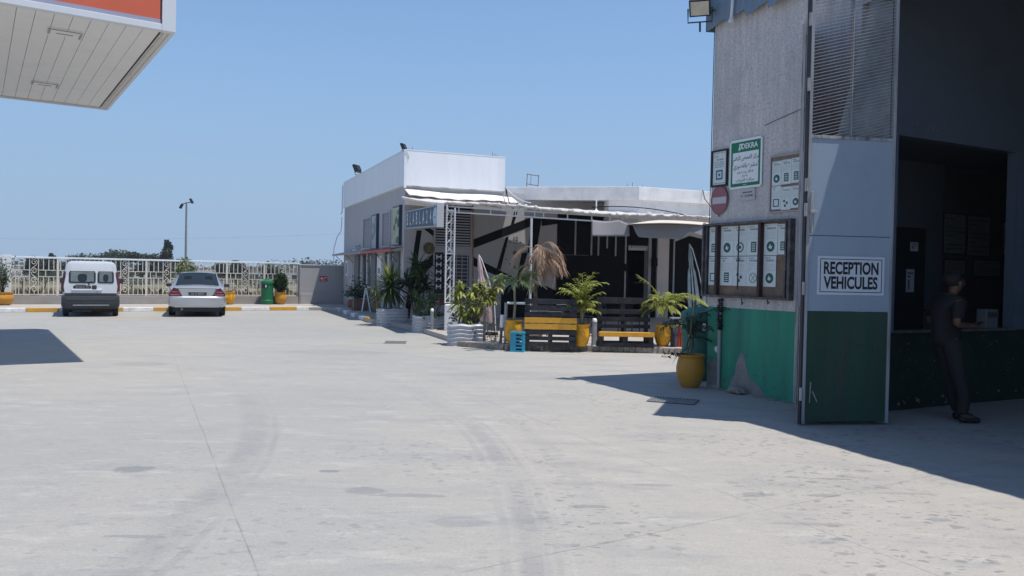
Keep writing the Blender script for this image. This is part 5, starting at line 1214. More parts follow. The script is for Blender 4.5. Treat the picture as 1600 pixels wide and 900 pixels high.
# ------------------------------------------------------------------ foliage builders
def blade(mb, base, d, L, w_, droop, rr, n=4, fold=0.0):
    """long narrow leaf: a strip bending down along its length"""
    d = Vector(d).normalized(); side = d.cross(Vector((0, 0, 1)))
    if side.length < .05: side = Vector((1, 0, 0))
    side.normalize(); side = (side + Vector((rr.uniform(-.4, .4), rr.uniform(-.4, .4), rr.uniform(-.4, .4)))).normalized()
    p = Vector(base); vs = []
    for i in range(n + 1):
        t = i / n; ww = w_ * (math.sin(math.pi * min(1, t * .85 + .12)) ** .7) / 2 if t < 1 else .001
        vs += [p - side * ww, p + side * ww]
        d = (d + Vector((0, 0, -droop / n))).normalized(); p = p + d * (L / n)
    mb._add(vs, [(2 * i, 2 * i + 1, 2 * i + 3, 2 * i + 2) for i in range(n)])
def leaf(mb, p, d, L, w_, rr):
    d = Vector(d).normalized(); s_ = d.cross(Vector((rr.uniform(-1, 1), rr.uniform(-1, 1), 1))).normalized() * (w_ / 2)
    p = Vector(p); m_ = p + d * (L * .5); q = p + d * L + Vector((0, 0, -.15 * L))
    mb._add([p, m_ - s_, q, m_ + s_], [(0, 1, 2, 3)])
def rdir(rr, zlo=-.3, zhi=1.0):
    a = rr.uniform(0, 2 * math.pi); z = rr.uniform(zlo, zhi); k = math.sqrt(max(0, 1 - min(1, z * z))); return Vector((k * math.cos(a), k * math.sin(a), z))
def frond(mb, base, az, el, L, rr, leafL=.22, lw=.018, bend=1.5, n=9, per=2):
    """feather palm frond: arching midrib with drooping leaflets"""
    d = Vector((math.cos(az) * math.cos(el), math.sin(az) * math.cos(el), math.sin(el))); p = Vector(base); pts = [p.copy()]
    for i in range(n):
        p = p + d * (L / n); pts.append(p.copy())
        d = (d + Vector((math.cos(az) * .02, math.sin(az) * .02, -bend / n))).normalized()
        if i >= 1:
            side = d.cross(Vector((0, 0, 1)))
            if side.length < .1: side = Vector((-math.sin(az), math.cos(az), 0))
            side.normalize(); up = side.cross(d)
            for k in range(per):
                b_ = pts[-1].lerp(pts[-2], k / per)
                for s_ in (-1, 1):
                    ll = leafL * (1 - .45 * (i / n)) * rr.uniform(.8, 1.15)
                    blade(mb, b_, d * .8 + side * s_ * rr.uniform(.7, 1.0) + up * rr.uniform(-.1, .5), ll, lw, rr.uniform(.3, 1.0), rr, 2)
    mb.tube(pts, [.009 * (1 - .7 * i / n) + .002 for i in range(n + 1)], 4, cap=False)
def pot_mesh(r, h, sq=False):
    """oil-jar shaped pot"""
    mb = MB()
    mb.lathe([(r * .58, 0), (r * .62, .02 * h), (r * .82, .18 * h), (r * .98, .42 * h), (r, .58 * h), (r * .93, .76 * h), (r * .86, .88 * h), (r * .88, .92 * h), (r * .97, .945 * h), (r * .98, h), (r * .84, h), (r * .80, .93 * h), (0.001, .925 * h)], (0, 0, 0), 28)
    return mb
def potted(name, label, cat, loc, r, h, pot_m, plant_fn, group=None, plant_mats=None, part='plant', trunk=None, trunk_m=None, rz=0):
    t = thing(name, label, cat, loc, rz, group)
    pot_mesh(r, h).build('pot', pot_m, t, smooth=50)
    mb = MB(); mb.lathe([(r * .8, h * .925), (r * .8, h * .94), (.001, h * .95)], (0, 0, 0), 16); mb.build('soil', soil, t)
    if trunk: mb = MB(); trunk(mb); mb.build('trunk', trunk_m or palm_stem, t, smooth=60)
    mb = MB(); plant_fn(mb); mb.build(part, plant_mats, t)
    return t

# three palms in yellow pots on the terrace edge
def palm_fn(h0, n, L, seed, el=(.5, 1.3), bend=1.7, mi=(0, 1), lean=(0, 0), leafL=.24, azs=None):
    def f(mb):
        rr = random.Random(seed)
        for i in range(n):
            az = (i * 2.399 + rr.uniform(-.3, .3)) if azs is None else rr.choice(azs) + rr.uniform(-.4, .4)
            mb.m = mi[0] if rr.random() < .65 else mi[1]
            frond(mb, (lean[0] + rr.uniform(-.03, .03), lean[1], h0 + rr.uniform(-.05, .1)), az, rr.uniform(*el), L * rr.uniform(.75, 1.1), rr, leafL, .024, bend * rr.uniform(.8, 1.2))
    return f
def stem_fn(pts, r0=.03, r1=.018):
    def f(mb): mb.tube([Vector(p) for p in pts], [r0 + (r1 - r0) * i / (len(pts) - 1) for i in range(len(pts))], 8)
    return f
potted('potted_palm', 'yellow potted palm with thin tall stem behind the blue crate', 'potted plant', (.05, 16.75, .119), .185, .50, yellow_pot, palm_fn(1.25, 9, .75, 1, (.2, 1.1), 1.5, (0, 1)), 'palms in yellow pots', [leaf_green, leaf_dark], 'frond', stem_fn([(0, 0, .45), (.02, 0, .8), (0, 0, 1.2), (-.01, 0, 1.3)], .028, .02))
def palmB(mb):
    rr = random.Random(4)
    palm_fn(.62, 16, .86, 2, (1.36, 1.57), 2.2, (0, 0), leafL=.19)(mb)
    for i in range(13): frond(mb, (rr.uniform(-.03, .03), 0, .60 + rr.uniform(0, .15)), i * .75, rr.uniform(.9, 1.35), .46, rr, .18, .02, 2.2, 7, 2)
potted('potted_palm', 'bushy lime green palm in a yellow pot between the two benches', 'potted plant', (1.46, 16.60, .119), .178, .455, yellow_pot, palmB, 'palms in yellow pots', [leaf_lime, leaf_green], 'frond', stem_fn([(0, 0, .4), (.0, 0, .75), (-.01, 0, .95)], .04, .03))
def palmC(mb):
    palm_fn(.72, 22, .58, 3, (.9, 1.52), 2.4, (0, 0), leafL=.19)(mb)
    rr = random.Random(9); mb.m = 0
    frond(mb, (0, 0, .85), .25, .9, 1.05, rr, .27, .018, 1.9, 10, 3); frond(mb, (0, 0, .85), .05, .75, 1.0, rr, .27, .018, 1.6, 10, 3); frond(mb, (0, 0, .85), 2.8, 1.15, .85, rr, .2, .016, .9, 9, 2)
potted('potted_palm', 'spreading lime palm in a yellow pot right of the second bench', 'potted plant', (3.22, 16.95, .119), .18, .45, yellow_pot, palmC, 'palms in yellow pots', [leaf_lime, leaf_green], 'frond', stem_fn([(0, 0, .4), (.02, 0, .6), (-.02, 0, .85), (-.01, 0, .95)], .035, .025))
def plantD(mb):
    rr = random.Random(5)
    palm_fn(.72, 8, .62, 6, (.2, 1.2), 1.7, (0, 0), leafL=.2)(mb)
    for i in range(26): blade(mb, (rr.uniform(-.04, .04), 0, .45 + rr.random() * .4), rdir(rr, -.1, .9), rr.uniform(.25, .5), .018, rr.uniform(.5, 1.5), rr, 4)
    mb.m = 1
    for j in range(3):
        p = Vector((-.1, -.05, .47)); d = Vector((-1, -.2, .12 * (j - 1) + .1)).normalized()
        for k in range(7):
            p = p + d * .045; d.z -= .03
            for _ in range(3): leaf(mb, p, rdir(rr, -.6, .7), .055, .03, rr)
potted('potted_palm', 'big round ochre pot with a thin shaded palm at the workshop corner', 'potted plant', (2.62, 11.62, 0), .205, .475, mat('ochre_pot', (.50, .24, .03), .55, .12, 4, .002, dirt=(.25, .15, .06), dirt_amt=.6, dirt_scale=4), plantD, 'palms in yellow pots', [leaf_dark, mat('leaf_blackish', (.012, .018, .012), .6, .3, 9)], 'frond',
       stem_fn([(0, 0, .42), (-.03, .0, .7), (.02, 0, 1.0), (.03, 0, 1.25)], .022, .012))

# dead palm hanging dry behind the white post
S = thing('dead_palm', 'dead palm with a dry brown skirt of hanging fronds beside the white post', 'plant', (.52, 18.4, .119))
mb = MB(); mb.lathe([(.17, 0), (.2, .05), (.24, .38), (.25, .42), (.2, .42), (.001, .40)], (0, 0, 0), 18); mb.build('pot', terracotta, S, smooth=50)
mb = MB(); mb.tube([(0, 0, .3), (.03, 0, .9), (.0, 0, 1.5), (.05, 0, 1.95)], [.05, .045, .04, .03], 8); mb.build('trunk', bark, S, smooth=50)
mb = MB(); rr = random.Random(12)
for i in range(24): frond(mb, (.04 + rr.uniform(-.08, .12), 0, 1.92 + rr.uniform(-.35, .2)), rr.uniform(-1.2, 1.2) + (0 if i % 4 else 3.1), rr.uniform(.3, 1.5), rr.uniform(.35, .95), rr, rr.uniform(.3, .5), .016, rr.uniform(3, 6), 9, 2)
mb.m = 1
for i in range(5): frond(mb, (.04, 0, 1.5), rr.uniform(2.4, 4.2), rr.uniform(.2, .9), .5, rr, .25, .015, 2.2, 7, 2)
mb.build('frond', [leaf_dry, leaf_green], S)

# corrugated planters with shrubs
def planter(label, loc, rz, w_, h, seed):
    t = thing('planter', label, 'planter', loc, rz, 'corrugated metal planters')
    mb = MB(); prof = []; n = 44
    for i in range(n + 1):
        z = h * i / n; prof.append((w_ / 2 * (1 + .034 * math.cos(i / n * 2 * math.pi * 5.5)), z))
    prof += [(w_ / 2 * .96, h + .005), (w_ / 2 * .93, h - .02), (w_ / 2 * .93, h - .05)]
    vs = []; seg = 44
    for r_, z in prof:
        for k in range(seg):
            a = 2 * math.pi * k / seg; ca, sa_ = math.cos(a), math.sin(a); q = 1 / (abs(ca) ** 5 + abs(sa_) ** 5) ** .2
            vs.append((r_ * q * ca, r_ * q * sa_ * .9, z + .010 * math.sin(a * 7 + seed)))
    mb._add(vs, [(i * seg + k, i * seg + (k + 1) % seg, (i + 1) * seg + (k + 1) % seg, (i + 1) * seg + k) for i in range(len(prof) - 1) for k in range(seg)])
    mb.build('wall', galv, t, smooth=70)
    mb = MB(); mb._add([(w_ * .46 * math.cos(2 * math.pi * k / 20) * 1.1, w_ * .43 * math.sin(2 * math.pi * k / 20) * 1.1, h - .05) for k in range(20)], [tuple(range(20))]); mb.build('soil', soil, t)
    return t
planter('shaded corrugated metal planter at the cafe corner, farthest of three', (-3.50, 23.45, 0), R(20), .86, .50, 0)
planter('corrugated metal planter with red flowers, middle of three', (-2.16, 21.15, 0), R(10), .90, .44, 1)
planter('corrugated metal planter with yellow green croton, nearest of three', (-1.0, 17.62, 0), R(6), .80, .475, 2)

def yucca_head(mb, c, n, L, w_, rr, zlo=-.5):
    for i in range(n): d = rdir(rr, zlo, 1.0); blade(mb, Vector(c) + d * .03, d, L * rr.uniform(.7, 1.1), w_, rr.uniform(.3, .9), rr, 3)
S = thing('yucca', 'spiky yucca growing in the shaded planter at the cafe corner', 'plant', (-3.55, 23.45, .45))
mb = MB(); mb.tube([(-.0, 0, 0), (.02, 0, .4), (.0, 0, .75)], .035, 7); mb.build('trunk', bark, S)
mb = MB(); rr = random.Random(31); yucca_head(mb, (0, 0, .68), 170, .80, .05, rr, -.8); mb.m = 1; yucca_head(mb, (0, 0, .80), 36, .72, .04, rr, .3); mb.build('leaves', [leaf_green, leaf_lime], S)
S = thing('spider_plant', 'pale variegated trailing plant left of the yucca in the shaded planter', 'plant', (-3.90, 23.35, .45))
mb = MB(); rr = random.Random(32)
for i in range(90): blade(mb, (rr.uniform(-.12, .12), rr.uniform(-.1, .1), .35 + rr.uniform(0, .3)), rdir(rr, -.2, 1), rr.uniform(.25, .45), .022, rr.uniform(1.2, 2.6), rr, 5)
for i in range(5): mb.tube([(rr.uniform(-.08, .08), 0, 0), (rr.uniform(-.1, .1), 0, .45)], .01, 4)
mb.build('leaves', leaf_pale, S)
S = thing('tall_dracaena', 'tall dark dracaena with several leaf heads in front of the black stripe', 'plant', (-2.72, 23.1, .119))
mb = MB(); heads = [(-.32, 0, 1.15, .5), (0, .1, 1.62, .6), (.22, -.05, 1.05, .5), (.1, 0, 1.35, .5), (-.12, .1, .8, .45)]
for x, y, z, s_ in heads: mb.tube([(x * .15, 0, 0), (x * .5, y * .5, z * .5), (x, y, z)], [.04, .03, .022], 6)
mb.build('trunk', bark, S)
mb = MB(); rr = random.Random(33)
for i, (x, y, z, s_) in enumerate(heads): mb.m = 1 if i in (1,) else 0; yucca_head(mb, (x, y, z), 60, s_ * 1.0, .06, rr, -.7 if i else -.3)
mb.m = 2; yucca_head(mb, (-.05, -.05, 1.35), 14, .25, .05, rr, -.9)
mb.build('leaves', [leaf_dark, leaf_green, leaf_dry], S)
S = thing('oleander', 'leafy oleander with a few red flowers in the middle planter', 'plant', (-2.12, 21.1, .40))
mb = MB(); rr = random.Random(34); tips = []
for i in range(13):
    a = rr.uniform(0, 6.28); r_ = rr.uniform(.12, .60); h_ = rr.uniform(.35, .80) * (1.25 if math.cos(a) > .2 else .9); tips.append((r_ * math.cos(a), r_ * .6 * math.sin(a), h_))
    mb.tube([(r_ * .3 * math.cos(a), r_ * .3 * math.sin(a), 0), (r_ * .7 * math.cos(a), r_ * .5 * math.sin(a), h_ * .6), tips[-1]], .008, 4)
mb.build('stem', bark, S)
mb = MB()
for t_ in tips:
    for k in range(34): blade(mb, Vector(t_) + Vector((rr.uniform(-.05, .05), rr.uniform(-.05, .05), rr.uniform(-.24, .03))), rdir(rr, -.1, .9), rr.uniform(.14, .24), .05, rr.uniform(.4, 1.2), rr, 2)
for k in range(260):
    a = rr.uniform(0, 6.28); r_ = rr.uniform(.1, .44); blade(mb, (r_ * math.cos(a), r_ * math.sin(a), rr.uniform(-.02, .08)), rdir(rr, .0, 1), .17, .04, .8, rr, 2)
mb.build('leaves', [mat('leaf_oleander', (.12, .19, .07), .5, .4, 5, trans=.3)], S)
mb = MB()
for t_ in ((.33, -.2, .62), (.27, -.15, .42), (.36, -.1, .56), (.30, -.2, .38)):
    for k in range(14): leaf(mb, Vector(t_) + Vector((rr.uniform(-.03, .03), rr.uniform(-.03, .03), rr.uniform(-.03, .03))), rdir(rr, -1, 1), .045, .035, rr)
mb.build('flower', flower_red, S)
S = thing('croton_shrub', 'tall sunlit shrub of drooping yellow green leaves in the nearest planter', 'plant', (-.92, 17.66, .42))
mb = MB(); rr = random.Random(35); tips = []
for x, y, z in ((-.22, 0, .95), (-.05, .1, .72), (.08, -.05, .85), (.32, 0, .88), (.5, .05, .80), (.2, .1, .98), (-.2, -.1, .45), (.05, -.12, .5), (.25, -.12, .55), (.62, 0, 1.08), (-.08, -.1, .28), (.4, -.1, .7), (-.3, 0, .7)):
    mb.tube([(x * .25, y * .3, 0), (x * .6, y, z * .55), (x, y, z)], [.014, .011, .007], 5); tips.append((x, y, z))
mb.build('stem', bark, S)
mb = MB()
for j, t_ in enumerate(tips):
    for k in range(34):
        mb.m = 0 if rr.random() < .7 else 1; d = rdir(rr, -.6, .9)
        blade(mb, Vector(t_) + Vector((0, 0, rr.uniform(-.24, .03))), d, rr.uniform(.16, .28), .06, rr.uniform(.7, 1.7), rr, 3)
for t_ in ((-.3, -.1, .16), (-.38, -.1, .22), (.3, -.25, .05), (.02, -.3, -.02), (.08, -.34, -.12)):
    mb.m = 2
    for k in range(22): leaf(mb, Vector(t_) + Vector((rr.uniform(-.09, .09), rr.uniform(-.05, .05), rr.uniform(-.08, .08))), rdir(rr, -.8, .8), .07, .04, rr)
mb.build('leaves', [leaf_croton, leaf_lime, leaf_dark], S)
S = thing('trailing_weed', 'dry straggling weed at the kerb beside the nearest planter', 'plant', (-.38, 17.35, .02))
mb = MB()
for k in range(160): leaf(mb, (rr.gauss(0, .09), rr.gauss(0, .06), abs(rr.gauss(0, .22))), rdir(rr, -.3, 1), .06, .025, rr)
for k in range(8): mb.tube([(rr.uniform(-.05, .05), 0, 0), (rr.uniform(-.15, .15), 0, rr.uniform(.25, .55))], .005, 4)
mb.build('leaves', mat('leaf_brownish', (.12, .11, .07), .8, .4, 6, trans=.2), S)

# pots along the cafe's shaded side
for i, (x, y, lb, m_, h) in enumerate(((-6.35, 31.7, 'terracotta pot with a dark bushy plant at the far end of the cafe side', terracotta, .30), (-4.72, 28.2, 'brown pot with trailing dark plant beside the cafe door', mat('brown_pot', (.2, .12, .06), .8, .1, 5), .34))):
    def pf(mb, s=i):
        rr = random.Random(50 + s)
        for k in range(220): leaf(mb, (rr.gauss(0, .14), rr.gauss(0, .12), .42 + abs(rr.gauss(0, .22))), rdir(rr, -.3, 1), .12, .06, rr)
    potted('potted_shrub', lb, 'potted plant', (x, y, .119), .17, h, m_, pf, 'pots along the cafe side', [leaf_dark, leaf_green], 'leaves')
t = thing('potted_shrub', 'square brown tub with a dark leafy plant by the cafe shopfront', 'potted plant', (-5.62, 29.55, .119), CZ, 'pots along the cafe side')
mb = MB(); mb.box(-.25, .25, -.25, .25, 0, .38); mb.box(-.27, .27, -.27, .27, .38, .42); mb.build('tub', mat('tub_brown', (.17, .10, .075), .8, .15, 6), t, bevel=.01)
mb = MB(); rr = random.Random(57)
for k in range(380): leaf(mb, (rr.gauss(0, .15), rr.gauss(0, .15), .45 + abs(rr.gauss(0, .33))), rdir(rr, -.3, 1), .12, .06, rr)
mb.build('leaves', leaf_dark, t)
S = thing('a_board', 'slim white folding board leaning in the shade by the cafe door', 'board', (-5.05, 28.6, .119), CZ + R(80))
mb = MB(); mb.beam((-.2, 0, 0), (-.18, .16, .85), .05, .03); mb.beam((.2, 0, 0), (.18, .16, .85), .05, .03); mb.beam((-.2, .30, 0), (-.18, .18, .85), .04, .03); mb.beam((.2, .30, 0), (.18, .18, .85), .04, .03); mb.build('frame', sign_white, S)
mb = MB(); mb._add([(-.18, .02, .15), (.18, .02, .15), (.165, .15, .8), (-.165, .15, .8)], [(0, 1, 2, 3)]); mb.build('panel', sign_white, S)

# bollards, posts, rail
def bollard(label, x, y, z, r, h):
    t = thing('bollard', label, 'bollard', (x, y, z), 0, 'grey bollards at the terrace edge')
    mb = MB(); mb.lathe([(r * 1.3, 0), (r * 1.3, .02), (r, .03), (r, h - .09), (r * 1.12, h - .085), (r * 1.12, h - .07), (r, h - .065)], (0, 0, 0), 16); mb.build('shaft', grey_metal, t, smooth=40)
    mb = MB(); mb.lathe([(r * .98, h - .07), (r * .98, h - .04), (r * .8, h - .012), (r * .4, h), (.002, h + .002)], (0, 0, 0), 16); mb.build('cap', sign_white, t, smooth=60)
bollard('round grey bollard with white cap in front of the middle planter', -2.03, 20.45, 0, .045, .66)
bollard('round grey bollard with white cap between the two benches', 1.72, 16.55, .119, .055, .585)
S = thing('square_post', 'plain brown grey square post in front of the nearest planter', 'post', (-.575, 17.2, 0)); mb = MB(); mb.box(-.03, .03, -.03, .03, 0, .90); mb.build('shaft', mat('post_brown', (.16, .145, .14), .8, .2, 8), S, bevel=.004)
S = thing('short_post', 'short leaning post with white sleeve left of the terrace rail', 'post', (-.22, 16.9, .119)); mb = MB(); mb.tube([(0, 0, 0), (.02, 0, .38)], .03, 8); mb.build('shaft', mat('post_dark', (.14, .12, .12), .8, .2, 8), S, smooth=40)
mb = MB(); mb.tube([(.016, 0, .33), (.026, 0, .60)], .042, 10); mb.build('sleeve', sign_white, S, smooth=40, bevel=.006)
S = thing('terrace_rail', 'low grey pipe rail between the planters and the first bench', 'rail', (-.12, 16.85, .119))
mb = MB(); mb.tube([(0, 0, 0), (0, 0, .86)], .032, 8); mb.build('post', grey_metal, S, smooth=40)
mb = MB(); mb.tube([(0.02, 0, .855), (.45, .05, .85)], .025, 8); mb.build('top_rail', sign_white, S, smooth=40)
mb = MB(); mb.tube([(.46, .05, .84), (.46, .05, .72), (.43, .03, .70)], .02, 6); mb.build('rail_end', grey_metal, S)

# pallet benches
pallet_black = mat('pallet_black', (0.024, 0.026, 0.032), 0.75, 0.3, 9, 0.003, dirt=(.10, .10, .10), dirt_amt=.4, dirt_scale=7)
bench_yellow = mat('bench_yellow', (0.72, 0.36, 0.035), 0.6, 0.1, 7, 0.002, dirt=(.4, .22, .05), dirt_amt=.4, dirt_scale=6)
S = thing('pallet_bench', 'black pallet bench with two yellow slats, its tall back to the yard', 'bench', (.27, 16.38, .119), R(-1), 'pallet benches on the terrace edge')
W_ = 1.07
for z0, z1, m_, nm, dy in ((.0, .09, pallet_black, 'slat', 0), (.12, .20, pallet_black, 'slat', 0), (.235, .33, pallet_black, 'slat', 0), (.345, .455, bench_yellow, 'yellow_slat', -.004), (.475, .585, bench_yellow, 'yellow_slat', -.004), (.61, .70, pallet_black, 'slat', 0), (.73, .83, pallet_black, 'slat', 0), (.865, .965, pallet_black, 'slat', 0)):
    mb = MB(); mb.box(0, W_, dy, dy + .022, z0, z1); mb.build(nm, m_, S, bevel=.003)
for x in (.02, .49, .96):
    mb = MB(); mb.box(x, x + .09, .023, .11, 0, .97); mb.build('upright', pallet_black, S)
for i in range(5): mb = MB(); mb.box(0, W_, .13 + i * .11, .13 + i * .11 + .085, .30, .325); mb.build('seat_slat', pallet_black, S)
for x in (.03, .95): mb = MB(); mb.box(x, x + .08, .12, .66, .0, .298); mb.build('side_board', pallet_black, S)
mb = MB()
for x0, x1, z in ((.05, .16, .845), (.65, .86, .855), (.1, .5, .715), (.5, .75, .71), (.1, .3, .22)): mb.beam((x0, -.004, z), (x1, -.004, z + .008), .006, .012)
mb.build('gap_bar', mat('gap_bar_pale', (.3, .3, .3), .8), S)  # pale bars lying in the gaps between the slats
S = thing('pallet_bench', 'black pallet bench facing the yard with one yellow seat board', 'bench', (1.82, 16.50, .119), R(1), 'pallet benches on the terrace edge')
W_ = 1.15
for x0, x1 in ((.02, .1), (.49, .60), (1.04, 1.13)): mb = MB(); mb.box(x0, x1, .01, .50, .095, .215); mb.build('block', pallet_black, S)
for y in (.0, .2, .4): mb = MB(); mb.box(0, W_, y, y + .1, .0, .092); mb.build('base_board', pallet_black, S, bevel=.003)
mb = MB(); mb.box(.0, W_, -.03, .10, .218, .31); mb.build('yellow_seat_board', bench_yellow, S, bevel=.006)
for i in range(4): mb = MB(); mb.box(0, W_, .115 + i * .11, .2 + i * .11, .218, .25); mb.build('seat_slat', pallet_black, S, bevel=.003)
for x in (.03, .53, 1.03): mb = MB(); mb.box(x, x + .08, .545, .62, .0, 1.0); mb.build('upright', pallet_black, S)
for z0, z1 in ((.36, .44), (.50, .59), (.66, .76), (.88, 1.01)): mb = MB(); mb.box(0, W_, .52, .543, z0, z1); mb.build('back_slat', pallet_black, S, bevel=.003)
# blue crate
blue = mat('blue_plastic', (.03, .30, .46), .4, .08, 4)
S = thing('blue_crate', 'blue plastic crate standing on end in front of the terrace step', 'crate', (.155, 16.40, 0), R(-14))
def slotted(w_, h, nm, M4):
    mb = MB(); mb.T = M4; cols = [(.0, w_ * .12), (w_ * .88, w_)] ; 
    mb.box(0, w_ * .44, 0, .012, 0, h); mb.box(w_ * .88, w_, 0, .012, 0, h)
    for k in range(6):
        z = k * h / 5.5; mb.box(w_ * .44, w_ * .88, 0, .0121, z, min(h, z + h * .085))
    mb.box(-.004, w_ + .004, -.006, .018, h - .03, h + .002); mb.box(-.004, w_ + .004, -.006, .018, 0, .025); mb.build(nm, blue, S, bevel=.003)
slotted(.28, .40, 'side_wall', Matrix.Translation((-.14, -.15, 0))); slotted(.28, .40, 'side_wall', Matrix.Translation((-.14, .138, 0)))
slotted(.27, .40, 'side_wall', Matrix.Translation((-.14, .135, 0)) @ Matrix.Rotation(-math.pi / 2, 4, 'Z')); slotted(.27, .40, 'side_wall', Matrix.Translation((.14, -.135, 0)) @ Matrix.Rotation(math.pi / 2, 4, 'Z'))
mb = MB(); mb.box(-.142, .142, -.15, .15, .392, .408); mb.build('lid', blue, S, bevel=.004)

# striped waste stand beside palm
S = thing('bottle_stand', 'small stand of dark, blue and red bottles under a white lid', 'stand', (3.50, 16.85, .119))
for i, (x, m_) in enumerate(((-.10, mat('bottle_dark', (.03, .035, .05), .4)), (-.035, mat('bottle_slate', (.12, .13, .17), .4)), (.035, mat('bottle_red', (.45, .05, .02), .4)), (.10, mat('bottle_orange', (.45, .08, .02), .4)))):
    mb = MB(); mb.lathe([(.03, 0), (.034, .02), (.034, .28), (.02, .34), (.015, .40)], (x, 0, 0), 12); mb.build('bottle', m_, S, smooth=50)
mb = MB(); mb.lathe([(.10, .42), (.155, .45), (.15, .50), (.10, .52)], (0, .0, 0), 20, 0); mb.build('band', mat('band_gold', (.40, .30, .12), .5, .1, 8), S, smooth=50)
mb = MB()
for x in (-.12, .12): mb.tube([(x, .05, 0), (x, .05, .6)], .012, 6)
mb.lathe([(.05, .5), (.06, .53), (.04, .58)], (-.03, 0, 0), 12); mb.build('frame', dark_metal, S)
mb = MB(); mb.box(-.15, .15, -.1, .1, .60, .625); mb.build('lid', sign_white, S, bevel=.004)
# dark items of the terrace: tables and chairs in the shade
def chair(label, loc, rz):
    t = thing('terrace_chair', label, 'chair', loc, rz, 'dark chairs under the awning')
    for x in (-.2, .2):
        for y in (-.2, .2): mb = MB(); mb.tube([(x, y, 0), (x * .95, y * .95, .44 if y < 0 else .9)], .014, 6); mb.build('leg', dark_metal, t)
    mb = MB(); mb.box(-.22, .22, -.22, .22, .43, .46); mb.build('seat', black_paint, t, bevel=.01)
    mb = MB(); mb.box(-.21, .21, .18, .2, .6, .9); mb.build('backrest', black_paint, t, bevel=.01)
    return t
c0 = chair('dark chair under the awning behind the first bench', (.6, 19.2, .119), R(200))
for (x, y, a, lb) in ((1.75, 19.8, 120, 'dark chair just right of the dead palm in the terrace shade'), (3.0, 20.4, 20, 'dark chair in the shade behind the second bench'), (2.4, 22.5, 250, 'dark chair deep in the terrace shade before the black wall')): dup(c0, (x, y, .119), R(a), lb)

# folded parasols
def parasol(label, loc, rz, m_, h, zlo, rmax, lean, seed):
    t = thing('folded_parasol', label, 'parasol', loc, rz, 'folded parasols')
    mb = MB(); seg = 40; vs = []; rows = 16; rr = random.Random(seed); sh = Matrix(((1, 0, lean, 0), (0, 1, 0, 0), (0, 0, 1, 0), (0, 0, 0, 1)))
    mb.T = sh
    for i in range(rows + 1):
        v = i / rows; z = h - (h - zlo) * v; r_ = rmax * (.12 + .88 * v ** .75) * (1 - .25 * max(0, v - .8) / .2)
        if .22 < v < .34: r_ *= .72
        for k in range(seg):
            a = 2 * math.pi * k / seg; q = 1 + .30 * math.cos(a * 8 + seed) * min(1, v * 2)
            vs.append((r_ * q * math.cos(a), r_ * q * math.sin(a), z + (.03 * math.cos(a * 8) if i == rows else 0)))
    mb._add(vs, [(i * seg + k, i * seg + (k + 1) % seg, (i + 1) * seg + (k + 1) % seg, (i + 1) * seg + k) for i in range(rows) for k in range(seg)])
    for j in range(len(mb.mi)): mb.mi[j] = 1 if (seed == 2 and (j % seg) % 5 < 2) else 0
    mb.build('canopy', [m_, dark_metal], t, smooth=60)
    mb = MB(); mb.T = sh; mb.tube([(0, 0, 0), (0, 0, h + .05)], .02, 8); mb.build('pole', grey_metal, t)
    mb = MB(); mb.lathe([(.24, 0), (.24, .05), (.04, .07)], (0, 0, 0), 20); mb.build('base', black_paint, t, smooth=40)
    mb = MB(); mb.tube([(lean * h, 0, h + .03), (lean * h + .07, 0, h - .08), (lean * h + .24, .0, h * .72), (lean * h + .40, 0, h * .4), (lean * h + .44, 0, .1)], .014, 6); mb.build('arm', pipe_white, t, smooth=60)
    return t
parasol('folded pale pink parasol behind the yellow green shrub', (-.55, 19.15, .119), 0, mat('parasol_pink', (.60, .46, .45), .85, .08, 4, trans=.15), 1.88, .30, .15, -.14, 1)
parasol('folded teal and white parasol standing by the workshop corner', (4.62, 19.9, .119), 0, mat('parasol_teal', (.42, .52, .55), .85, .3, 5, trans=.15), 2.25, .55, .14, -.10, 2)

# bins
def litter_bin(label, loc, m_, r, h, seg=20):
    t = thing('litter_bin', label, 'bin', loc, 0)
    mb = MB(); mb.lathe([(r * 1.02, 0), (r * 1.05, .02), (r * 1.05, .16 * h), (r * .95, .18 * h), (r * .97, .82 * h)], (0, 0, 0), seg); mb.build('body', m_, t, smooth=40)
    mb = MB(); mb.lathe([(r * 1.05, .82 * h), (r * 1.07, .86 * h), (r * 1.0, .92 * h), (r * .55, .985 * h), (r * .3, h), (.002, h)], (0, 0, 0), seg); mb.build('lid', m_, t, smooth=40)
    mb = MB(); mb.box(-r * .55, r * .35, -r * 1.01, -r * .8, .66 * h, .80 * h); mb.build('opening', ink, t, bevel=.008)
    mb = MB(); mb.box(r * .02, r * .2, -r * 1.03, -r * 1.011, .68 * h, .78 * h); mb.build('label_plate', sign_white, t)
    mb = MB(); mb.tube([(-r * .5, -r * .3, .98 * h), (0, -r * .3, 1.03 * h), (r * .5, -r * .3, .98 * h)], .012, 6); mb.build('handle', m_, t)
    return t
litter_bin('dark green litter bin on the pavement between two plant pots', (-10.10, 33.0, .119), green_plastic, .255, 1.03)
litter_bin('teal domed bin standing in the shade behind the ochre pot', (2.93, 12.52, 0), teal_plastic, .26, 1.14)

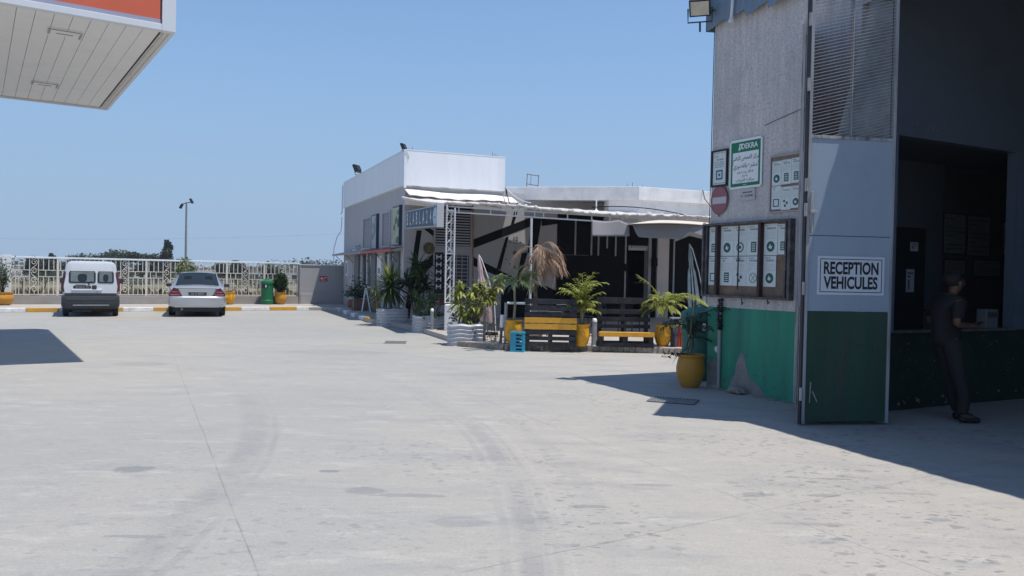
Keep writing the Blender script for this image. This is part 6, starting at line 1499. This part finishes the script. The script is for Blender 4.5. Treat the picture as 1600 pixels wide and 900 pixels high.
# pots by the fence
def shrub_fn(seed, n, rx, rz_, zc, s_, m1=.5):
    def f(mb):
        rr = random.Random(seed)
        for k in range(n):
            d = rdir(rr, -1, 1) * (rr.random() ** .4); mb.m = 1 if rr.random() < m1 else 0
            leaf(mb, (d.x * rx, d.y * rx, zc + d.z * rz_), rdir(rr, -.2, 1), s_, s_ * .5, rr)
    return f
potted('potted_shrub', 'round clipped dark shrub in an orange pot right of the green bin', 'potted plant', (-9.62, 33.25, .119), .25, .50, mat('orange_pot', (.55, .26, .03), .6, .12, 4, dirt=(.3, .15, .05), dirt_amt=.4), shrub_fn(61, 2600, .30, .42, .88, .09, .4), 'pots along the fence', [leaf_dark, leaf_green], 'leaves')
def sparse(mb):
    rr = random.Random(62)
    for k in range(24):
        d = rdir(rr, .3, 1); mb.tube([(0, 0, .45), Vector((0, 0, .45)) + d * rr.uniform(.2, .5)], .006, 4)
        for _ in range(5): leaf(mb, Vector((0, 0, .45)) + d * rr.uniform(.15, .5), rdir(rr), .08, .03, rr)
potted('potted_shrub', 'yellow pot with a sparse dry plant, just right of the silver car', 'potted plant', (-11.42, 32.25, .119), .25, .50, yellow_pot, sparse, 'pots along the fence', [leaf_dry], 'leaves')
def tall(mb):
    rr = random.Random(63)
    for b_ in range(8):
        p = Vector((rr.uniform(-.05, .05), 0, .45)); d = Vector((rr.uniform(-.35, .35), rr.uniform(-.3, .3), 1)).normalized(); L = rr.uniform(.5, 1.25)
        mb.m = 1; mb.tube([p, p + d * L * .5, p + d * L + Vector((rr.uniform(-.1, .1), 0, 0))], [.014, .01, .005], 5); mb.m = 0
        for k in range(60): leaf(mb, p + d * L * rr.uniform(.25, 1.03) + Vector((rr.gauss(0, .07), rr.gauss(0, .06), rr.gauss(0, .04))), rdir(rr, -.2, 1), .10, .05, rr)
potted('potted_shrub', 'ochre pot with a tall loose leafy plant at the left fence pillar', 'potted plant', (-17.95, 28.2, .119), .34, .46, MATS['orange_pot'], tall, 'pots along the fence', [leaf_green, bark], 'leaves')
potted('potted_shrub', 'pale green bush rising behind the roof of the silver car', 'potted plant', (-13.05, 32.0, .119), .24, .48, yellow_pot, shrub_fn(64, 1500, .38, .55, 1.28, .11, .7), 'pots along the fence', [leaf_green, leaf_pale], 'leaves', stem_fn([(0, 0, .4), (0, 0, 1.2)], .03, .02), bark)

# drain covers
iron = mat('cast_iron', (.12, .12, .125), .7, .2, 9, .003)
S = thing('drain_grate', 'iron drain grate half in shadow near the workshop corner', 'drain', (2.10, 10.25, 0), R(-22))
mb = MB(); mb.box(-.30, .30, -.22, -.20, .002, .012); mb.box(-.30, .30, .20, .22, .002, .012); mb.box(-.30, -.28, -.2, .2, .002, .012); mb.box(.28, .30, -.2, .2, .002, .012); mb.build('frame', iron, S)
mb = MB()
for i in range(13): mb.box(-.28 + i * .0445, -.262 + i * .0445, -.2, .2, .002, .010)
for i in range(4): mb.box(-.28, .28, -.16 + i * .1, -.148 + i * .1, .002, .0095)
mb.build('grid', grey_metal, S)
S = thing('manhole_cover', 'flat rectangular iron cover in the yard before the planters', 'manhole cover', (-2.58, 17.85, 0), R(5))
mb = MB(); mb.box(-.23, .23, -.28, .28, .001, .008); mb.build('plate', iron, S); mb = MB(); mb.box(-.25, .25, -.30, -.281, .001, .010); mb.box(-.25, .25, .281, .30, .001, .010); mb.build('rim', edge_m, S)

# ------------------------------------------------------------------ beyond the fence
S = thing('floodlight_mast', 'tall thin steel mast with two floodlights beyond the fence', 'lamp post', (-24.5, 60.0, -1.62))
mb = MB(); mb.lathe([(.12, 0), (.085, 4), (.06, 8.05)], (0, 0, 0), 12); mb.build('pole', grey_metal, S, smooth=40)
mb = MB(); mb.tube([(-.35, 0, 7.9), (0, 0, 8.0), (.3, 0, 8.05)], .04, 6); mb.build('arm', grey_metal, S)
for x, z, a in ((-.38, 7.75, .5), (.38, 8.15, -.5)):
    mb = MB(); mb.T = Matrix.Translation((x, 0, z)) @ Matrix.Rotation(a, 4, 'Y'); mb.box(-.07, .07, -.12, .12, -.19, .19); mb.build('lamp_head', dark_metal, S, bevel=.02)
def tree(label, x, y, h, wd, seed, m_=None, conifer=False, nl=1000, big=1.0, group='trees beyond the fence'):
    t = thing('tree', label, 'tree', (x, y, -1.62), 0, group); rr = random.Random(seed)
    mb = MB(); mb.tube([(0, 0, 0), (rr.uniform(-.1, .1), 0, h * .3), (rr.uniform(-.2, .2), 0, h * .7)], [h * .03, h * .022, h * .008], 6)
    for k in range(5):
        a = rr.uniform(0, 6.28); mb.tube([(0, 0, h * rr.uniform(.2, .5)), (math.cos(a) * wd * .3, math.sin(a) * wd * .3, h * rr.uniform(.5, .8))], [h * .012, h * .004], 4)
    mb.build('trunk', bark, t)
    mb = MB(); s_ = max(.16, h * .055) * big; cl_ = []
    nb = 9 if not conifer else 12
    for k in range(nb):
        if conifer: f_ = k / nb; cl_.append((rr.gauss(0, wd * .08), rr.gauss(0, wd * .08), h * (.2 + .78 * f_), wd * .5 * (1 - f_ * .85) * rr.uniform(.7, 1.1), h * .08))
        else: a = rr.uniform(0, 6.28); r_ = rr.random() ** .5 * wd * .36; cl_.append((r_ * math.cos(a), r_ * math.sin(a), h * rr.uniform(.35, .82), wd * rr.uniform(.16, .26), h * rr.uniform(.12, .2)))
    for cx, cy, cz, cr, ch in cl_:
        for k in range(int(nl / nb)):
            d = rdir(rr, -1, 1) * (rr.random() ** .35); p = Vector((cx + d.x * cr, cy + d.y * cr, cz + d.z * ch)); leaf(mb, p, rdir(rr, -.8, .8), s_, s_ * .8, rr)
    mb.build('crown', m_ or tree_leaf, t)
    return t
L1_ = 'on the skyline beyond the fence'
TR = [(-.592, 120, 4.0, 4.5, 0, 'small tree %s, above the leftmost fence bay' % L1_), (-.575, 150, 4.2, 3, 1, 'narrow tree %s beside the leftmost small one' % L1_),
      (-.545, 170, 4.6, 9, 0, 'broad low tree %s, left of the van' % L1_), (-.515, 140, 4.4, 9, 0, 'wide dark tree %s over the left of the van' % L1_), (-.497, 150, 5.4, 7, 0, 'rounded dark tree %s above the van roof' % L1_),
      (-.462, 140, 4.8, 5, 0, 'small round tree %s just right of the van roof' % L1_), (-.445, 150, 4.8, 6, 0, 'bushy tree %s left of the tallest one' % L1_), (-.432, 150, 7.1, 3.6, 1, 'tallest pointed tree %s between van and car' % L1_),
      (-.418, 160, 4.2, 5, 0, 'low tree %s right of the tallest one' % L1_), (-.357, 130, 3.7, 4.5, 0, 'small tree %s behind the floodlight mast' % L1_), (-.345, 150, 3.6, 4, 0, 'little tree %s right of the floodlight mast' % L1_),
      (-.308, 130, 3.6, 5, 0, 'round low tree %s right of the silver car' % L1_)]
for i, (tx, y, h, wd, cf, lb) in enumerate(TR): tree(lb, tx * y, y, h + 1.05, wd, 200 + i, conifer=bool(cf), nl=2400, big=1.3)
# lower dark trees and pale houses between fence and horizon: individual things
wall_cream = mat('house_cream', (.50, .46, .41), .85, .1, .8); wall_wh = mat('house_white', (.55, .54, .52), .85, .1, .8); roof_h = mat('house_roof', (.25, .16, .12), .85, .2, 2)
rr = random.Random(77); k = 0
def house(label, x, y, w_, d_, h, rz, m_):
    t = thing('house', label, 'house', (x, y, -1.62), rz, 'low houses across the field')
    mb = MB(); mb.box(-w_ / 2, w_ / 2, -d_ / 2, d_ / 2, 0, h); mb.build('wall', m_, t)
    mb = MB(); mb.box(-w_ / 2 - .2, w_ / 2 + .2, -d_ / 2 - .2, d_ / 2 + .2, h + .003, h + .22); mb.build('roof', m_ if rr.random() < .6 else roof_h, t)
    n_ = max(2, int(w_ / 3))
    for i in range(n_): mb = MB(); x_ = -w_ / 2 + (i + .5) * w_ / n_; mb.box(x_ - .5, x_ + .5, -d_ / 2 - .03, -d_ / 2 + .05, .9, 2.0); mb.build('window', glass_dark, t)
    mb = MB(); mb.box(-w_ / 2 + .3, -w_ / 2 + 1.1, -d_ / 2 - .04, -d_ / 2 + .05, 0, 2.0); mb.build('door', rust_m, t)
places = ['left of the van', 'behind the van', 'between the van and the car', 'behind the silver car', 'behind the yellow pot', 'behind the green bin', 'left of the boundary wall', 'at the far left behind the ochre pot', 'near the floodlight mast', 'right of the floodlight mast', 'just left of the round shrub', 'over the car roof']
for i, (tx, y, w_) in enumerate(((-.60, 198, 12), (-.53, 185, 14), (-.455, 170, 11), (-.40, 192, 15), (-.335, 185, 10), (-.30, 158, 11), (-.265, 178, 12), (-.63, 170, 10), (-.375, 156, 8), (-.35, 205, 12), (-.285, 210, 13), (-.42, 202, 12))):
    house('low %s house across the field, %s' % (('cream', 'white', 'flat roofed pale')[i % 3], places[i]), tx * y, y, w_, 6, rr.uniform(2.2, 2.8), R(rr.uniform(10, 45)), wall_cream if i % 3 == 0 else wall_wh)
base_lb = ['dark olive bush in the field, ' + p for p in ('far left by the fence pillar', 'left of the van', 'behind the van', 'right of the van mirror', 'midway between van and car', 'left of the car roof', 'behind the floodlight mast', 'right of the car roof', 'above the yellow pot', 'left of the green bin', 'above the green bin', 'above the clipped shrub', 'right of the clipped shrub', 'at the end of the fence')]
for i in range(14):
    tx = -.64 + .0275 * i + rr.uniform(-.008, .008); y = rr.uniform(95, 140)
    tree(base_lb[i], tx * y, y, rr.uniform(2.0, 2.7), rr.uniform(6.5, 9.5), 300 + i, m_=tree_leaf2 if i % 2 else tree_leaf, group='bushes in the field')
# dry grass and weeds just past the fence, and the far wood
mb = MB(); rr = random.Random(88)
for k in range(14000):
    t_ = rr.uniform(-16, 14); o_ = .5 + rr.random() ** 1.5 * 26; x, y = fpt(t_, o_); s_ = rr.uniform(.3, .95) * (1 + o_ * .02); gz = -.12 - (min(o_, 9) - 1.2) * .1 - max(0, min(o_, 22) - 9) * .054; mb.m = 0 if rr.random() < .72 else (1 if rr.random() < .6 else 2)
    a = rr.uniform(0, 6.28); w_ = s_ * rr.uniform(.15, .4)
    mb._add([(x - w_ * math.cos(a), y - w_ * math.sin(a), gz), (x + w_ * math.cos(a), y + w_ * math.sin(a), gz), (x + rr.uniform(-.25, .25) * s_, y, gz + s_ * .9), (x - w_ * .7 * math.cos(a), y, gz + s_ * .6)], [(0, 1, 2, 3)])
o = mb.build('dry_grass', [mat('dry_straw', (.33, .26, .16), .9, .3, 3, trans=.2), mat('dry_green', (.13, .14, .06), .9, .3, 3, trans=.2), mat('dry_dark', (.08, .07, .05), .9, .3, 3)])
tag(o, 'dry tan grass and weeds behind the fence', 'grass', kind='stuff')
mb = MB()
for k in range(16000):
    x = rr.uniform(-330, 60); y = rr.uniform(330, 420); h_ = (3.6 + 1.6 * math.sin(x * .05) + 1.2 * math.sin(x * .13 + 1) + .8 * math.sin(x * .41)) * (1.0 if x > -130 else .75); z = rr.random() ** .7 * max(1.5, h_); s_ = rr.uniform(.7, 1.8)
    leaf(mb, (x, y, z * 1.15 - 1.6), rdir(rr, -.8, .8), s_, s_ * .8, rr)
tag(mb.build('far_wood', tree_leaf), 'distant line of dark trees along the horizon', 'wood', kind='stuff')
# overhead wire far behind
mb = MB(); mb.tube(sag((-80, 118, 5.2), (-5, 118, 8.4), .8, 20), .006, 4); mesh_thing('power_line', mb, dark_metal, 'thin overhead wire crossing the sky above the fence', 'cable')

# ------------------------------------------------------------------ man at the bay
skin = mat('skin_brown', (.12, .06, .037), .55, .08, 8); shirt_m = mat('navy_shirt', (.012, .012, .014), .85, .12, 6, .003); trouser_m = mat('grey_trousers', (.018, .018, .020), .85, .12, 6, .003); hair_m = mat('black_hair', (.012, .011, .011), .7, .3, 20, .004); shoe_m = mat('dark_shoe', (.02, .019, .02), .5, .1, 8)
MZ = R(6)
Pn = thing('person', 'man in dark shirt and grey trousers leaning by the bay, looking at a phone', 'person', (5.0, 9.15, 0), MZ); Pn.scale = (1.08, 1.12, 1.0)
def skin_mesh(name, pts, edges, m_, parent, sub=2, root=0):
    me = bpy.data.meshes.new(name); me.from_pydata([p[:3] for p in pts], edges, []); me.materials.append(m_)
    o = bpy.data.objects.new(name, me); col.objects.link(o); o.parent = parent
    sm = o.modifiers.new('skin', 'SKIN'); sm.use_smooth_shade = True
    ss = o.modifiers.new('subsurf', 'SUBSURF'); ss.levels = sub; ss.render_levels = sub
    if not me.skin_vertices: pass
    bm = bmesh.new(); bm.from_mesh(me); ly = bm.verts.layers.skin.verify()
    for v, p in zip(bm.verts, pts):
        r_ = p[3] if isinstance(p[3], tuple) else (p[3], p[3]); v[ly].radius = r_; v[ly].use_root = False
    bm.verts.ensure_lookup_table(); bm.verts[root][ly].use_root = True
    bm.to_mesh(me); bm.free(); return o
# local x = the way he faces (to the right), y = away from the camera
J = {}
pts = []; edges = []
def add(nm, x, y, z, r_, to=None):
    J[nm] = len(pts); pts.append((x, y, z, r_))
    if to: edges.append((J[to], J[nm]))
add('pelvis', .0, 0, .95, .08); add('waist', -.035, 0, 1.08, .09, 'pelvis'); add('chest', -.03, 0, 1.27, .115, 'waist'); add('upper', -.005, 0, 1.385, .085, 'chest'); add('neck', .03, 0, 1.46, .052, 'upper'); add('jaw', .07, 0, 1.53, .062, 'neck'); add('skull', .075, 0, 1.61, .085, 'jaw'); add('top', .065, 0, 1.655, .06, 'skull')
for s_, sd_ in ((-1, 'n'), (1, 'f')):
    add('sh' + sd_, -.005, s_ * .175, 1.375, .058, 'upper'); add('ua' + sd_, -.045, s_ * .21, 1.26, .050, 'sh' + sd_); add('el' + sd_, -.065, s_ * .22, 1.13, .040, 'ua' + sd_)
    add('fa' + sd_, .08, s_ * .17, 1.115, .036, 'el' + sd_); add('wr' + sd_, .21, s_ * .09, 1.10, .025, 'fa' + sd_); add('pa' + sd_, .27, s_ * .065, 1.10, .028, 'wr' + sd_)
    for k in range(4):
        b_ = 'k%d%s' % (k, sd_); yy = s_ * (.085 - .022 * k)
        add(b_, .305, yy, 1.105 - .003 * k, .0095, 'pa' + sd_); add(b_ + 'm', .335, yy - s_ * .006, 1.11, .0085, b_); add(b_ + 't', .352 - .003 * k, yy - s_ * .014, 1.128, .007, b_ + 'm')
    add('th' + sd_, .275, s_ * .035, 1.122, .0105, 'pa' + sd_); add('tt' + sd_, .31, s_ * .02, 1.135, .0085, 'th' + sd_)
    ax = .0 if s_ < 0 else .09
    add('hp' + sd_, .01, s_ * .085, .86, .066, 'pelvis'); add('kn' + sd_, .07 + (.04 if s_ > 0 else 0), s_ * .10, .49, .058, 'hp' + sd_); add('cf' + sd_, .13 + ax * .3, s_ * .10, .32, .052, 'kn' + sd_); add('an' + sd_, .12 + ax, s_ * .10, .085, .036, 'cf' + sd_); add('toe' + sd_, .26 + ax, s_ * .115, .04, .032, 'an' + sd_)
skin_mesh('body', pts, edges, skin, Pn)
def sub_(names, grow, nm, m_, root=0, drop=()):
    ids = [J[n_] for n_ in names]; mp_ = {i: k for k, i in enumerate(ids)}
    pp = [(*pts[i][:3], pts[i][3] + grow) for i in ids]; ee = [(mp_[a], mp_[b_]) for a, b_ in edges if a in mp_ and b_ in mp_]
    return skin_mesh(nm, pp, ee, m_, Pn, root=root)
def sub2(pp, ee, nm, m_): return skin_mesh(nm, pp, ee, m_, Pn)
G = lambda n_, gr: (*pts[J[n_]][:3], pts[J[n_]][3] + gr)
sub2([(.0, 0, .84, (.145, .185)), (-.015, 0, 1.0, (.13, .17)), (-.035, 0, 1.12, (.12, .155)), (-.03, 0, 1.27, (.135, .17)), (-.01, 0, 1.38, (.11, .16)), (.014, 0, 1.44, (.068, .085)),
      G('shn', .026), G('uan', .017), (-.058, -.216, 1.17, .056), G('shf', .026), G('uaf', .017), (-.058, .216, 1.17, .056)], [(0, 1), (1, 2), (2, 3), (3, 4), (4, 5), (4, 6), (6, 7), (7, 8), (4, 9), (9, 10), (10, 11)], 'shirt', shirt_m)
for sd_ in ('n', 'f'):
    h0, k0_, c0_, a0_ = (pts[J[q_ + sd_]] for q_ in ('hp', 'kn', 'cf', 'an'))
    sg = 1 if sd_ == 'f' else -1
    sub2([(-.005, sg * .055, .97, .105), (h0[0], sg * .075, .86, .112), ((h0[0] + k0_[0]) / 2, sg * .09, .68, .092), (*k0_[:3], .074), (*c0_[:3], .068), (a0_[0] - .005, a0_[1], a0_[2] + .0, .062)], [(0, 1), (1, 2), (2, 3), (3, 4), (4, 5)], 'trousers', trouser_m)
for sd_ in ('n', 'f'):
    a = pts[J['an' + sd_]]; b_ = pts[J['toe' + sd_]]
    skin_mesh('shoe', [(a[0] - .05, a[1], .05, .045), (a[0] + .04, a[1], .05, .045), (b_[0], b_[1], .042, .04), (b_[0] + .05, b_[1], .035, .03)], [(0, 1), (1, 2), (2, 3)], shoe_m, Pn)
mb = MB(); mb.T = Matrix.Translation((.058, 0, 1.635)) @ Matrix.Rotation(R(-14), 4, 'Y'); rr = random.Random(6)
mb.lathe([(.070, -.065), (.086, -.03), (.094, .01), (.088, .045), (.066, .07), (.03, .084), (.002, .086)], (-.026, 0, 0), 20)
mb.v = [(x_ + rr.uniform(-.004, .004), y_ + rr.uniform(-.004, .004), z_ + rr.uniform(-.004, .004)) for x_, y_, z_ in mb.v]; mb.build('hair', hair_m, Pn, smooth=60)
mb = MB()
mb.T = Matrix.Translation((.15, 0, 1.585)) @ Matrix.Rotation(R(14), 4, 'Y'); mb._add([(-.005, -.012, .03), (-.005, .012, .03), (.028, .014, -.012), (.028, -.014, -.012), (-.004, -.016, -.016), (-.004, .016, -.016)], [(0, 1, 2, 3), (3, 2, 5, 4), (0, 3, 4), (1, 5, 2)]); mb.build('nose', skin, Pn)
for s_ in (-1, 1):
    mb = MB(); mb.T = Matrix.Translation((.143, s_ * .032, 1.607)); mb.lathe([(.002, -.009), (.011, -.004), (.011, .004), (.002, .009)], (0, 0, 0), 10); mb.build('eye', ink, Pn, smooth=60)
    mb = MB(); mb.T = Matrix.Translation((.055, s_ * .092, 1.585)); mb.lathe([(.004, -.032), (.016, -.016), (.019, .01), (.008, .03)], (0, 0, 0), 10); mb.build('ear', skin, Pn, smooth=60)
mb = MB(); mb.box(.138, .149, -.022, .022, 1.542, 1.549); mb.build('mouth', mat('lip', (.12, .05, .04), .6), Pn)
mb = MB(); mb.T = Matrix.Translation((.335, .0, 1.118)) @ Matrix.Rotation(R(-25), 4, 'Y'); mb.box(-.06, .06, -.036, .036, .0, .009)
tag(mb.build('phone', [ink], bevel=.002), 'dark phone held in both hands by the man in the bay', 'phone')
bpy.data.objects['phone'].location = Pn.location; bpy.data.objects['phone'].rotation_euler = (0, 0, MZ); bpy.data.objects['phone'].scale = Pn.scale

# ------------------------------------------------------------------ air: thin even haze round the whole place
hz = bpy.data.materials.new('haze_air'); hz.use_nodes = True; hn = hz.node_tree.nodes; hn.remove(hn['Principled BSDF'])
pv = hn.new('ShaderNodeVolumePrincipled'); pv.inputs['Color'].default_value = (.80, .88, 1, 1); pv.inputs['Density'].default_value = .0004; pv.inputs['Anisotropy'].default_value = .2
hz.node_tree.links.new(pv.outputs[0], hn['Material Output'].inputs['Volume'])
mb = MB(); mb.box(-420, 130, -40, 470, -3, 14); tag(mb.build('haze', hz), kind='stuff')
